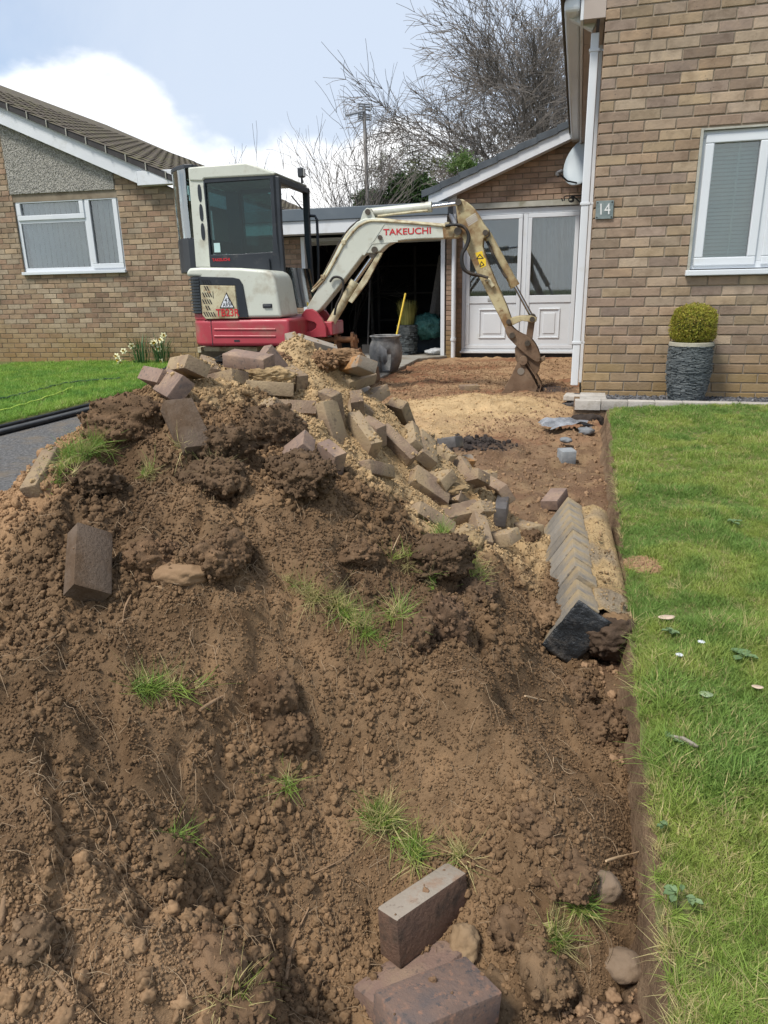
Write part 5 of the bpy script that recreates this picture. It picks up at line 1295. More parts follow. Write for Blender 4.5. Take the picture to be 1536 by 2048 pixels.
    path([(1000, 470), (1018, 462), (1028, 480), (1040, 495)], -0.09, 0.022, mCreamD, 'fitting', arm)
    ram('bucket_cylinder', (1008, 228), (1152, 492), (1240, 652), 0.043, 0.019, 0.0, mArm)
    path([(1010, 262), (1040, 330), (1085, 415), (1110, 452)], -0.05, 0.012, mRubber, 'hose', t)
    l1 = Z2([(1128, 672), (1136, 652), (1178, 643), (1238, 641), (1264, 652), (1262, 672), (1240, 676), (1190, 668), (1142, 690)], 0)
    for y0, y1 in ((-0.095, -0.065), (0.065, 0.095)): b = MB(); b.prism(l1, y0, y1, XF); b.build('link', mArm, t, bevel=0.005)
    l2 = Z2([(1222, 660), (1256, 660), (1240, 770), (1206, 770)], 0)
    b = MB(); b.prism(l2, -0.055, 0.055, XF); b.build('link', mRust, t, bevel=0.006)
    b = MB(); q = Z2([(1242, 660)], 0)[0]; b.cyl(XF(q[0], -0.11, q[1]), XF(q[0], 0.11, q[1]), 0.026, 14); b.build('pin', mPin, t, smooth=40)
    # hitch, bucket
    hk = Z2([(1102, 700), (1132, 690), (1152, 712), (1185, 735), (1222, 748), (1254, 778), (1276, 822), (1286, 868), (1268, 880), (1232, 858), (1190, 822), (1142, 776), (1112, 745)], 0)
    for y0, y1 in ((-0.10, -0.07), (0.07, 0.10)): b = MB(); b.prism(smooth_poly(hk, 1), y0, y1, XF); b.build('hitch_plate', mRust, t, bevel=0.005)
    b = MB()
    for c in ((1140, 741), (1218, 780)): q = Z2([c], 0)[0]; b.cyl(XF(q[0], -0.125, q[1]), XF(q[0], 0.125, q[1]), 0.028, 14)
    b.build('pin', mPin, t, smooth=40)
    qh = Z2([(1152, 806), (1168, 792), (1200, 800), (1246, 846), (1280, 860), (1306, 848), (1308, 866), (1282, 884), (1276, 920), (1240, 976), (1212, 960), (1180, 898), (1156, 866)], 0)
    b = MB(); b.prism(qh, -0.07, 0.07, XF); b.build('quick_hitch', mRust, t, bevel=0.008)
    BW = 0.16
    side = Z2([(1172, 880), (1192, 886), (1228, 936), (1252, 978), (1268, 1010), (1256, 1040), (1224, 1062), (1150, 1070), (1056, 1070), (1100, 1015), (1140, 940), (1158, 896)], -BW)
    for y0, y1 in ((-BW, -BW + 0.014), (BW - 0.014, BW)):
        b = MB(); b.prism(side, y0, y1, XF); bk = b.build('bucket_side', mRust, t, bevel=0.003)
    sh = Z2([(1182, 880), (1206, 884), (1240, 934), (1266, 972), (1282, 1004), (1272, 1040), (1230, 1064), (1150, 1072), (1052, 1072)], -BW)
    b = MB(); n = len(sh); inn = []
    for i, (x, z) in enumerate(sh):
        a = Vector(sh[max(i - 1, 0)]); c = Vector(sh[min(i + 1, n - 1)]); d = (c - a).normalized(); inn.append((x - d.y * -0.012 * -1, z + d.x * -0.012 * -1))
    b.prism(sh + inn[::-1], -BW + 0.015, BW - 0.015, XF)
    b.build('bucket_shell', mRust, t)
    for k in range(3):
        y = -BW + 0.04 + k * (2 * BW - 0.08) / 2; x, z = sh[-1]; b = MB(); b.prism([(x - 0.05, z - 0.004), (x + 0.05, z - 0.005), (x + 0.06, z + 0.016), (x, z + 0.012)], y - 0.022, y + 0.022, XF); b.build('tooth', mRust, t, bevel=0.002)
    q = Z2([(1186, 868), (1170, 905), (1182, 880)], -BW); b = MB(); b.tube([XF(q[0][0] + 0.015, -BW - 0.02, q[2][1] + 0.012), XF(q[0][0] + 0.015, BW, q[2][1] + 0.012)], 0.042, 14); b.build('bucket_pin', mRust, t, smooth=40)
    b = MB(); q = Z2([(1182, 928)], -BW)[0]; b.cyl(XF(q[0], -BW - 0.006, q[1]), XF(q[0], -BW, q[1]), 0.035, 16); b.build('wear_disc', mat('scraped steel', [(0.35, 0.32, 0.28)], rough=0.35, metal=0.7), t)
    # dozer blade at the front of the tracks
    b = MB(); prof = [(1.12, 0.05), (1.16, 0.05), (1.20, 0.16), (1.18, 0.30), (1.14, 0.30), (1.16, 0.17)]
    b.prism(prof, -0.72, 0.72, XF); b.box((0.6, -0.35, 0.14), (1.15, -0.28, 0.22), XF); b.box((0.6, 0.28, 0.14), (1.15, 0.35, 0.22), XF); b.build('dozer_blade', mRust, t, bevel=0.006)
build_excavator()

# spare rusty bucket behind the heap
def build_spare_bucket():
    o = at_y(690, 705, 7.9); o.z = -0.24
    T = Vector((cos(0.15), -sin(0.15), 0)); N_ = Vector((sin(0.15), cos(0.15), 0))
    fr = lambda x, y, z: o + T * x + N_ * y + Vector((0, 0, z))
    z1 = at_y(690, 666, 7.9).z - o.z; z0 = at_y(690, 700, 7.9).z - o.z
    t = thing('spare_bucket', o, 'rusty spare digger bucket with two hitch ears beside the garage apron', 'digger bucket')
    L0, L1 = -0.42, 0.17
    b = MB(); prof = [(-0.16, z0), (0.0, z0 + 0.02), (0.20, z0 - 0.10), (0.26, z0 - 0.28), (0.14, 0.02), (-0.05, 0.0), (-0.22, 0.02), (-0.20, 0.03), (-0.05, 0.014), (0.13, 0.034), (0.245, z0 - 0.28), (0.19, z0 - 0.11), (0.0, z0 + 0.005), (-0.15, z0 - 0.012)]
    b.prism([(y, z) for y, z in prof], L0, L1 - 0.014, lambda y, x, z: fr(x, y, z)); b.build('shell', mRustO, t)
    sd = [(-0.16, z0 + 0.01), (0.0, z0 + 0.025), (0.205, z0 - 0.09), (0.27, z0 - 0.28), (0.15, 0.01), (-0.06, -0.01), (-0.24, 0.01)]
    for x in (L0 - 0.016, L1 - 0.012):
        b = MB(); b.prism(sd, x, x + 0.018, lambda y, x, z: fr(x, y, z)); b.build('side_plate', mRustO, t, bevel=0.003)
    for x in (-0.08, 0.10):
        b = MB(); b.prism(smooth_poly([(-0.10, z0), (-0.12, z1), (-0.04, z1 + 0.02), (0.0, z0 + 0.12), (0.06, z0 + 0.10), (0.08, z1 - 0.02), (0.15, z1 - 0.03), (0.16, z0 - 0.04)], 1), x - 0.014, x + 0.014, lambda y, x, z: fr(x, y, z)); b.build('ear', mRustO, t, bevel=0.003)
    b = MB()
    b.cyl(fr(-0.40, -0.085, z1 - 0.06), fr(0.13, -0.085, z1 - 0.06), 0.028, 14); b.cyl(fr(-0.12, 0.12, z1 - 0.09), fr(0.13, 0.12, z1 - 0.09), 0.024, 14); b.build('pin', mRustO, t, smooth=40)
build_spare_bucket()
# ------------------------------------------------------------------ loose pavers on and round the heap
mPaver = mat('brindle paver', [(0.195, 0.137, 0.096), (0.24, 0.172, 0.122), (0.27, 0.20, 0.148)], scale=14, rough=0.92, bscale=130, bstr=1.0, bdist=0.006, rnd=0.18, spec=0.15,
             dirt=((0.30, 0.222, 0.135), 8, 0.44, 0.60), dirt2=((0.13, 0.10, 0.078), 38, 0.56, 0.70))
mPaverS = mat('sandy paver', [(0.235, 0.170, 0.115), (0.285, 0.212, 0.148)], scale=12, rough=0.95, bscale=120, bstr=0.8, bdist=0.005, rnd=0.17, spec=0.1,
              dirt=((0.33, 0.25, 0.155), 7, 0.40, 0.60), dirt2=((0.16, 0.12, 0.085), 26, 0.56, 0.70))
mPaverP = mat('plum paver', [(0.185, 0.128, 0.099), (0.225, 0.158, 0.124), (0.165, 0.122, 0.102)], scale=16, rough=0.9, bscale=150, bstr=0.7, bdist=0.003, rnd=0.14, spec=0.18,
              dirt=((0.34, 0.235, 0.16), 10, 0.50, 0.68), dirt2=((0.12, 0.10, 0.09), 70, 0.56, 0.68))
mPaverB = mat('charcoal paver', [(0.075, 0.068, 0.066), (0.125, 0.115, 0.11)], scale=30, rough=0.6, bscale=130, bstr=0.6, bdist=0.003, spec=0.4, dirt=((0.27, 0.21, 0.14), 12, 0.58, 0.75))
mPaverW = mat('worn pale paver', [(0.255, 0.215, 0.172), (0.325, 0.283, 0.232)], scale=7, rough=0.88, bscale=120, bstr=0.6, bdist=0.004, dirt=((0.25, 0.155, 0.10), 12, 0.48, 0.62), dirt2=((0.12, 0.09, 0.07), 50, 0.62, 0.72))
mPaverF = mat('speckled red-brown paver', [(0.125, 0.088, 0.072), (0.175, 0.118, 0.092), (0.115, 0.092, 0.085)], scale=13, rough=0.85, bscale=190, bstr=0.8, bdist=0.003, spec=0.22,
              dirt=((0.25, 0.145, 0.10), 75, 0.54, 0.66), dirt2=((0.085, 0.075, 0.072), 85, 0.55, 0.66))
mPaverR = mat('reddish paver', [(0.185, 0.122, 0.095), (0.235, 0.155, 0.122)], scale=15, rough=0.88, bscale=170, bstr=0.8, bdist=0.004, spec=0.2, dirt=((0.27, 0.19, 0.13), 11, 0.50, 0.68), dirt2=((0.12, 0.09, 0.078), 80, 0.56, 0.68))
mPaverO = mat('orange patched paver', [(0.235, 0.19, 0.145), (0.30, 0.25, 0.195)], scale=9, rough=0.9, bscale=120, bstr=0.7, bdist=0.004, dirt=((0.36, 0.185, 0.07), 5.5, 0.50, 0.56), dirt2=((0.12, 0.09, 0.07), 40, 0.60, 0.72))
mPaverM = mat('muddy paver', [(0.125, 0.092, 0.068), (0.165, 0.122, 0.09)], scale=12, rough=0.95, bscale=110, bstr=0.9, bdist=0.006, spec=0.12, dirt=((0.10, 0.066, 0.042), 9, 0.42, 0.60))
mPaverD = mat('dark red-brown paver', [(0.095, 0.062, 0.047), (0.135, 0.082, 0.058), (0.16, 0.10, 0.068)], scale=13, rough=0.92, bscale=110, bstr=0.9, bdist=0.005, spec=0.15, dirt=((0.07, 0.05, 0.038), 22, 0.5, 0.66))
_pv = {}
def paver_mesh(dims, m, k):
    key = (tuple(round(d, 3) for d in dims), m.name, k)
    if key in _pv: return _pv[key]
    bm = bmesh.new(); bmesh.ops.create_cube(bm, size=1.0)
    for v in bm.verts: v.co = Vector((v.co.x * dims[0], v.co.y * dims[1], v.co.z * dims[2]))
    bmesh.ops.bevel(bm, geom=bm.edges[:], offset=0.0055, segments=2, profile=0.6, affect='EDGES')
    rnd = random.Random(k * 77 + int(dims[0] * 1000))
    for v in bm.verts: v.co += Vector((rnd.uniform(-1, 1), rnd.uniform(-1, 1), rnd.uniform(-1, 1))) * 0.0009
    me = bpy.data.meshes.new('paver'); bm.to_mesh(me); bm.free(); me.materials.append(m); me.shade_smooth(); me.set_sharp_from_angle(angle=radians(40))
    _pv[key] = me; return me
ZOOM = {0: (0, 0, 1), 1: (200, 680, 5.12), 2: (440, 640, 5.908), 3: (560, 640, 5.12), 4: (520, 760, 5.12), 5: (740, 760, 5.12), 6: (780, 880, 5.12), 7: (680, 1700, 4.267), 8: (1000, 900, 4.453)}
DIM = {'L': 0.2, 'W': 0.1, 'T': 0.058, 'H': 0.12}
def _edge(A, d, ln, sgn):
    """point along ray d from the eye at distance ln from A (nearer or farther solution)"""
    r = d; rr = r.dot(r); q = A - EYE; b = r.dot(q); c = q.dot(q) - ln * ln; disc = b * b - rr * c
    s = sqrt(max(disc, 0.0)); return EYE + r * ((b + sgn * s) / rr)
def solve_paver(z, a, b, kb, c, kc, D, sb, flat=0.25):
    ox, oy, s = ZOOM[z]; pa, pb, pc = [(ox + p[0] / s, oy + p[1] / s) for p in (a, b, c)]
    A = at_d(*pa, D); rb, rc = ray(*pb), ray(*pc); view = (A - EYE).normalized()
    kt = [k for k in 'LWT' if k not in (kb, kc)][0]
    best = None
    for qb in (1, -1):
        X = (_edge(A, rb, DIM[kb], qb) - A).normalized()
        for qc in (1, -1):
            Y0 = (_edge(A, rc, DIM[kc], qc) - A).normalized(); Yv = Y0 - X * Y0.dot(X)
            if Yv.length < 0.2: continue
            Yv.normalize(); Zv = X.cross(Yv)
            if Zv.dot(view) < 0: Zv = -Zv
            cost = abs(Y0.dot(X)) + 0.9 * max(0.0, Zv.z + 0.15) * (2 if kt == 'L' else 1) + (0.05 if qb != sb else 0) - (0.8 if kt == 'L' else 0.15) * Zv.dot(view) + (0.0 if kt == 'L' else flat) * Zv.z
            if best is None or cost < best[0]: best = (cost, X, Yv, Zv)
    _, X, Yv, Zv = best
    dims = (DIM[kb], DIM[kc], DIM[kt])
    ctr = A + X * dims[0] / 2 + Yv * dims[1] / 2 + Zv * dims[2] / 2
    Zr = -Zv if X.cross(Yv).dot(Zv) < 0 else Zv
    return ctr, Matrix((X, Yv, Zr)).transposed().to_4x4(), dims
NP = 0
def paver(z, a, b, kb, c, kc, D, label, m=None, sb=1, fix=False, lift=0.022, flat=0.25):
    global NP
    m = m or mPaver
    best = None
    if fix: best = (0, D)
    else:
        for k in range(-20, 21):
            d = D * (1 + k * 0.006); ctr, R, dims = solve_paver(z, a, b, kb, c, kc, d, sb, flat)
            e = abs(ctr.z - surf(ctr.x, ctr.y) - lift) + 0.30 * abs(d - D)
            if best is None or e < best[0]: best = (e, d)
    ctr, R, dims = solve_paver(z, a, b, kb, c, kc, best[1], sb, flat)
    o = link('paver', paver_mesh(dims, m, NP % 5), None, Matrix.Translation(ctr) @ R); NP += 1
    tag(o, label, 'paver', 'old pavers dug up and dumped on the heap')
    return o
S_, P_, B_, W_ = mPaverS, mPaverP, mPaverB, mPaverW
PAVERS = [
 (1, (375,390), (575,435), 'L', (400,275), 'T', 2.5, 'leftmost paver on the heap crest, tilted in front of the green lawn', P_),
 (1, (690,285), (850,355), 'L', (630,465), 'W', 2.45, 'paver on the heap crest just right of the leftmost one, dusted with sand', P_),
 (1, (855,285), (1095,395), 'W', (905,140), 'T', 2.45, 'big sandy paver end below the red tail of the digger, left crest of the heap', S_),
 (1, (1245,310), (1160,178), 'L', (1195,325), 'T', 2.75, 'thin pale paver edge wedged between the sandy end and the plum one', S_),
 (2, (165,335), (20,400), 'W', (245,480), 'L', 2.8, 'plum coloured paver leaning back under the digger belly', P_),
 (2, (140,565), (345,615), 'W', (110,715), 'T', 2.65, 'square paver end left of the long frontmost crest paver', mPaver),
 (2, (300,710), (912,745), 'L', (295,905), 'T', 2.6, 'long side-on paver at the middle of the crest under a mound of sand', S_),
 (2, (1140,950), (545,925), 'L', (1130,1105), 'T', 2.62, 'shaded paver just beneath the long side-on crest paver', mPaver),
 (4, (100,295), (480,600), 'L', (185,185), 'T', 2.4, 'paver sliding diagonally down from beneath the long crest paver', S_),
 (2, (640,440), (850,730), 'L', (480,520), 'W', 2.72, 'sand-caked paver running back from the left of the crest gap', S_),
 (2, (380,490), (480,470), 'T', (400,355), 'W', 2.85, 'small upright paver end behind the sand mound, below the red skirt', P_),
 (2, (1035,405), (890,130), 'L', (880,415), 'T', 3.0, 'topmost paver standing up against the red digger body with an orange end', mPaverO),
 (2, (1380,290), (920,150), 'L', (1385,340), 'T', 3.1, 'sloping paver lying right behind the topmost standing one', W_),
 (3, (620,408), (818,350), 'L', (585,528), 'T', 2.97, 'thick paver with an orange broken corner near the top right of the heap', mPaverO),
 (3, (560,545), (845,460), 'L', (650,650), 'W', 3.0, 'flat tilted paver below the orange-cornered one by the concrete apron', S_),
 (2, (1050,650), (800,490), 'L', (900,655), 'T', 2.8, 'sand coated paver pointing at the camera right of the crest sand', S_),
 (3, (722,848), (862,828), 'T', (650,735), 'W', 2.9, 'clean square paver end with a bright top right of the crest', mPaver),
 (3, (870,795), (990,740), 'W', (800,715), 'T', 3.1, 'broken paver caked with earth and roots beside the apron edge', W_),
 (3, (950,905), (1140,765), 'L', (895,800), 'T', 3.0, 'long tilted paver leaning right towards the red earth', S_),
 (3, (970,950), (885,800), 'L', (830,890), 'W', 2.92, 'pointed paver corner poking up below the clean square end', S_),
 (3, (1245,915), (1080,865), 'W', (1312,832), 'T', 3.1, 'dark undersided paver at the right shoulder of the heap', mPaver),
 (3, (1355,1020), (1395,1220), 'L', (1200,1080), 'W', 3.1, 'paver propping up the dark undersided one at the right shoulder', S_),
 (4, (790,190), (935,690), 'L', (650,245), 'W', 2.6, 'wide sandy paver standing on end in the middle of the sand slope', S_),
 (4, (1145,655), (905,330), 'L', (1235,600), 'T', 2.6, 'paver half buried in sand with a dark hollow beneath it', S_),
 (4, (1300,460), (1025,300), 'L', (1250,520), 'T', 2.82, 'narrow brown paver edge above the sand slope', mPaver),
 (5, (505,745), (185,430), 'L', (390,770), 'T', 2.8, 'long thin paver edge with a bright rim running down the right flank', mPaver),
 (4, (770,790), (585,640), 'W', (825,705), 'T', 2.3, 'plum paver end sticking out where sand meets dark soil', P_),
 (4, (560,755), (575,605), 'W', (445,685), 'T', 2.27, 'dusky paver corner left of the plum end at the edge of the dark soil', P_),
 (4, (1125,805), (905,855), 'W', (1090,980), 'T', 2.5, 'single paver end in the bare sand halfway down the right flank', mPaver),
 (6, (645,290), (515,420), 'W', (420,255), 'L', 2.9, 'paver with a triangular brown end in sand above the overhanging sand ledge', S_),
 (6, (735,505), (345,490), 'L', (725,615), 'T', 2.9, 'shadowed paver under an overhanging ledge of sand', S_),
 (6, (545,808), (970,712), 'L', (455,690), 'W', 2.78, 'large clean paver lying flat at the right foot of the heap', mPaver),
 (6, (1190,705), (1225,545), 'L', (1065,695), 'T', 3.0, 'wet black paver at the right foot of the heap', B_),
 (6, (1045,620), (910,610), 'W', (1055,720), 'T', 2.95, 'sandy paver scrap between the large clean paver and the wet black one', S_),
 (6, (780,845), (940,893), 'W', (765,935), 'T', 2.6, 'small upright paver under the large clean one, nearest the grassy clod', S_),
 (6, (1065,1050), (985,755), 'L', (935,1015), 'T', 2.62, 'narrow paver standing upright under the large clean one', S_),
 (6, (1205,955), (1315,885), 'W', (1050,920), 'L', 2.68, 'sand-topped paver lowest at the right foot of the heap', S_),
 (6, (930,405), (790,195), 'L', (842,345), 'T', 3.12, 'sandy paver pointing downhill beside the dark lump', S_),
 (6, (1030,350), (905,280), 'W', (1000,440), 'T', 3.08, 'brown paver end in the row heading to the dug ground', mPaver),
 (6, (1200,450), (1035,360), 'L', (1105,520), 'T', 3.2, 'last paver of the row heading to the dug ground', mPaver),
 (5, (1310,945), (1235,915), 'W', (1255,962), 'T', 3.35, 'pale paver corner just behind the last of the row', S_),
 (5, (680,615), (700,855), 'L', (580,610), 'W', 3.1, 'sand-covered slab-like paver on the upper right flank', S_),
 (5, (690,660), (760,655), 'T', (720,760), 'W', 3.2, 'small paver standing against the black lump', S_),
 (5, (870,575), (680,600), 'W', (885,690), 'T', 3.35, 'black tarry lump of old paving at the right edge of the heap', B_),
 (5, (485,540), (582,520), 'W', (490,570), 'T', 3.6, 'paver lying beyond the heap shoulder at the edge of the yellow sand', S_),
 (5, (890,765), (1045,757), 'W', (890,830), 'T', 3.45, 'paver with an orange half beside the dark earth patch', mPaverO),
 (5, (940,845), (800,725), 'L', (925,862), 'T', 3.3, 'thin sand-buried paver edge near the orange half', S_),
 (5, (370,1085), (410,925), 'W', (455,990), 'T', 2.7, 'rounded brown paver corner in the sand slope', mPaver),
 (6, (320,615), (140,675), 'W', (310,745), 'T', 2.45, 'sandy paver end just above the green grass tuft on the right flank', S_),
 (3, (635,740), (490,680), 'W', (600,800), 'T', 2.9, 'brown paver end tucked behind the clean square one', mPaver),
 (0, (1114,1002), (1080,1002), 'W', (1121,976), 'L', 3.62, 'clean red-brown paver on the dug ground above the uprooted edging', P_),
 (8, (250,690), (395,665), 'W', (220,615), 'L', 3.15, 'sandy paver touching the left side of the uprooted edging', S_),
 (1, (650,610), (945,583), 'W', (725,1110), 'L', 2.25, 'dirty paver standing upright in the dark soil near the top', mPaverM),
 (0, (155,1042), (148,1168), 'L', (226,1056), 'W', 1.66, 'muddy paver on edge in the soil at the lower left', mPaverM),
 (0, (36,978), (82,899), 'L', (66,976), 'T', 1.9, 'paver leaning out of the left side of the heap over the driveway', mPaver),
]
_DIM = dict(DIM); DIM.update({k: v * 0.90 for k, v in _DIM.items()})
for p in PAVERS:
    z, a, b, kb, c, kc, D, lab, m = p
    sb = -1 if lab.startswith(('dirty paver', 'muddy paver')) else 1
    fx = lab.startswith(('muddy', 'paver leaning out'))
    paver(z, a, b, kb, c, kc, D, lab, m, sb=sb, fix=fx, lift=0.06 if sb < 0 else (0.05 if lab.startswith(('topmost', 'sloping', 'thick paver', 'plum coloured', 'big sandy', 'square paver')) else 0.017))
DIM.update(_DIM)
# the three clean ones in the foreground
paver(7, (485,605), (1085,195), 'L', (345,470), 'T', 1.34, 'pale topped paver standing on its long side, furthest of the three in the foreground', W_, fix=True)
def stain_top():
    for o in bpy.data.objects:
        if str(o.get('label')).startswith('pale topped'):
            o.data = o.data.copy(); o.data.materials.append(mPaverD); R3 = o.matrix_basis.to_3x3()
            up = max(range(6), key=lambda k: (R3.col[k // 2].z) * (1 if k % 2 else -1)); ax, sg = up // 2, (1 if up % 2 else -1)
            for p in o.data.polygons: p.material_index = 0 if p.normal[ax] * sg > 0.55 else 1
stain_top()
paver(7, (105,1160), (755,675), 'L', (250,1485), 'W', 1.33, 'reddish paver lying partly under another at the bottom of the heap', mPaverR, fix=True, flat=2.5)
paver(7, (290,1190), (1075,895), 'L', (430,1600), 'W', 1.19, 'speckled paver resting on top of its neighbour, nearest the camera', mPaverF, fix=True, flat=2.5)
def paver_crumbs():
    P = []; T = []; R = []
    for o in bpy.data.objects:
        if not o.name.startswith('paver') or o.parent or o.type != 'MESH' or o.get('label') is None: continue
        M = o.matrix_basis; d = o.data.vertices; ext = [max(v.co[k] for v in d) for k in range(3)]; lab = o['label']
        k = 170 if o.data.materials[0] is mPaverS else (60 if o.data.materials[0] is mPaver else 14)
        for _ in range(k):
            f = random.randrange(3); c = [random.uniform(-e, e) for e in ext]; sg = random.choice((-1, 1)); c[f] = sg * ext[f]
            n = Vector((0, 0, 0)); n[f] = sg; n = M.to_3x3() @ n
            if n.z < random.uniform(0.15, 0.8): continue
            P.append(tuple(M @ Vector(c))); near = lab.startswith(('dirty', 'muddy', 'pale topped', 'reddish', 'speckled')); T.append(np.array((0.2, 0.125, 0.075) if near else (0.40, 0.285, 0.155)) * random.uniform(0.75, 1.25)); R.append(min(0.0018 * (1 - random.random()) ** -0.5, 0.008))
    n = len(P); o = gn_scatter('paver_crumbs', P, RNG.uniform(0, 6.28, (n, 3)), R, RNG.integers(0, 6, n), T, CRUMB); tag(o, 'sand and crumbs of earth lying on the dumped pavers', 'sand', kind='stuff')
# far ones on the dug ground
def lone(px, py, name, m, dims, yaw, label, cat, zoff=0.0):
    q = None
    for k in range(400):
        d = 2 + k * 0.02; p = at_y(px, py, d)
        if p.z < float(floor_z(np.array([p.x]), np.array([p.y]))[0]) + dims[2] * 0.3: q = p; break
    o = link(name, paver_mesh(dims, m, NP % 5), None, Matrix.Translation((q.x, q.y, q.z + zoff)) @ Matrix.Rotation(yaw, 4, 'Z') @ Matrix.Rotation(0.06, 4, 'X')); return tag(o, label, cat)
lone(938, 776, 'paver', mPaver, (0.2, 0.1, 0.065), 0.1, 'brown paver lying alone on the red earth left of the digger bucket', 'paver')
lone(1133, 914, 'stone_sett', mat('grey sett', [(0.20, 0.215, 0.225), (0.30, 0.31, 0.31)], scale=18, rough=0.85, bscale=60), (0.095, 0.095, 0.10), 0.1, 'grey cube-shaped stone sett standing alone on the dug ground', 'stone')

paver_crumbs()
# sand lying on some of the pavers, and lumps of spoil about the heap
TINTK = 0.9
def clod(name, ctr, r, m, seed, sub=4, rough=0.35, flat=(1, 1, 1), rot=0.0, tint=(0.15, 0.092, 0.054), parent=None, fine=0.24):
    bm = bmesh.new(); bmesh.ops.create_icosphere(bm, subdivisions=sub, radius=1.0)
    co = np.array([v.co for v in bm.verts]); s = seed * 7.31
    d = 1 + rough * fbm(co[:, 0] * 1.4 + s, co[:, 1] * 1.4, co[:, 2] * 1.4, octv=3, s=seed) + fine * fbm(co[:, 0] * 5 + s, co[:, 1] * 5, co[:, 2] * 5, octv=3, s=seed + 1) + 0.07 * fbm(co[:, 0] * 13 + s, co[:, 1] * 15, co[:, 2] * 15, octv=2, s=seed + 2)
    co = co * d[:, None] * np.array(flat) * r
    c, n_ = cos(rot), sin(rot); co = np.c_[co[:, 0] * c - co[:, 1] * n_, co[:, 0] * n_ + co[:, 1] * c, co[:, 2]]
    for v, q in zip(bm.verts, co): v.co = q
    me = bpy.data.meshes.new(name); bm.to_mesh(me); bm.free(); me.materials.append(m); me.shade_smooth()
    nz = fbm(co[:, 0] * 20 / (r * 8) + s, co[:, 1] * 20 / (r * 8), co[:, 2] * 20 / (r * 8), octv=2, s=seed + 5)
    set_col(me, np.array(tint)[None] * TINTK * (1 + 0.35 * nz)[:, None])
    return link(name, me, parent, Matrix.Translation(ctr))
def march(px, py, lift=0.0, d0=0.9, d1=4.6):
    for k in range(int((d1 - d0) / 0.01)):
        p = at_d(px, py, d0 + 0.01 * k)
        if p.z < surf(p.x, p.y) + lift: return p
    return at_d(px, py, 2.5)
DK = (0.118, 0.077, 0.046); MD = (0.150, 0.095, 0.055); SD = (0.35, 0.25, 0.135)
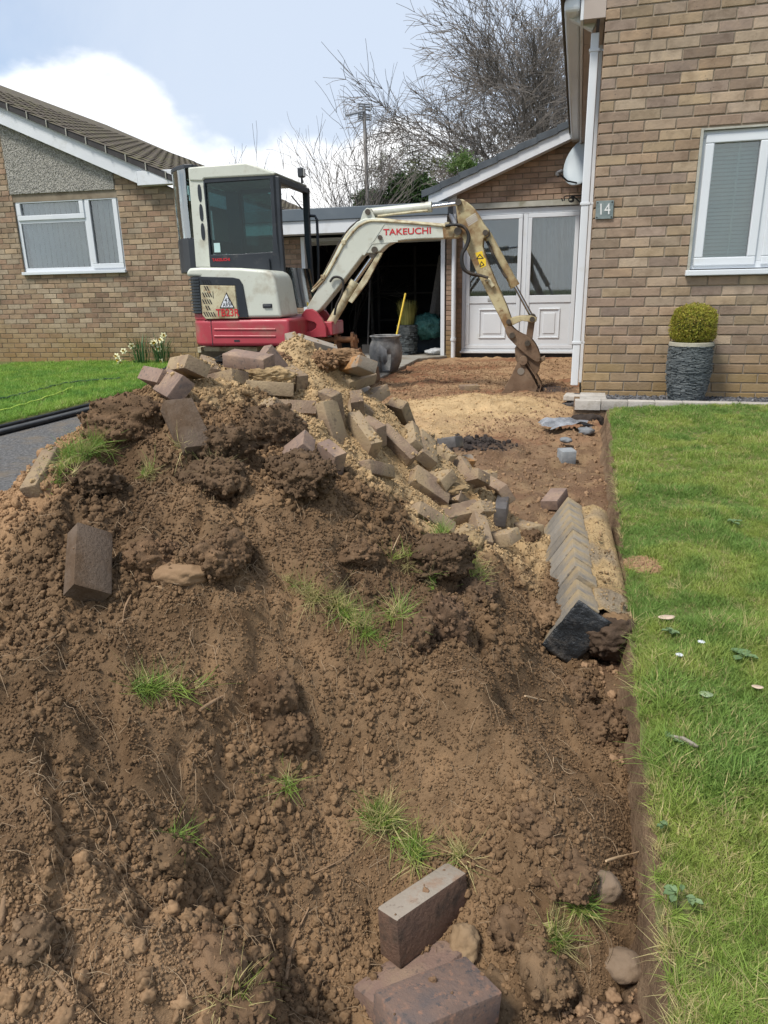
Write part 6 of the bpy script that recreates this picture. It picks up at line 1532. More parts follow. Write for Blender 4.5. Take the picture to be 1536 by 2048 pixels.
CLODS = [  # px, py, radius, flat, tint, label
 (255, 858, 0.115, (1.15, 0.8, 0.8), MD, 'large round clod of brown soil left of the upright dirty paver'),
 (535, 872, 0.12, (1.1, 0.8, 0.75), DK, 'broad dark clod right of the upright dirty paver'),
 (440, 900, 0.11, (0.9, 0.8, 0.6), DK, 'dark rooty clod between the upright paver and the sand'),
 (600, 960, 0.12, (1.2, 0.8, 0.6), DK, 'dark shaggy clod at the edge of the sand'),
 (420, 960, 0.09, (1.2, 0.8, 0.7), DK, 'clod with trailing roots below the upright paver'),
 (310, 1130, 0.075, (1.0, 0.8, 0.8), (0.17, 0.105, 0.06), 'smooth brown clod right of the muddy paver on edge'),
 (440, 1120, 0.085, (1.1, 0.8, 0.7), MD, 'lumpy clod in the middle of the soil slope'),
 (545, 1400, 0.055, (0.9, 1.0, 1.2), MD, 'upright fibrous clod standing in the lower middle slope'),
 (570, 1470, 0.060, (1.0, 0.9, 0.9), (0.14, 0.088, 0.05), 'hairy clod just below the upright fibrous one'),
 (330, 1720, 0.052, (1.0, 0.9, 0.8), (0.16, 0.105, 0.06), 'rounded clod with a grass sprig in the lower left crumbs'),
 (820, 1280, 0.065, (1.0, 0.9, 0.9), MD, 'cracked clod below the long strip of turf'),
 (890, 1270, 0.075, (0.7, 0.9, 1.4), (0.15, 0.096, 0.06), 'tall matted clod beside the cracked one'),
 (1090, 1240, 0.085, (1.1, 0.8, 0.7), (0.20, 0.13, 0.075), 'sandy clod pressed against the black edging end'),
 (1190, 1460, 0.085, (1.0, 0.9, 0.8), MD, 'heavy clod by the lawn edge below the edging'),
 (1150, 1390, 0.06, (1.0, 0.9, 0.8), MD, 'brown clod just below the black edging end'),
 (1030, 1870, 0.050, (1.1, 0.9, 0.8), MD, 'clod right of the pale topped paver'),
 (1085, 1960, 0.052, (1.2, 1, 0.8), (0.165, 0.108, 0.062), 'clod by the bottom grass tuft'),
 (1060, 1640, 0.035, (1, 1, .8), MD, 'small round clod in the lower right soil'),
 (1085, 1665, 0.04, (1, 1, .8), MD, 'small clod beside the round one in the lower right soil'),
 (1140, 1760, 0.055, (1, 1, .7), MD, 'flattened clod near the trench side'),
 (60, 1880, 0.040, (1.1, 0.9, 0.8), (0.19, 0.128, 0.078), 'pale dry clod at the bottom left corner'),
 (430, 1930, 0.045, (1.2, 0.9, 0.7), (0.19, 0.12, 0.07), 'reddish clod near the bottom beside the curved root'),
 (530, 1960, 0.026, (1, 1, .9), MD, 'round clod at the bottom, left of the curved root foot'),
 (575, 1985, 0.022, (1, 1, .9), MD, 'round clod at the bottom, right of the curved root foot'),
 (480, 2030, 0.055, (1.3, 1, 0.7), MD, 'wide clod with grass at the bottom edge'),
 (1010, 2020, 0.055, (1.3, 1, 0.7), (0.175, 0.115, 0.066), 'broad clod at the bottom right of the speckled paver'),
 (170, 960, 0.085, (1.3, 0.8, 0.6), DK, 'dark clod under the bright grass on the left side'),
 (700, 1110, 0.07, (1.3, .8, .6), MD, 'flat clod above the long strip of turf'),
 (880, 1120, 0.10, (1.2, .9, .6), DK, 'dark turfy clod on the right flank below the pavers'),
 (950, 1190, 0.08, (1.2, .9, .6), (0.13, 0.085, 0.052), 'grassy clod low on the right flank'),
 (648, 722, 0.07, (1.2, 0.8, 0.6), (0.23, 0.14, 0.078), 'reddish clod beside the topmost standing paver'),
 (552, 722, 0.055, (1.2, 0.8, 0.6), (0.22, 0.13, 0.075), 'reddish clod left of the topmost standing paver'),
 (1060, 1075, 0.05, (1, 1, .7), MD, 'clod in the hollow between pavers and edging'),
 (940, 1085, 0.05, (1.2, 1, .7), SD, 'sandy clod below the upright narrow paver'),
]
CL = {}; CC_P = []; CC_T = []
for k, (px, py, r, fl, tint, lab) in enumerate(CLODS):
    r = r * 0.95
    p = march(px, py, r * 0.1); p = p + Vector((0, 0.15 * r, 0.0 * r))
    o = clod('soil_clod', p, r, mSoil, 200 + k, sub=5 if r > 0.05 else 4, flat=fl, rot=k * 0.7, tint=tint); tag(o, lab, 'clod', 'clods of dug soil on the heap'); CL[(px, py)] = p
    me = o.data; nv = len(me.vertices); co = np.empty(nv * 3, 'f'); me.vertices.foreach_get('co', co); co = co.reshape(-1, 3); no = np.empty(nv * 3, 'f'); me.vertices.foreach_get('normal', no); no = no.reshape(-1, 3)
    kk = int(np.clip(r * r * 90000, 120, 1500)); ii = RNG.integers(0, nv, kk); vis = (no[ii, 2] > -0.3) | (no[ii, 1] < 0.2); ii = ii[vis]
    CC_P.append(co[ii] + np.array(p) + RNG.normal(0, 0.002, (len(ii), 3))); CC_T.append(np.array(tint)[None] * TINTK * RNG.uniform(0.7, 1.35, len(ii))[:, None])
_cp2 = np.concatenate(CC_P); _n2 = len(_cp2)
_o = gn_scatter('clod_crumbs', _cp2, RNG.uniform(0, 6.28, (_n2, 3)), np.minimum(0.0022 * (1 - RNG.random(_n2)) ** (-1 / 2.0), 0.009), RNG.integers(0, 6, _n2), np.concatenate(CC_T), CRUMB)
tag(_o, 'crumbs of soil clinging to the larger clods', 'soil', kind='stuff')
def sand_pile(px, py, r, lab, tint=SD, fl=(1.5, 1, 0.55), lift=0.0, d=None):
    p = at_d(px, py, d) if d else march(px, py, lift)
    o = clod('sand_pile', p, r, mSoil, 300 + int(px), sub=5, flat=fl, tint=tint, rough=0.22, fine=0.06); return tag(o, lab, 'sand')
def on_paver(lab):
    for o in bpy.data.objects:
        if o.get('label') == lab: return o.matrix_basis.translation
_t = on_paver(PAVERS[6][7]); o = clod('sand_pile', _t + Vector((-0.01, 0.04, 0.045)), 0.06, mSoil, 311, sub=5, flat=(1.6, 0.9, 0.6), tint=SD, rough=0.25); tag(o, 'mound of yellow sand lying on the long crest paver', 'sand')
_t = on_paver(PAVERS[30][7]); o = clod('sand_pile', _t + Vector((0.0, -0.01, 0.05)), 0.055, mSoil, 312, sub=5, flat=(1.9, 1.1, 0.42), tint=SD, rough=0.25); tag(o, 'crust of yellow sand overhanging the shadowed paver', 'sand')
_t = on_paver(PAVERS[13][7]); o = clod('sand_pile', _t + Vector((-0.05, 0.02, 0.04)), 0.05, mSoil, 313, sub=5, flat=(1.4, 0.9, 0.7), tint=(0.25, 0.155, 0.085), rough=0.3); tag(o, 'reddish earth heaped on the orange-cornered paver', 'soil')

# ------------------------------------------------------------------ tufts of turf growing out of the spoil
def turf_patch(px, py, w, h, n, label, green=1.0, tilt=(0, 0), long=True, ang=0.0, lift=0.02):
    """grass scattered along a strip in the photo and planted on the heap"""
    pts = []; rots = []; tints = []
    n = int(n * 1.9)
    for k in range(n):
        u = random.gauss(0, 0.42) * w; v = random.gauss(0, 0.42) * h
        qx, qy = px + u * cos(ang) - v * sin(ang), py + u * sin(ang) + v * cos(ang)
        p = march(qx, qy, 0.012 + lift); pts.append(p + Vector((0, 0.012, -0.012)))
        rots.append((tilt[0] * 1.1 + random.gauss(0, 0.75), tilt[1] + random.gauss(0, 0.75), random.uniform(0, 6.28)))
        g = GREENS[random.choice([0, 1, 1, 2, 3])] if random.random() < green * 0.78 else GREENS[4] * 0.9
        tints.append(np.array(g) * random.uniform(0.8, 1.25))
    sc = [random.uniform(0.30, 0.66) * (1.0 if long else 0.6) for _ in range(n)]
    o = gn_scatter('grass_tuft', pts, rots, sc, [random.randrange(6) for _ in range(n)], tints, LONGTUFT)
    tag(o, label, 'grass', kind='stuff')
turf_patch(168, 905, 62, 30, 34, 'bright green grass on the sod at the left side of the heap', 0.95, (0.5, -0.3), ang=-0.5)
turf_patch(125, 945, 40, 10, 12, 'bright green grass trailing down the left side of the heap', 0.9, (0.6, -0.3), ang=-0.6)
turf_patch(660, 1205, 105, 16, 46, 'long strip of yellowing turf across the middle of the heap', 0.55, (0.8, 0.3), ang=0.52)
turf_patch(735, 1265, 26, 14, 12, 'greener end of the long turf strip', 0.9, (0.7, 0.4), ang=0.6)
turf_patch(315, 1372, 75, 9, 20, 'fringe of green grass hanging from a sod at the lower left', 0.92, (1.1, 0.0))
turf_patch(765, 1640, 34, 26, 24, 'dark green tuft in the lower middle of the heap', 0.95, (0.6, 0.2), ang=0.6)
turf_patch(830, 1700, 30, 20, 18, 'green tuft just above the pale topped paver', 0.95, (0.7, 0.3), ang=0.9)
turf_patch(920, 1712, 14, 14, 6, 'small yellow sprig right of the pale topped paver', 0.4, (0.3, 0.3))
turf_patch(1165, 1815, 24, 16, 14, 'green tuft in the trench soil at lower right', 0.95, (0.2, 0.2))
turf_patch(1115, 1885, 16, 34, 12, 'tuft of pale clover and grass at the bottom right soil', 0.7, (0.8, 0.0))
turf_patch(880, 1065, 20, 16, 8, 'small green tuft below the large clean paver', 0.9, (0.3, 0.2))
turf_patch(820, 1130, 60, 14, 14, 'grassy edge of a sod on the right flank', 0.6, (0.9, 0.2), ang=0.6)
turf_patch(950, 1140, 24, 34, 12, 'thin grass on the low right flank of the heap', 0.6, (0.9, 0.2))
turf_patch(370, 890, 18, 8, 7, 'yellow-green sprig at the foot of the upright paver', 0.6, (0.4, 0))
turf_patch(430, 935, 34, 12, 7, 'dry grass on the dark clod below the crest', 0.2, (0.9, 0))
turf_patch(350, 1680, 12, 6, 4, 'tiny sprig on the rounded clod at lower left', 0.9, (0.2, 0))
turf_patch(800, 1232, 20, 14, 8, 'short grass in the hollow beside the matted clod', 0.8, (0.7, 0.2))
turf_patch(575, 1570, 8, 12, 3, 'single blades of grass below the hairy clod', 0.9, (1.0, 0))
turf_patch(485, 2000, 34, 8, 10, 'wispy dry grass on the clod at the bottom edge', 0.5, (0.7, 0))
turf_patch(300, 940, 22, 10, 6, 'dry wisps under the large round clod', 0.3, (0.8, 0))

# roots and sticks
mRoot = mat('root', [(0.20, 0.125, 0.07), (0.29, 0.185, 0.105)], scale=20, rough=0.85, bscale=90, pos=True)
mRootP = mat('pale root', [(0.40, 0.27, 0.15), (0.50, 0.36, 0.22)], scale=20, rough=0.8, pos=True)
def root(pts, r, label, m=None, lift=0.012, group=None):
    P = [march(x, y, lift) for x, y in pts]; c = []
    for i in range(len(P) - 1):
        p0, p1, p2, p3 = P[max(i - 1, 0)], P[i], P[i + 1], P[min(i + 2, len(P) - 1)]
        for k in range(5):
            s = k / 5; c.append(0.5 * ((2 * p1) + (p2 - p0) * s + (2 * p0 - 5 * p1 + 4 * p2 - p3) * s * s + (3 * p1 - p0 - 3 * p2 + p3) * s ** 3))
    c.append(P[-1]); n = len(c); b = MB(); b.tube(c, [r * (0.55 + 0.45 * sin(pi * min(1, (i + 1) / n * 1.4))) * (1 - 0.4 * i / n) for i in range(n)], 7)
    tag(b.build('root', m or mRoot, smooth=70), label, 'root', group)
root([(572, 1960), (580, 1910), (592, 1870), (618, 1815)], 0.0048, 'curved brown root sticking up near the bottom middle', lift=0.02)
root([(1212, 1722), (1235, 1715), (1262, 1708), (1290, 1700)], 0.0035, 'pale root curling out of the trench side', mRootP, lift=0.02)
root([(1050, 1392), (1075, 1398), (1105, 1403)], 0.0035, 'short orange root below the edging', mRootP, lift=0.015)
root([(262, 1190), (250, 1215), (245, 1245)], 0.0028, 'thin dangling root in the left soil')
root([(400, 1420), (440, 1395), (485, 1372)], 0.005, 'thick muddy root right of the lower left sod')
root([(2, 1850), (8, 1800), (12, 1755)], 0.006, 'brown stick at the left edge of the picture')
root([(215, 1690), (222, 1655), (212, 1625)], 0.0022, 'thin root in the lower left crumbs')
root([(110, 1955), (135, 1985), (160, 2005)], 0.005, 'muddy twig in the bottom left corner')
root([(630, 1745), (690, 1715), (740, 1670)], 0.0014, 'hair-thin root left of the dark green tuft', lift=0.02)
root([(785, 1100), (795, 1078), (800, 1068)], 0.002, 'pale root tip on the right flank', mRootP, lift=0.02)
root([(1320, 1405 + 0), (1300, 1395)], 0.001, 'fine rootlet at the cut lawn edge', mRootP) if False else None
# hair roots: too many to count
def hair_roots():
    b = MB()
    for k in range(900):
        px, py = random.uniform(0, 1250), random.uniform(900, 2040)
        p = march(px, py, 0.004)
        if abs(p.z - surf(p.x, p.y)) > 0.05 or p.x > xe(p.y) - 0.08: continue
        L_ = random.uniform(0.02, 0.07); a = random.uniform(0, 6.28); d = Vector((cos(a), sin(a), 0)) * L_; q = []
        kx = random.uniform(-1, 1) * L_ * 0.5
        for i in range(6):
            s = i / 5; w = p + d * s + Vector((-d.y, d.x, 0)) * (kx / L_) * sin(s * pi)
            q.append(Vector((w.x, w.y, surf(w.x, w.y) + 0.004 + 0.012 * sin(s * pi))))
        b.tube(q, 0.00035 + 0.0003 * random.random(), 3, caps=False)
    o = b.build('root_hair', mat('root hair', [(0.24, 0.165, 0.10), (0.36, 0.26, 0.16)], rough=0.8), smooth=80); tag(o, 'fine pale roots and fibres in the soil', 'roots', kind='stuff')
hair_roots()

# ------------------------------------------------------------------ the uprooted edging: pavers bedded on a concrete haunch
mEdge = mat('weathered edging paver', [(0.17, 0.155, 0.135), (0.235, 0.21, 0.175), (0.29, 0.245, 0.18)], scale=9, rough=0.85, bscale=120, bstr=0.9, bdist=0.005, rnd=0.2, dirt=((0.33, 0.25, 0.145), 6, 0.47, 0.62), dirt2=((0.09, 0.085, 0.08), 30, 0.60, 0.72))
def build_edging():
    n0 = at_plane(1158, 1199, (0, 0, -0.125), (0, 0, 1)); f0 = at_plane(1137, 990, (0, 0, -0.085), (0, 0, 1))
    ax = (f0 - n0); Lr = ax.length; ax.normalize(); side = ax.cross(Vector((0, 0, 1))).normalized()   # side points right
    up = side.cross(ax)
    t = thing('uprooted_edging', n0 - Vector((0, 0, 0.2)), 'uprooted block edging of slanted pavers on a mortar haunch along the lawn', 'edging')
    th = radians(58)                                         # left face drops to the left at this angle
    dl = (-side * cos(th) - up * sin(th)); dr = (side * sin(th) - up * cos(th))
    F = lambda s, a, d: n0 + ax * s + dl * a + dr * d
    n = 12; pit = Lr / n
    rnd = random.Random(5)
    for k in range(n):
        s0 = k * pit; off = rnd.uniform(-0.008, 0.008); tw = rnd.uniform(-0.05, 0.05)
        me = paver_mesh((pit * 0.965, 0.2, 0.08), mEdge, k % 5)
        R = Matrix((ax, dl, ax.cross(dl))).transposed().to_4x4() @ Matrix.Rotation(tw * 0.5, 4, 'Z')
        c = F(s0 + pit / 2, 0.10 + off, 0.04 + rnd.uniform(-0.003, 0.003))
        link('paver', me, t, Matrix.Translation(c) @ R)
    # mortar haunch: cross-section behind the pavers, rough on its right
    ss = np.linspace(0.02, Lr - 0.01, 90)
    PR = [(0.062, -0.046), (0.085, -0.048), (0.115, -0.046), (0.15, -0.052), (0.178, -0.075), (0.195, -0.13), (0.18, -0.20), (0.05, -0.26), (-0.06, -0.26), (-0.03, -0.19)]   # (right, up) from the ridge
    prof = [(-x * cos(th) - z * sin(th), x * sin(th) - z * cos(th)) for x, z in PR]
    m = len(prof); rows = []
    for s in ss:
        row = []
        for i, (a, d) in enumerate(prof):
            j = 0.02 * float(vnoise(np.array([s * 9 + i * 1.7]), np.array([i * 0.9]), s=9)[0]) * (1 if 1 < i < 8 else 0.3) + 0.008 * float(vnoise(np.array([s * 34 + i]), np.array([i * 2.3]), s=10)[0])
            row.append(tuple(F(s, a + j, d + j * 1.2 + 0.05 * (s / Lr) * 0)))
        row.append(row[0]); rows.append(row)
    P = np.array(rows)
    c = np.zeros(P.shape); nz = fbm(P[..., 0] * 9, P[..., 1] * 9, P[..., 2] * 9, octv=4, s=15)
    for i in range(P.shape[1]):
        sandc = np.array([0.45, 0.32, 0.165]); e = np.array([0.17, 0.11, 0.065]); gre = np.array([0.24, 0.22, 0.19])
        w = [1, 1.05, 1, .9, .6, .15, 0, 0, 0, 0, 1][i]
        c[:, i] = e + (sandc - e) * np.clip(w + 0.5 * nz[:, i:i + 1], 0, 1); c[:, i] += (gre - c[:, i]) * np.clip(1.5 * fbm(P[:, i, 0] * 5, P[:, i, 1] * 5, octv=2, s=17) - 0.2, 0, 0.6)[:, None] * (i < 4)
    link('haunch', grid_mesh('haunch', P, mFloor, c), t)
    # near end wrapped in torn black membrane, and the earthy broken end of the haunch
    mMem = mat('black membrane', [(0.014, 0.016, 0.018), (0.03, 0.033, 0.036)], scale=9, rough=0.32, bscale=16, bstr=0.9, bdist=0.02, spec=0.5, dirt=((0.15, 0.135, 0.12), 14, 0.52, 0.74), pos=True)
    vs = []; fs = []; na, nd = 15, 11
    for i in range(na):
        for j in range(nd):
            a = -0.004 + 0.215 * i / (na - 1); d = -0.004 + 0.125 * j / (nd - 1)
            w = 0.012 * float(fbm(np.array([a * 14]), np.array([d * 14]), octv=3, s=19)[0]) - 0.01 - 0.015 * (j / nd) ** 2
            vs.append(F(w - 0.006, a, d))
    for i in range(na - 1):
        for j in range(nd - 1): q = i * nd + j; fs.append((q, q + 1, q + nd + 1, q + nd))
    b = MB(); b.add(vs, fs); o = b.build('membrane', mMem, t, smooth=60); sol = o.modifiers.new('solid', 'SOLIDIFY'); sol.thickness = 0.002
    p = n0 + ax * 0.02 + side * 0.115 - up * 0.135; clod('broken_end', p, 0.085, mSoil, 401, sub=5, flat=(1.1, 0.8, 0.9), tint=(0.085, 0.058, 0.04), parent=t)
    p = n0 + ax * 0.02 + side * 0.13 - up * 0.085; clod('broken_end', p, 0.05, mSoil, 402, sub=4, flat=(1.1, 0.6, 0.7), tint=(0.24, 0.155, 0.085), parent=t)
    # sand crumbs along its top
    n_ = 420; s = RNG.uniform(0.02, Lr - .02, n_); i = RNG.uniform(0, 1, n_)
    pts = [tuple(n0 + ax * a + side * (0.06 + 0.115 * q) + up * (-0.045 - 0.05 * max(0, q - 0.7) * 3 + 0.004)) for a, q in zip(s, i)]
    r = np.minimum(0.0016 * (1 - RNG.random(n_)) ** (-1 / 2.4), 0.007)
    q = i[:, None]; tint = (np.array([0.40, 0.285, 0.15]) * (1 - q) + np.array([0.17, 0.115, 0.07]) * q) * RNG.uniform(0.7, 1.25, n_)[:, None]
    o = gn_scatter('sand_crumbs', pts, RNG.uniform(0, 6.28, (n_, 3)), r, RNG.integers(0, 6, n_), tint, CRUMB, parent=t); o['kind'] = 'stuff'
build_edging()
# ------------------------------------------------------------------ front strip of house 14: edging blocks, slate chippings, stone stack
mSlate = mat('slate chip', [(0.8, 0.8, 0.8), (1.1, 1.1, 1.1)], scale=3, rough=0.55, inst='tint', spec=0.5)
def build_front():
    b = MB(); b.prism_z([(-0.06, -0.46), (3.2, -0.46), (3.2, 0.02), (-0.06, 0.02)], -0.20, -0.055, HF); tag(b.build('gravel_bed', mBank), kind='structure')
    vv = []
    for k in range(5):
        r = random.Random(k); m = MB(); m.add([(r.uniform(-1, -.6), r.uniform(-.8, -.4), -.2), (r.uniform(.5, 1), r.uniform(-.7, -.3), -.15), (r.uniform(.6, 1), r.uniform(.3, .7), -.2), (r.uniform(-1, -.5), r.uniform(.3, .8), -.1),
              (-.7, -.4, .2), (.6, -.4, .25), (.7, .4, .15), (-.6, .45, .22)], [(0, 3, 2, 1), (4, 5, 6, 7), (0, 1, 5, 4), (1, 2, 6, 5), (2, 3, 7, 6), (3, 0, 4, 7)]); vv.append(raw_obj('chip', m, mSlate, False))
    n = 7000; u = RNG.uniform(0.20, 2.4, n); v = RNG.uniform(-0.37, 0.0, n)
    pts = [tuple(HF(a, c, -0.05 + 0.015 * RNG.random())) for a, c in zip(u, v)]
    g = RNG.uniform(0.03, 0.16, n)[:, None] * np.array([1.0, 1.0, 1.06])
    o = gn_scatter('slate_chippings', pts, np.c_[RNG.normal(0, 0.5, n), RNG.normal(0, 0.5, n), RNG.uniform(0, 6.28, n)], RNG.uniform(0.008, 0.02, n), RNG.integers(0, 5, n), g, vv); tag(o, 'dark slate chippings along the foot of the brick wall', 'gravel', kind='stuff')
    mk = mat('pale kerb block', [(0.36, 0.33, 0.29), (0.44, 0.41, 0.365)], scale=10, rough=0.9, bscale=60, rnd=0.14, dirt=((0.20, 0.17, 0.12), 8, 0.55, 0.75))
    t = thing('paving_edge', HF(0, -0.42, -0.05), 'row of pale edging blocks between the slate chippings and the lawn', 'edging')
    for k in range(12):
        R = Matrix((HT, HN, (0, 0, 1))).transposed().to_4x4() @ Matrix.Rotation(random.uniform(-.02, .02), 4, 'Z')
        link('edging_block', paver_mesh((0.196, 0.095, 0.075), mk, k % 5), t, Matrix.Translation(HF(0.045 + 0.2 * k, -0.425 + random.uniform(-.004, .004), -0.052)) @ R)
    t = thing('stone_strip_stack', HF(0.09, -0.2, -0.06), 'pale ribbed stone strips laid side by side at the corner of the house', 'stone tile')
    for k in range(9):
        b = MB(); v0 = -0.365 + k * 0.038; b.box((-0.015 + 0.002 * (k % 3), v0, -0.05), (0.19 - 0.003 * (k % 2), v0 + 0.028, -0.012 + 0.003 * (k % 2)), HF); b.build('strip', mk, t, bevel=0.003)
    b = MB(); b.box((-0.05, -0.46, -0.30), (0.20, -0.475, -0.07), HF); 
    # broken dark footing under the corner
    clod('footing', HF(0.06, -0.50, -0.19), 0.10, mSoil, 501, flat=(1.4, 0.5, 0.8), tint=(0.055, 0.043, 0.036)); tag(bpy.data.objects['footing'], 'dark crumbling footing exposed under the corner of the paving strip', 'footing')
    # little slab and mortar at the foot of the downpipe
    p = at_y(1150, 776, 6.25)
    b = MB(); b.prism_z([(-0.15, 0.06), (0.02, 0.04), (0.03, 0.24), (-0.13, 0.26)], -0.10, -0.055, HF); o = b.build('drain_stone', mk, bevel=0.008); tag(o, 'small pale stone under the foot of the tall white downpipe', 'stone')
    clod('drain_rubble', HF(-0.05, 0.10, -0.15), 0.085, mSoil, 502, flat=(1.2, 1, 0.7), tint=(0.075, 0.07, 0.07)); tag(bpy.data.objects['drain_rubble'], 'grey rubble packed round the drain at the house corner', 'rubble')
build_front()

# ------------------------------------------------------------------ planters
def leaf_ball(name, parent, ctr, rx, rz, n, m, tints, size=(0.006, 0.012), seed=0):
    vs_ = []
    for k in range(3):
        mb = MB(); mb.add([(-.5, 0, 0), (0, -.12, .3), (.5, 0, .55), (0, .12, .3)], [(0, 1, 2, 3)]); mb.add([(-.3, .3, 0), (0.1, .2, .3), (.0, .4, .8), (-.25, .45, .4)], [(0, 1, 2, 3)]); mb.add([(.2, -.4, 0), (0.4, -.2, .35), (.3, -.3, .8), (.05, -.35, .4)], [(0, 1, 2, 3)])
        vs_.append(raw_obj('leaf', mb, m, False))
    d = RNG.normal(0, 1, (n, 3)); d /= np.linalg.norm(d, axis=1)[:, None]
    lump = 1 + 0.10 * fbm(d[:, 0] * 2.6 + seed, d[:, 1] * 2.6, d[:, 2] * 2.6, octv=3, s=seed)
    rr = (0.55 + 0.45 * RNG.random(n) ** 0.35) * lump
    sq = np.abs(d) ** 0.8 * np.sign(d)
    p = np.c_[ctr[0] + sq[:, 0] * rx * rr, ctr[1] + sq[:, 1] * rx * rr, ctr[2] + sq[:, 2] * rz * rr]
    rot = np.c_[np.arccos(np.clip(d[:, 2], -1, 1)) * 0.8 + RNG.normal(0, .5, n), RNG.normal(0, .6, n), np.arctan2(d[:, 1], d[:, 0]) + pi / 2 + RNG.normal(0, .5, n)]
    T = np.array(tints)[RNG.integers(0, len(tints), n)] * RNG.uniform(0.7, 1.3, n)[:, None]
    o = gn_scatter(name, p, rot, RNG.uniform(*size, n), RNG.integers(0, 3, n), T, vs_, parent=parent); o['kind'] = 'stuff'; return o
mLeaf = mat('small leaf', [(0.9, 0.9, 0.9), (1.05, 1.05, 1.05)], rough=0.5, inst='tint', transl=0.3, spec=0.3)
mSlatePot = mat('stacked slate', [(0.07, 0.085, 0.09), (0.14, 0.16, 0.165), (0.23, 0.25, 0.25)], scale=14, rough=0.6, rnd=0.4, sc3=(1, 1, 4), pos=True)
mPotRim = mat('pot rim', [(0.30, 0.28, 0.22), (0.37, 0.35, 0.28)], scale=12, rough=0.9, bscale=60)
def slate_pot(t, base, H, prof, nc, chips, seed):
    """tall pot clad in thin slate slivers; prof(z 0..1) = radius"""
    b = MB(); b.lathe([(prof(0) - 0.014, 0), *[(prof(k / 10) - 0.012, H * k / 10) for k in range(11)], (prof(1) - 0.03, H), (prof(1) - 0.035, H - 0.06)], base, 36); b.build('pot', mat('dark pot core', [(0.03, 0.035, 0.037)], rough=0.8) if 'dark pot core' not in bpy.data.materials else bpy.data.materials['dark pot core'], t, smooth=40)
    rnd = random.Random(seed); rows = nc; allb = MB(); cnt = 0
    for r in range(rows):
        z0 = H * r / rows; h = H / rows; a = rnd.random() * 6.28; end = a + 2 * pi
        while a < end:
            w = rnd.uniform(*chips); R = prof((z0 + h / 2) / H); da = w / R; a1 = min(a + da, end); o = rnd.uniform(-0.006, 0.007); ti = rnd.uniform(-0.004, 0.004); hh = h * rnd.uniform(0.6, 0.98)
            vs = []
            for q, zz in ((a, ti), (a1, -ti)):
                for rad in (R - 0.016, R + o):
                    for z in (zz, zz + hh): vs.append((base.x + rad * cos(q), base.y + rad * sin(q), base.z + z0 + z))
            allb.add(vs, [(0, 1, 3, 2), (4, 6, 7, 5), (2, 3, 7, 6), (1, 5, 7, 3), (0, 2, 6, 4)]); a = a1 + 0.002 / R; cnt += 1
    o = allb.build('slate_sliver', mSlatePot, t); o['kind'] = 'stuff'
    a = o.data.attributes.new('Col', 'FLOAT_COLOR', 'POINT')
    return o
def build_planters():
    uu, _ = hpx(1371, 800, -0.22); base = HF(uu, -0.215, -0.06); H = hpx(1371, 690, -0.215)[1] + 0.06
    t = thing('potted_box_bush', base, 'clipped yellow-green box ball in a tall slate clad planter by the wall', 'potted plant')
    R1 = (hpx(1416, 700, -0.215)[0] - hpx(1330, 700, -0.215)[0]) / 2
    prof = lambda q: R1 * (0.78 + 0.30 * sin(min(1, q * 1.15) * pi * 0.62) - 0.06 * max(0, q - 0.6) * 1.2)
    slate_pot(t, base, H, prof, 46, (0.02, 0.06), 3)
    b = MB(); b.lathe([(prof(1) - 0.03, H - 0.005), (prof(1) + 0.004, H - 0.002), (prof(1) + 0.002, H + 0.022), (prof(1) - 0.012, H + 0.026), (prof(1) - 0.03, H + 0.012)], base, 36); b.build('rim', mPotRim, t, smooth=50)
    b = MB(); b.lathe([(0.001, H - 0.01), (prof(1) - 0.028, H - 0.01)], base, 24); b.build('compost', mBank, t)
    ztop = hpx(1375, 611, -0.215)[1] + 0.06; rz = (ztop - H) / 2 * 1.08; rx = (hpx(1422, 650, -0.215)[0] - hpx(1329, 650, -0.215)[0]) / 2 * 0.97
    bm = clod('inner_twigs', base + Vector((0, 0, H + rz * 0.92)), 1, mat('inner twigs', [(0.05, 0.055, 0.015), (0.08, 0.085, 0.022)], scale=20, rough=0.9), 601, sub=3, flat=(rx * 0.8, rx * 0.8, rz * 0.8), rough=0.1, parent=t)
    leaf_ball('foliage', t, base + Vector((0, 0, H + rz * 0.93)), rx, rz, 7500, mLeaf, [(0.32, 0.33, 0.045), (0.40, 0.38, 0.055), (0.25, 0.27, 0.04), (0.46, 0.41, 0.08), (0.34, 0.26, 0.06)], (0.010, 0.019), 3)
    # inside the garage: stacked stone planter with a spiky yellow-green plant
    o = at_y(815, 708, 12.2); o.z = GZ; H2 = at_y(815, 649, 12.2).z - o.z; R2 = (at_y(836, 680, 12.2).x - at_y(793, 680, 12.2).x) / 2
    t = thing('potted_grass', o, 'spiky yellow-green plant in a grey stacked stone planter in the garage doorway', 'potted plant')
    slate_pot(t, o, H2, lambda q: R2 * (0.9 + 0.1 * q), 16, (0.06, 0.16), 5)
    b = MB()
    for k in range(420):
        a = random.uniform(0, 6.28); r0 = R2 * 0.7 * sqrt(random.random()); h = random.uniform(0.24, 0.42); l = random.uniform(0.0, 0.12); d = Vector((cos(a), sin(a), 0)); p = o + d * r0 + Vector((0, 0, H2)); q = p + d * l * 0.4 + Vector((0, 0, h * 0.6)); e = p + d * l + Vector((0, 0, h)); w = Vector((-d.y, d.x, 0)) * 0.005
        b.add([p - w, p + w, q + w, q - w, e], [(0, 1, 2, 3), (3, 2, 4)])
    b.build('leaves', mat('spiky leaf', [(0.20, 0.21, 0.05), (0.34, 0.31, 0.09)], scale=5, rough=0.6, pos=True), t)
build_planters()

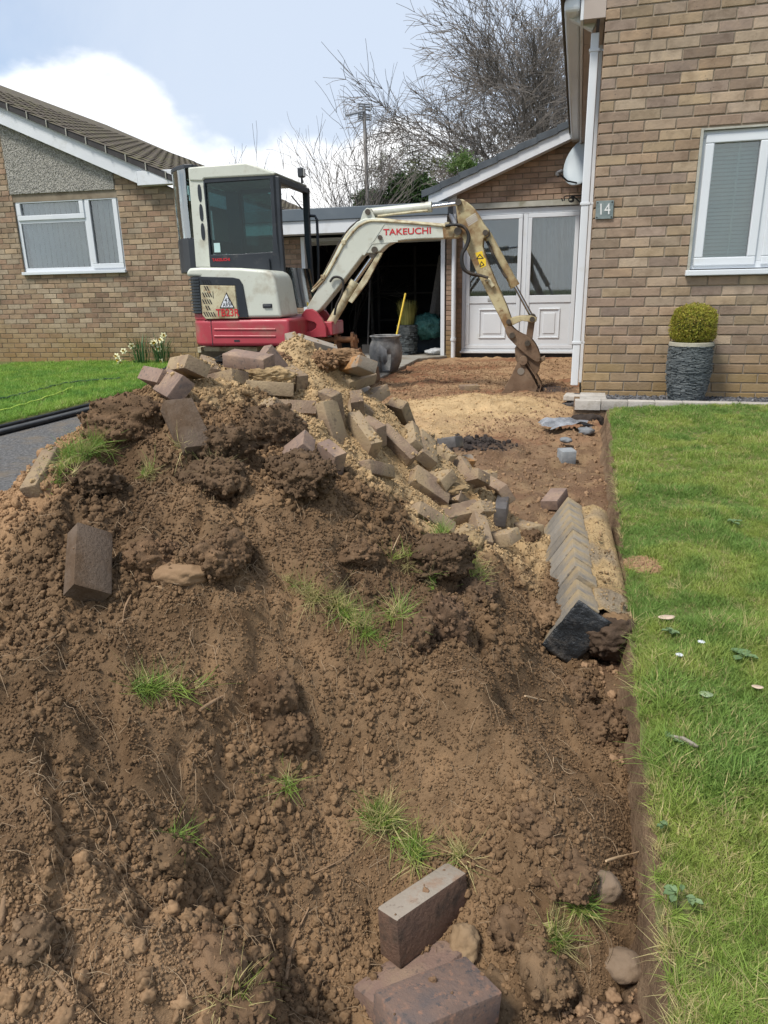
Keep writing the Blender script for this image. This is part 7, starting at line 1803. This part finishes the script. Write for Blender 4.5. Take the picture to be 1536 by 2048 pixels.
# ------------------------------------------------------------------ things in and before the garage
def build_garage_things():
    o = at_y(772, 733, 9.35); o.z = -0.163
    k = 9.35 / 1420
    t = thing('broken_tub', o, 'broken dirty grey plastic tub with a torn side standing on the concrete apron', 'tub')
    H = at_y(772, 672, 9.35).z - o.z; R = 0.215
    prof = [(0.62, 0), (0.72, 0.03), (0.93, 0.28), (1.0, 0.52), (0.95, 0.75), (0.82, 0.90), (0.90, 1.0)]
    b = MB(); n = 40; m = len(prof); keepf = []
    vs = [(o.x + R * r * cos(2 * pi * i / n), o.y + R * r * sin(2 * pi * i / n), o.z + H * z) for r, z in prof for i in range(n)]
    fs = []
    for j in range(m - 1):
        for i in range(n):
            ang = 2 * pi * (i + 0.5) / n
            if 1.38 * pi < ang < 1.60 * pi and 1 <= j <= 2: continue          # torn hole facing the camera
            fs.append((j * n + i, j * n + (i + 1) % n, (j + 1) * n + (i + 1) % n, (j + 1) * n + i))
    fs.append(tuple(range(n - 1, -1, -1))); b.add(vs, fs)
    mt = mat('dirty grey plastic', [(0.12, 0.122, 0.125), (0.22, 0.22, 0.22)], scale=6, rough=0.6, dirt=((0.36, 0.35, 0.33), 8, 0.46, 0.7), bscale=14, bstr=0.5, bdist=0.02, pos=True)
    sh = b.build('shell', mt, t, smooth=50); s = sh.modifiers.new('solid', 'SOLIDIFY'); s.thickness = 0.006
    b = MB(); q = []
    for i in range(9):
        a = 1.36 * pi + 0.16 * pi * i / 8; q += [(o.x + R * (0.98 + 0.03 * sin(i)) * cos(a) - 0.0, o.y + R * 1.03 * sin(a) - 0.02 - 0.004 * i, o.z + H * (0.82 - 0.02 * i)), (o.x + R * 0.98 * cos(a), o.y + R * 1.0 * sin(a) - 0.03 - 0.008 * i, o.z + H * (0.30 + 0.05 * sin(i * 0.9)))]
    b.add(q, [(2 * i, 2 * i + 1, 2 * i + 3, 2 * i + 2) for i in range(8)]); fl = b.build('torn_flap', mt, t, smooth=60); s = fl.modifiers.new('solid', 'SOLIDIFY'); s.thickness = 0.006
    b = MB(); b.tube([(o.x + R * 0.9 * cos(a), o.y + R * 0.9 * sin(a), o.z + H) for a in [2 * pi * i / 30 for i in range(31)]], 0.011, 6); b.build('rim', mt, t, smooth=60)
    # yellow broom handle leaning behind the tub
    a = at_y(779, 712, 9.75); c = at_y(811, 587, 10.1); a.z = -0.16
    b = MB(); b.cyl(a, c, 0.013, 10); tag(b.build('broom_handle', mat('yellow handle', [(0.60, 0.42, 0.03), (0.66, 0.47, 0.05)], rough=0.5), smooth=40), 'yellow broom handle leaning up behind the grey tub', 'broom')
    # planks and a ladder leaning at the right of the opening
    mPl = mat('grey timber', [(0.13, 0.115, 0.10), (0.20, 0.18, 0.16)], scale=8, rough=0.8, sc3=(8, 8, 1))
    for i, (x0, x1) in enumerate(((846, 878), (858, 884))):
        a = at_y(x0, 650, 12.6 + i * .2); c = at_y(x1, 510, 13.2 + i * .2); a.z = GZ; b = MB()
        d = Vector((0.09, 0, 0)); e = Vector((0, 0.03, 0)); b.add([a, a + d, a + d + e, a + e, c, c + d, c + d + e, c + e], [(0, 3, 2, 1), (4, 5, 6, 7), (0, 1, 5, 4), (1, 2, 6, 5), (2, 3, 7, 6), (3, 0, 4, 7)])
        tag(b.build('leaning_board', mPl), ['grey board leaning inside the garage at the right', 'second grey board leaning behind the first in the garage'][i], 'board')
    # teal sheet bundle
    p = at_y(858, 652, 12.3); o2 = clod('tarpaulin_bundle', p, 0.28, mat('teal plastic sheet', [(0.03, 0.11, 0.10), (0.06, 0.19, 0.17)], scale=4, rough=0.35, bscale=7, bstr=1.0, bdist=0.08), 701, sub=4, flat=(1.0, 0.8, 0.75), rough=0.3); tag(o2, 'crumpled teal plastic sheet bundled on boxes inside the garage', 'plastic sheet')
    b = MB(); q = at_y(830, 708, 12.5); b.box((q.x, q.y, GZ), (q.x + 0.55, q.y + 0.5, p.z - 0.14)); tag(b.build('dark_crate', mat('dark crate', [(0.03, 0.05, 0.07), (0.05, 0.07, 0.09)], rough=0.7), bevel=0.01), 'dark crate under the teal plastic sheet in the garage', 'crate')
    p = at_y(870, 706, 12.0); o2 = clod('white_bag', Vector((p.x, p.y, GZ + 0.05)), 0.13, mat('white bag', [(0.42, 0.44, 0.45), (0.55, 0.56, 0.57)], scale=5, rough=0.5, bscale=9, bstr=1.0, bdist=0.05), 702, sub=3, flat=(1.2, 0.8, 0.45), rough=0.4); tag(o2, 'crumpled white bag on the garage floor beside the door post', 'bag')
    # shelving and clutter deep in the dark
    b = MB(); 
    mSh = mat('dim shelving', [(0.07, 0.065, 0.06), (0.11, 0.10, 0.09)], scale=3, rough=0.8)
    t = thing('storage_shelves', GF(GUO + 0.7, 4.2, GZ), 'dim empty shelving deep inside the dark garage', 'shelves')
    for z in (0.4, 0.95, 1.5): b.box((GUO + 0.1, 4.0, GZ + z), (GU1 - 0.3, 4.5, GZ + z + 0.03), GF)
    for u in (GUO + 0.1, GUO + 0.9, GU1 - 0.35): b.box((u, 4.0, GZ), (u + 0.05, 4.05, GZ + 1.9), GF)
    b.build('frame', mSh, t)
    # garden tools against the left inner wall
    for i, px in enumerate((648, 660, 735)):
        a = at_y(px, 700, 12.4); c = at_y(px + 5, 560, 12.9); a.z = GZ; b = MB(); b.cyl(a, c, 0.014, 8); b.box((a.x - 0.09, a.y - 0.01, GZ), (a.x + 0.09, a.y + 0.01, GZ + 0.16)); tag(b.build('garden_tool', mSh), ['long handled tool nearest the left garage post', 'second long handled tool from the left garage post', 'long handled tool behind the grey tub'][i], 'garden tool')
    # sack beside the daffodils, under the digger
    p = at_y(372, 722, 7.2); p.z = -0.16; o2 = clod('rubble_sack', p, 0.13, mat('grey sack', [(0.07, 0.08, 0.09), (0.25, 0.27, 0.28)], scale=9, rough=0.45, bscale=10, bstr=1.0, bdist=0.05), 703, sub=4, flat=(1.1, 0.8, 0.8), rough=0.3); tag(o2, 'crumpled black and grey sack behind the left crest of the heap', 'sack')
build_garage_things()

# ------------------------------------------------------------------ on the extension wall: dish, hanging basket brackets
def build_wall_things():
    def P(px, py, v): u, z = epx(px, py, EV + v); return EF(u, v, z)
    c = P(1165, 322, -0.38); t = thing('satellite_dish', c, 'grey satellite dish half hidden behind the tall white downpipe', 'satellite dish')
    mD = mat('dish grey', [(0.33, 0.375, 0.40), (0.38, 0.42, 0.445)], scale=2, rough=0.5)
    nrm = (HT * -0.55 - HN * 0.75 + UPV * 0.35).normalized(); ex = nrm.cross(UPV).normalized(); ez = ex.cross(nrm); R = 0.335
    vs = [c - nrm * 0.06]; fs = []
    for j in range(1, 6):
        for i in range(28): a = 2 * pi * i / 28; r = R * j / 5; vs.append(c + ex * (r * 0.9 * cos(a)) + ez * (r * sin(a)) + nrm * (0.06 * (j / 5) ** 2 - 0.06))
    for i in range(28): fs.append((0, 1 + i, 1 + (i + 1) % 28))
    for j in range(4):
        for i in range(28): a = 1 + j * 28 + i; b2 = 1 + j * 28 + (i + 1) % 28; fs.append((a, a + 28, b2 + 28, b2))
    b = MB(); b.add(vs, fs); d = b.build('reflector', mD, t, smooth=80); s = d.modifiers.new('solid', 'SOLIDIFY'); s.thickness = 0.006
    lnb = P(1117, 346, -0.75); b = MB(); b.tube([c - ez * R * 0.9, (c - ez * R * 0.95).lerp(lnb, 0.5) - UPV * 0.03, lnb], 0.011, 8); b.build('arm', mSteelDk, t)
    b = MB(); b.cyl(lnb - (c - lnb).normalized() * 0.03, lnb + (c - lnb).normalized() * 0.07, 0.028, 12); b.build('receiver', mat('receiver', [(0.06, 0.06, 0.065), (0.3, 0.3, 0.3)], scale=20, rough=0.5), t, smooth=40)
    b = MB(); b.tube([c - nrm * 0.06, c - nrm * 0.12 - UPV * 0.05, EF((c - HO).dot(HT), 0.0, c.z - 0.1)], 0.018, 8); b.build('mount', mSteelDk, t)
    def bracket(pts_list, label, v=-0.10):
        q = P(*pts_list[0][0], v); t2 = thing('basket_bracket', q, label, 'bracket', 'black iron hanging basket brackets')
        for k, pts in enumerate(pts_list):
            b = MB(); b.tube([P(x, y, v) for x, y in pts], 0.009, 6); b.build(['bar', 'scroll', 'strut', 'plate'][k % 4], mSteelDk, t2, smooth=60)
    def spiral(cx, cy, r, turns=1.6, n=22, s=1): return [(cx + s * r * (1 - 0.55 * i / n) * cos(-pi / 2 + turns * 2 * pi * i / n), cy + r * (1 - 0.55 * i / n) * sin(-pi / 2 + turns * 2 * pi * i / n)) for i in range(n + 1)]
    bracket([[(1160, 338), (1130, 340), (1116, 342), (1112, 348), (1116, 353), (1121, 349)], spiral(1131, 347, 7), [(1135, 340), (1146, 350), (1156, 362), (1166, 372)], [(1164, 300), (1163, 330), (1158, 352)]], 'black scrolled iron basket bracket under the satellite dish')
    bracket([[(1166, 391), (1132, 392), (1128, 394), (1129, 401), (1125, 402), (1123, 396)], spiral(1142, 399, 6), [(1146, 392), (1154, 399), (1163, 408)]], 'lower black scrolled basket bracket just above the white door frame')
build_wall_things()

# ------------------------------------------------------------------ small things on the ground
def build_small():
    # plastic sheet scrap on the dug ground
    q = at_z(1132, 852, -0.13)
    vs = []; fs = []; n = 12
    for i in range(n):
        for j in range(n):
            x, y = (i / (n - 1) - 0.5) * 0.34, (j / (n - 1) - 0.5) * 0.20
            z = 0.045 * float(fbm(np.array([x * 9 + 3]), np.array([y * 9]), octv=3, s=31)[0]) + 0.04 - 0.9 * (x * x + y * y)
            vs.append((q.x + x + 0.02 * sin(j * 2.1), q.y + y, q.z + max(z, -0.01)))
    for i in range(n - 1):
        for j in range(n - 1):
            if (i * 7 + j * 3) % 17 == 0 and (i in (0, n - 2) or j in (0, n - 2)): continue
            a = i * n + j; fs.append((a, a + 1, a + n + 1, a + n))
    b = MB(); b.add(vs, fs); tag(b.build('plastic_sheet', mat('grey polythene', [(0.10, 0.105, 0.115), (0.30, 0.31, 0.33)], scale=12, rough=0.3, bscale=30, bstr=0.8, bdist=0.02, spec=0.6, pos=True), smooth=40), 'torn grey polythene sheet crumpled on the dug ground near the house corner', 'plastic sheet')
    for px, py, r, lab in ((1172, 862, 0.05, 'dark stone beside the torn polythene'), (1132, 880, 0.035, 'small blue-grey stone below the torn polythene')):
        p = at_z(px, py, -0.15); o = clod('stone', p, r, mat('grey stone', [(0.14, 0.15, 0.16), (0.22, 0.23, 0.235)], scale=14, rough=0.8), 800 + px, sub=3, rough=0.3, flat=(1.2, .9, .6)); tag(o, lab, 'stone')
    mSt = mat('muddy stone', [(0.165, 0.115, 0.075), (0.22, 0.16, 0.11)], scale=12, rough=0.95, bscale=50, dirt=((0.15, 0.10, 0.06), 8, 0.5, 0.7))
    p = march(1248, 1940, 0.02); o = clod('stone', p + Vector((0, 0.01, 0.0)), 0.036, mSt, 811, sub=4, rough=0.25, fine=0.03, flat=(1.1, 0.9, 0.7)); tag(o, 'smooth muddy stone at the trench side in the lower right', 'stone')
    p = march(975, 1770 - 0, 0.0); 
    p = march(1205, 1770, 0.01); o = clod('stone', p, 0.036, mSt, 812, sub=4, rough=0.3, fine=0.04, flat=(1.0, 0.9, 0.7)); tag(o, 'brown rounded stone half sunk in soil by the trench side', 'stone')
    p = march(930, 1900, 0.005); o = clod('brick_fragment', p, 0.042, mat('sandy fragment', [(0.22, 0.145, 0.08), (0.27, 0.185, 0.105)], scale=15, rough=0.9, bscale=60), 813, sub=4, rough=0.3, fine=0.12, flat=(0.75, 0.9, 1.2)); tag(o, 'ochre brick fragment just right of the pale topped paver', 'brick fragment')
    p = march(365, 1150, 0.0); o = clod('brick_fragment', p, 0.05, mat('ochre fragment', [(0.21, 0.13, 0.07), (0.26, 0.165, 0.09)], scale=15, rough=0.9, bscale=60), 814, sub=4, rough=0.3, fine=0.12, flat=(1.3, 0.8, 0.6)); tag(o, 'smooth ochre lump in the soil right of the muddy paver', 'brick fragment')
    # fallen leaves, bark and weeds on the lawn
    def lawn_p(px, py):
        p = at_plane(px, py, (0, 0, -0.34 + 0.03), (0, -0.062, 1)); return p
    def leaf(px, py, L_, W_, m, label, yaw=0.0, curl=0.3):
        c = lawn_p(px, py); vs = []; fs = []; n = 7
        for i in range(n):
            s = i / (n - 1); w = W_ * sin(pi * (0.08 + 0.86 * s)) ** 0.8
            for k in (-1, 0, 1):
                x, y = (s - 0.5) * L_, k * w; vs.append((c.x + x * cos(yaw) - y * sin(yaw), c.y + x * sin(yaw) + y * cos(yaw), c.z + curl * (abs(y) * 0.6 + (s - 0.5) ** 2 * L_ * 0.8)))
        for i in range(n - 1):
            a = i * 3; fs += [(a, a + 1, a + 4, a + 3), (a + 1, a + 2, a + 5, a + 4)]
        b = MB(); b.add(vs, fs); o = b.build('fallen_leaf', m, smooth=60); s = o.modifiers.new('solid', 'SOLIDIFY'); s.thickness = 0.001; tag(o, label, 'leaf'); return o
    mPk = mat('pale dead leaf', [(0.48, 0.36, 0.26), (0.55, 0.43, 0.33)], scale=30, rough=0.8, pos=True); mGl = mat('pale green leaf', [(0.22, 0.29, 0.16), (0.28, 0.35, 0.20)], scale=20, rough=0.6, pos=True)
    leaf(1333, 1236, 0.055, 0.016, mPk, 'curled pinkish dead leaf on the lawn beside the edging', 0.1)
    leaf(1412, 1390, 0.03, 0.018, mGl, 'oval pale green leaf lying on the lawn', 1.2)
    leaf(1515, 1375, 0.03, 0.010, mPk, 'small dry leaf at the right edge of the lawn', -0.3)
    c = lawn_p(1372, 1487); b = MB(); b.tube([c + Vector((-0.022, 0.020, 0.006)), c + Vector((-0.006, 0.006, 0.010)), c + Vector((0.010, -0.010, 0.006)), c + Vector((0.022, -0.018, 0.004))], [0.004, 0.006, 0.006, 0.003], 6); tag(b.build('bark_chip', mat('bark', [(0.10, 0.085, 0.065), (0.28, 0.25, 0.20)], scale=50, rough=0.8, pos=True), smooth=50), 'dark and pale chip of bark on the lawn', 'bark')
    for px, py in ((1402, 1290), (1358, 1316)):
        c = lawn_p(px, py); b = MB()
        for i in range(9): a = 2 * pi * i / 9; b.add([c + Vector((0, 0, .01)), c + Vector((0.009 * cos(a - .25), 0.009 * sin(a - .25), .012)), c + Vector((0.012 * cos(a), 0.012 * sin(a), .011)), c + Vector((0.009 * cos(a + .25), 0.009 * sin(a + .25), .012))], [(0, 1, 2, 3)])
        tag(b.build('daisy', mUPVC), ['white daisy on the lawn, the upper of two', 'white daisy on the lawn, the lower of two'][py > 1300], 'daisy')
    mWeed = mat('weed leaf', [(0.11, 0.19, 0.075), (0.19, 0.27, 0.13)], scale=15, rough=0.6, transl=0.2, pos=True)
    for px, py, n, L_, lab in ((1365, 1795, 9, 0.022, 'pale leafy weed at the cut lawn edge in the foreground'), (1480, 1310, 8, 0.034, 'dock-like weed lying in the lawn on the right'), (1345, 1265, 14, 0.018, 'small flat weed below the pinkish dead leaf'), (1470, 1045, 7, 0.026, 'flat weed rosette in the middle of the lawn'), (1345, 1480, 8, 0.02, 'small weed at the lawn edge by the bark chip'), (1318, 1655, 6, 0.016, 'pale weed hanging over the cut lawn edge')):
        c = lawn_p(px, py); t = thing('lawn_weed', c, lab, 'weed')
        for i in range(n):
            a = 2 * pi * i / n + random.uniform(-.3, .3); d = Vector((cos(a), sin(a), 0)); w = Vector((-d.y, d.x, 0)); l = L_ * random.uniform(.7, 1.2); b = MB(); vs = []
            off = Vector((random.uniform(-.02, .02), random.uniform(-.02, .02), 0)) * (L_ / 0.03)
            for s, ww, z in ((0, .05, 0), (.35, .28, .10), (.7, .32, .14), (1, .04, .06)): vs += [c + off + d * l * s - w * l * ww + Vector((0, 0, 0.004 + z * l)), c + off + d * l * s + Vector((0, 0, z * l * 0.7)), c + off + d * l * s + w * l * ww + Vector((0, 0, 0.004 + z * l))]
            fs = []
            for q in range(3): a_ = q * 3; fs += [(a_, a_ + 1, a_ + 4, a_ + 3), (a_ + 1, a_ + 2, a_ + 5, a_ + 4)]
            b.add(vs, fs); b.build('leaf', mWeed, t, smooth=70)
build_small()

# ------------------------------------------------------------------ daffodils by the bungalow
def build_daffodils():
    mSt = mat('daffodil leaf', [(0.035, 0.10, 0.03), (0.06, 0.15, 0.045)], scale=6, rough=0.5, transl=0.15, pos=True); mPe = mat('pale yellow petal', [(0.72, 0.70, 0.42), (0.78, 0.76, 0.52)], rough=0.6, scale=9); mCu = mat('yellow trumpet', [(0.72, 0.52, 0.08)], rough=0.6)
    for (cx, cy, n, fl, lab) in ((285, 728, 46, [(263, 692), (233, 712), (247, 702), (237, 720), (240, 727)], 'left clump of daffodils with five pale flowers at the bungalow wall'), (325, 728, 52, [(310, 685), (322, 680), (327, 671), (317, 698), (322, 723), (306, 686)], 'right clump of daffodils with flowers held high beside the digger')):
        Y = 11.0; o = at_y(cx, cy, Y); o.z = float(zl(Y)) + 0.03; t = thing('daffodil_clump', o, lab, 'daffodils', 'daffodils at the foot of the bungalow')
        b = MB()
        for k in range(n):
            a = random.uniform(0, 6.28); r0 = 0.12 * sqrt(random.random()); d = Vector((cos(a), sin(a), 0)); p = o + d * r0; h = random.uniform(0.22, 0.50); l = random.uniform(0.02, 0.28); w = Vector((-d.y, d.x, 0)) * 0.006
            q = p + d * l * 0.3 + Vector((0, 0, h * 0.65)); e = p + d * l + Vector((0, 0, h)); b.add([p - w, p + w, q + w, q - w, e], [(0, 1, 2, 3), (3, 2, 4)])
        b.build('leaves', mSt, t)
        for px, py in fl:
            f = at_y(px, py, Y - 0.08); b = MB(); b.tube([o + Vector(((f.x - o.x) * 0.2, 0, 0)), o.lerp(f, 0.55) + Vector(((f.x - o.x) * -0.1, 0, 0.05)), f], 0.004, 5); st = b.build('stem', mSt, t)
            b = MB(); ya = random.uniform(-.6, .6); nn = Vector((sin(ya), -cos(ya), random.uniform(-.2, .4))).normalized(); ex = nn.cross(UPV).normalized(); ez = ex.cross(nn)
            for i in range(6):
                a = 2 * pi * i / 6; d = ex * cos(a) + ez * sin(a); w = ex * -sin(a) + ez * cos(a); b.add([f, f + d * 0.03 - w * 0.017, f + d * 0.056 - nn * 0.006, f + d * 0.03 + w * 0.017], [(0, 1, 2, 3)])
            b.build('petals', mPe, st)
            b = MB(); b.tube([f, f + nn * 0.018, f + nn * 0.034], [0.010, 0.012, 0.019], 10, caps=False); b.build('trumpet', mCu, st, smooth=60)
build_daffodils()

# ------------------------------------------------------------------ aerial on its pole
def build_aerial():
    Y = 17.0; base = at_y(735, 410, Y); top = at_y(728, 214, Y); t = thing('aerial', Vector((base.x, Y, -0.3)), 'television aerial with two grid panels on a tall thin pole', 'aerial')
    mA = mat('weathered alloy', [(0.26, 0.27, 0.28), (0.34, 0.35, 0.36)], rough=0.6, scale=5); mW = mat('weathered pole', [(0.24, 0.22, 0.20), (0.32, 0.30, 0.28)], rough=0.8, scale=5)
    b = MB(); b.tube([Vector((base.x + 0.05, Y, -0.3)), base, top], [0.045, 0.042, 0.036], 10); b.build('pole', mW, t, smooth=50)
    a = at_y(692, 231, Y - 0.9); c = at_y(729, 222, Y); b = MB(); b.tube([c, a], 0.02, 6)
    for k in range(12): p = c.lerp(a, 0.15 + 0.85 * k / 12); b.tube([p + Vector((0.02, 0.06, 0)), p - Vector((0.02, 0.06, 0))], 0.007, 4); b.tube([p + Vector((0, 0, 0.05)), p - Vector((0, 0, 0.05))], 0.006, 4)
    b.build('boom', mA, t)
    for (y0, y1) in ((208, 219), (229, 238)):
        b = MB()
        for q in range(3): yy = y0 + (y1 - y0) * q / 2; b.tube([at_y(716, yy - 1, Y - 0.1), at_y(742, yy + 1.5, Y + 0.1)], 0.018, 5)
        for xx in (716.5, 729, 741.5): b.tube([at_y(xx, y0 - 1.5, Y), at_y(xx, y1 + 2, Y)], 0.017, 5)
        b.build('grid_panel', mA, t)
build_aerial()

# ------------------------------------------------------------------ trees and bushes
mBark = mat('bare branch', [(0.115, 0.10, 0.087), (0.17, 0.15, 0.132)], scale=3, rough=0.9, pos=True)
mBarkL = mat('pale twig', [(0.155, 0.135, 0.115), (0.21, 0.185, 0.16)], scale=3, rough=0.9, pos=True)
def grow(rng, mbs, p, d, L_, r, depth, maxd, droop, spread, nseg=5, kids=(2, 4), up=0.0, minr=0.004):
    """recursive limb; mbs[0] limbs, mbs[1] twigs"""
    pts = [p.copy()]; rs = [r]; q = p.copy(); v = d.copy()
    for i in range(nseg):
        v = (v + Vector((rng.gauss(0, .13), rng.gauss(0, .13), rng.gauss(0, .13) + up * 0.10 * max(0.2, 1 - depth * 0.3) - droop * 0.09 * max(0, depth - 1) * (i / nseg)))).normalized()
        q = q + v * (L_ / nseg); pts.append(q.copy()); rs.append(max(minr * 0.6, r * (1 - 0.45 * (i + 1) / nseg)))
    (mbs[0] if depth < 2 else mbs[1]).tube(pts, rs, 6 if depth == 0 else (4 if depth < 3 else 3), caps=False)
    if depth >= maxd: return
    n = rng.randint(*kids)
    for k in range(n):
        i = rng.randint(max(1, nseg // 2 - 1), nseg) if k else nseg
        b = pts[i]; dv = (pts[i] - pts[i - 1]).normalized()
        e = Vector((rng.gauss(0, 1), rng.gauss(0, 1), rng.gauss(0, 0.7))); e = (e - dv * e.dot(dv)).normalized()
        nd = (dv + e * rng.uniform(0.35, 0.95) * spread).normalized()
        grow(rng, mbs, b, nd, L_ * rng.uniform(0.58, 0.84), max(minr, rs[i] * rng.uniform(0.5, 0.75)), depth + 1, maxd, droop, spread, max(3, nseg - (depth > 1)), kids, up, minr)
def bare_tree(name, base, H0, r0, seed, label, lean=(0, 0), maxd=6, droop=0.5, spread=1.0, kids=(2, 4), L1=None, trunks=1, up=0.0, m=mBark, minr=0.006, cat='tree', mt=None):
    t = thing(name, base, label, cat); rng = random.Random(seed); a, b = MB(), MB()
    for k in range(trunks):
        d = Vector((lean[0] + (rng.uniform(-.28, .28) if trunks > 1 else 0), lean[1] + (rng.uniform(-.4, .4) if trunks > 1 else 0), 1)).normalized()
        p = base + (Vector((rng.uniform(-.5, .5), rng.uniform(-.4, .4), 0)) if trunks > 1 else Vector((0, 0, 0)))
        grow(rng, (a, b), p, d, H0 * rng.uniform(.85, 1.1), r0, 0, maxd, droop, spread, 6, kids, up, minr)
    a.build('trunk', m, t, smooth=80); b.build('crown', m, t); return t
def tree_base(px, py, y): p = at_y(px, py, y); return Vector((p.x, y, -0.5))
bare_tree('bare_tree', tree_base(1090, 250, 21), 3.3, 0.22, 21, 'tall bare tree with arching branches rising behind the extension roof', (-0.03, 0), 6, 0.45, 0.8, (4, 5), up=0.9, minr=0.007)
bare_tree('bare_tree', tree_base(1135, 240, 23), 3.7, 0.22, 14, 'bare tree half hidden by the house eaves, tallest of the trees', (0.0, 0), 6, 0.4, 0.75, (4, 5), up=0.9, minr=0.007)
bare_tree('bare_tree', tree_base(1032, 320, 19), 1.3, 0.10, 35, 'smaller bare tree with drooping twigs left of the tall ones', (0.0, 0), 6, 0.8, 0.62, (3, 4), up=1.0, minr=0.006)
bare_tree('bare_tree', tree_base(1062, 300, 20), 1.75, 0.10, 47, 'bare weeping tree between the small and the tall bare ones', (0.0, 0), 6, 0.95, 0.6, (3, 4), up=0.9, minr=0.006)
bare_tree('bare_bush', tree_base(665, 400, 16.5), 1.85, 0.03, 5, 'thin bare bush with upright twigs behind the garage roof', (0, 0), 4, -0.2, 0.55, (3, 4), trunks=8, up=0.4, m=mBarkL, minr=0.005, cat='bush')
bare_tree('bare_bush', tree_base(690, 400, 18), 1.6, 0.04, 8, 'bare bush with a leaning limb left of the aerial pole', (-0.2, 0), 4, -0.2, 0.6, (2, 3), trunks=3, up=0.5, m=mBarkL, minr=0.005, cat='bush')
bare_tree('bare_tree', tree_base(236, 300, 26), 2.75, 0.08, 61, 'bare treetop showing over the bungalow roof', (0, 0), 4, -0.2, 0.7, (2, 3), up=0.5, minr=0.008)
mEver = mat('evergreen leaf', [(0.9, 0.9, 0.9), (1.05, 1.05, 1.05)], rough=0.45, inst='tint', transl=0.25)
def leafy(name, px, py, Y, rx, rz, n, label, tints, size, seed, stem=True, sparse=False):
    c = at_y(px, py, Y); t = thing(name, Vector((c.x, Y, -0.5)), label, 'bush')
    b = MB(); rng = random.Random(seed); a2 = MB()
    for k in range(5): grow(rng, (b, a2), Vector((c.x + rng.uniform(-.3, .3) * rx, Y + rng.uniform(-.3, .3), -0.5)), Vector((rng.uniform(-.2, .2), 0, 1)).normalized(), (c.z + 0.5) * (0.27 if sparse else 0.36), 0.03, 0, 3 if not sparse else 5, 0.1, 0.8, 5, (2, 3), 0.2, 0.005)
    b.build('trunk', mBarkL if sparse else mBark, t); a2.build('twigs', mBarkL if sparse else mBark, t)
    vs_ = []
    for k in range(4):
        r = random.Random(k + seed); mb = MB()
        for j in range(7):
            p = Vector((r.uniform(-1, 1), r.uniform(-1, 1), r.uniform(-1, 1))) * 0.8; d = Vector((r.gauss(0, 1), r.gauss(0, 1), r.gauss(0, .6) + .3)).normalized(); w = d.orthogonal().normalized() * 0.22
            mb.add([p, p + d * 0.5 - w, p + d * 1.1, p + d * 0.5 + w], [(0, 1, 2, 3)])
        vs_.append(raw_obj('leaf', mb, mEver, False))
    g = np.random.default_rng(seed); d = g.normal(0, 1, (n, 3)); d /= np.linalg.norm(d, axis=1)[:, None]
    lump = 1 + 0.38 * fbm(d[:, 0] * 2.2 + seed, d[:, 1] * 2.2, d[:, 2] * 2.2, octv=3, s=seed)
    rr = g.random(n) ** (0.4 if not sparse else 0.6) * lump
    p = np.c_[c.x + d[:, 0] * rx * rr, Y + d[:, 1] * rx * 0.7 * rr, c.z + d[:, 2] * rz * rr]
    if sparse:
        q = fbm(p[:, 0] * 2.2, p[:, 1] * 2.2, p[:, 2] * 2.2, octv=2, s=seed + 3); p = p[q > 0.02]; n = len(p)
    T = np.array(tints)[g.integers(0, len(tints), n)] * g.uniform(0.7, 1.3, n)[:, None]
    o = gn_scatter('foliage', p, g.uniform(0, 6.28, (n, 3)), g.uniform(*size, n), g.integers(0, 4, n), T, vs_, parent=t); o['kind'] = 'stuff'
leafy('evergreen_bush', 822, 388, 17.5, 0.55, 0.46, 1500, 'dense dark green bush behind the garage roof right of the aerial', [(0.05, 0.10, 0.025), (0.075, 0.14, 0.035), (0.035, 0.075, 0.02)], (0.045, 0.085), 71)
leafy('evergreen_bush', 744, 402, 17.5, 0.42, 0.24, 700, 'low dark green bush at the foot of the aerial pole', [(0.05, 0.10, 0.025), (0.07, 0.13, 0.03)], (0.045, 0.08), 72)
leafy('budding_shrub', 815, 345, 18.5, 0.95, 0.60, 1500, 'open shrub just coming into pale green leaf above the dark bush', [(0.17, 0.20, 0.06), (0.24, 0.26, 0.09), (0.12, 0.16, 0.05)], (0.03, 0.055), 73, sparse=True)
leafy('budding_shrub', 935, 330, 17.5, 0.6, 0.30, 700, 'fresh green leafy shrub peeping over the extension roof', [(0.10, 0.19, 0.04), (0.17, 0.24, 0.07)], (0.03, 0.06), 74, sparse=True)
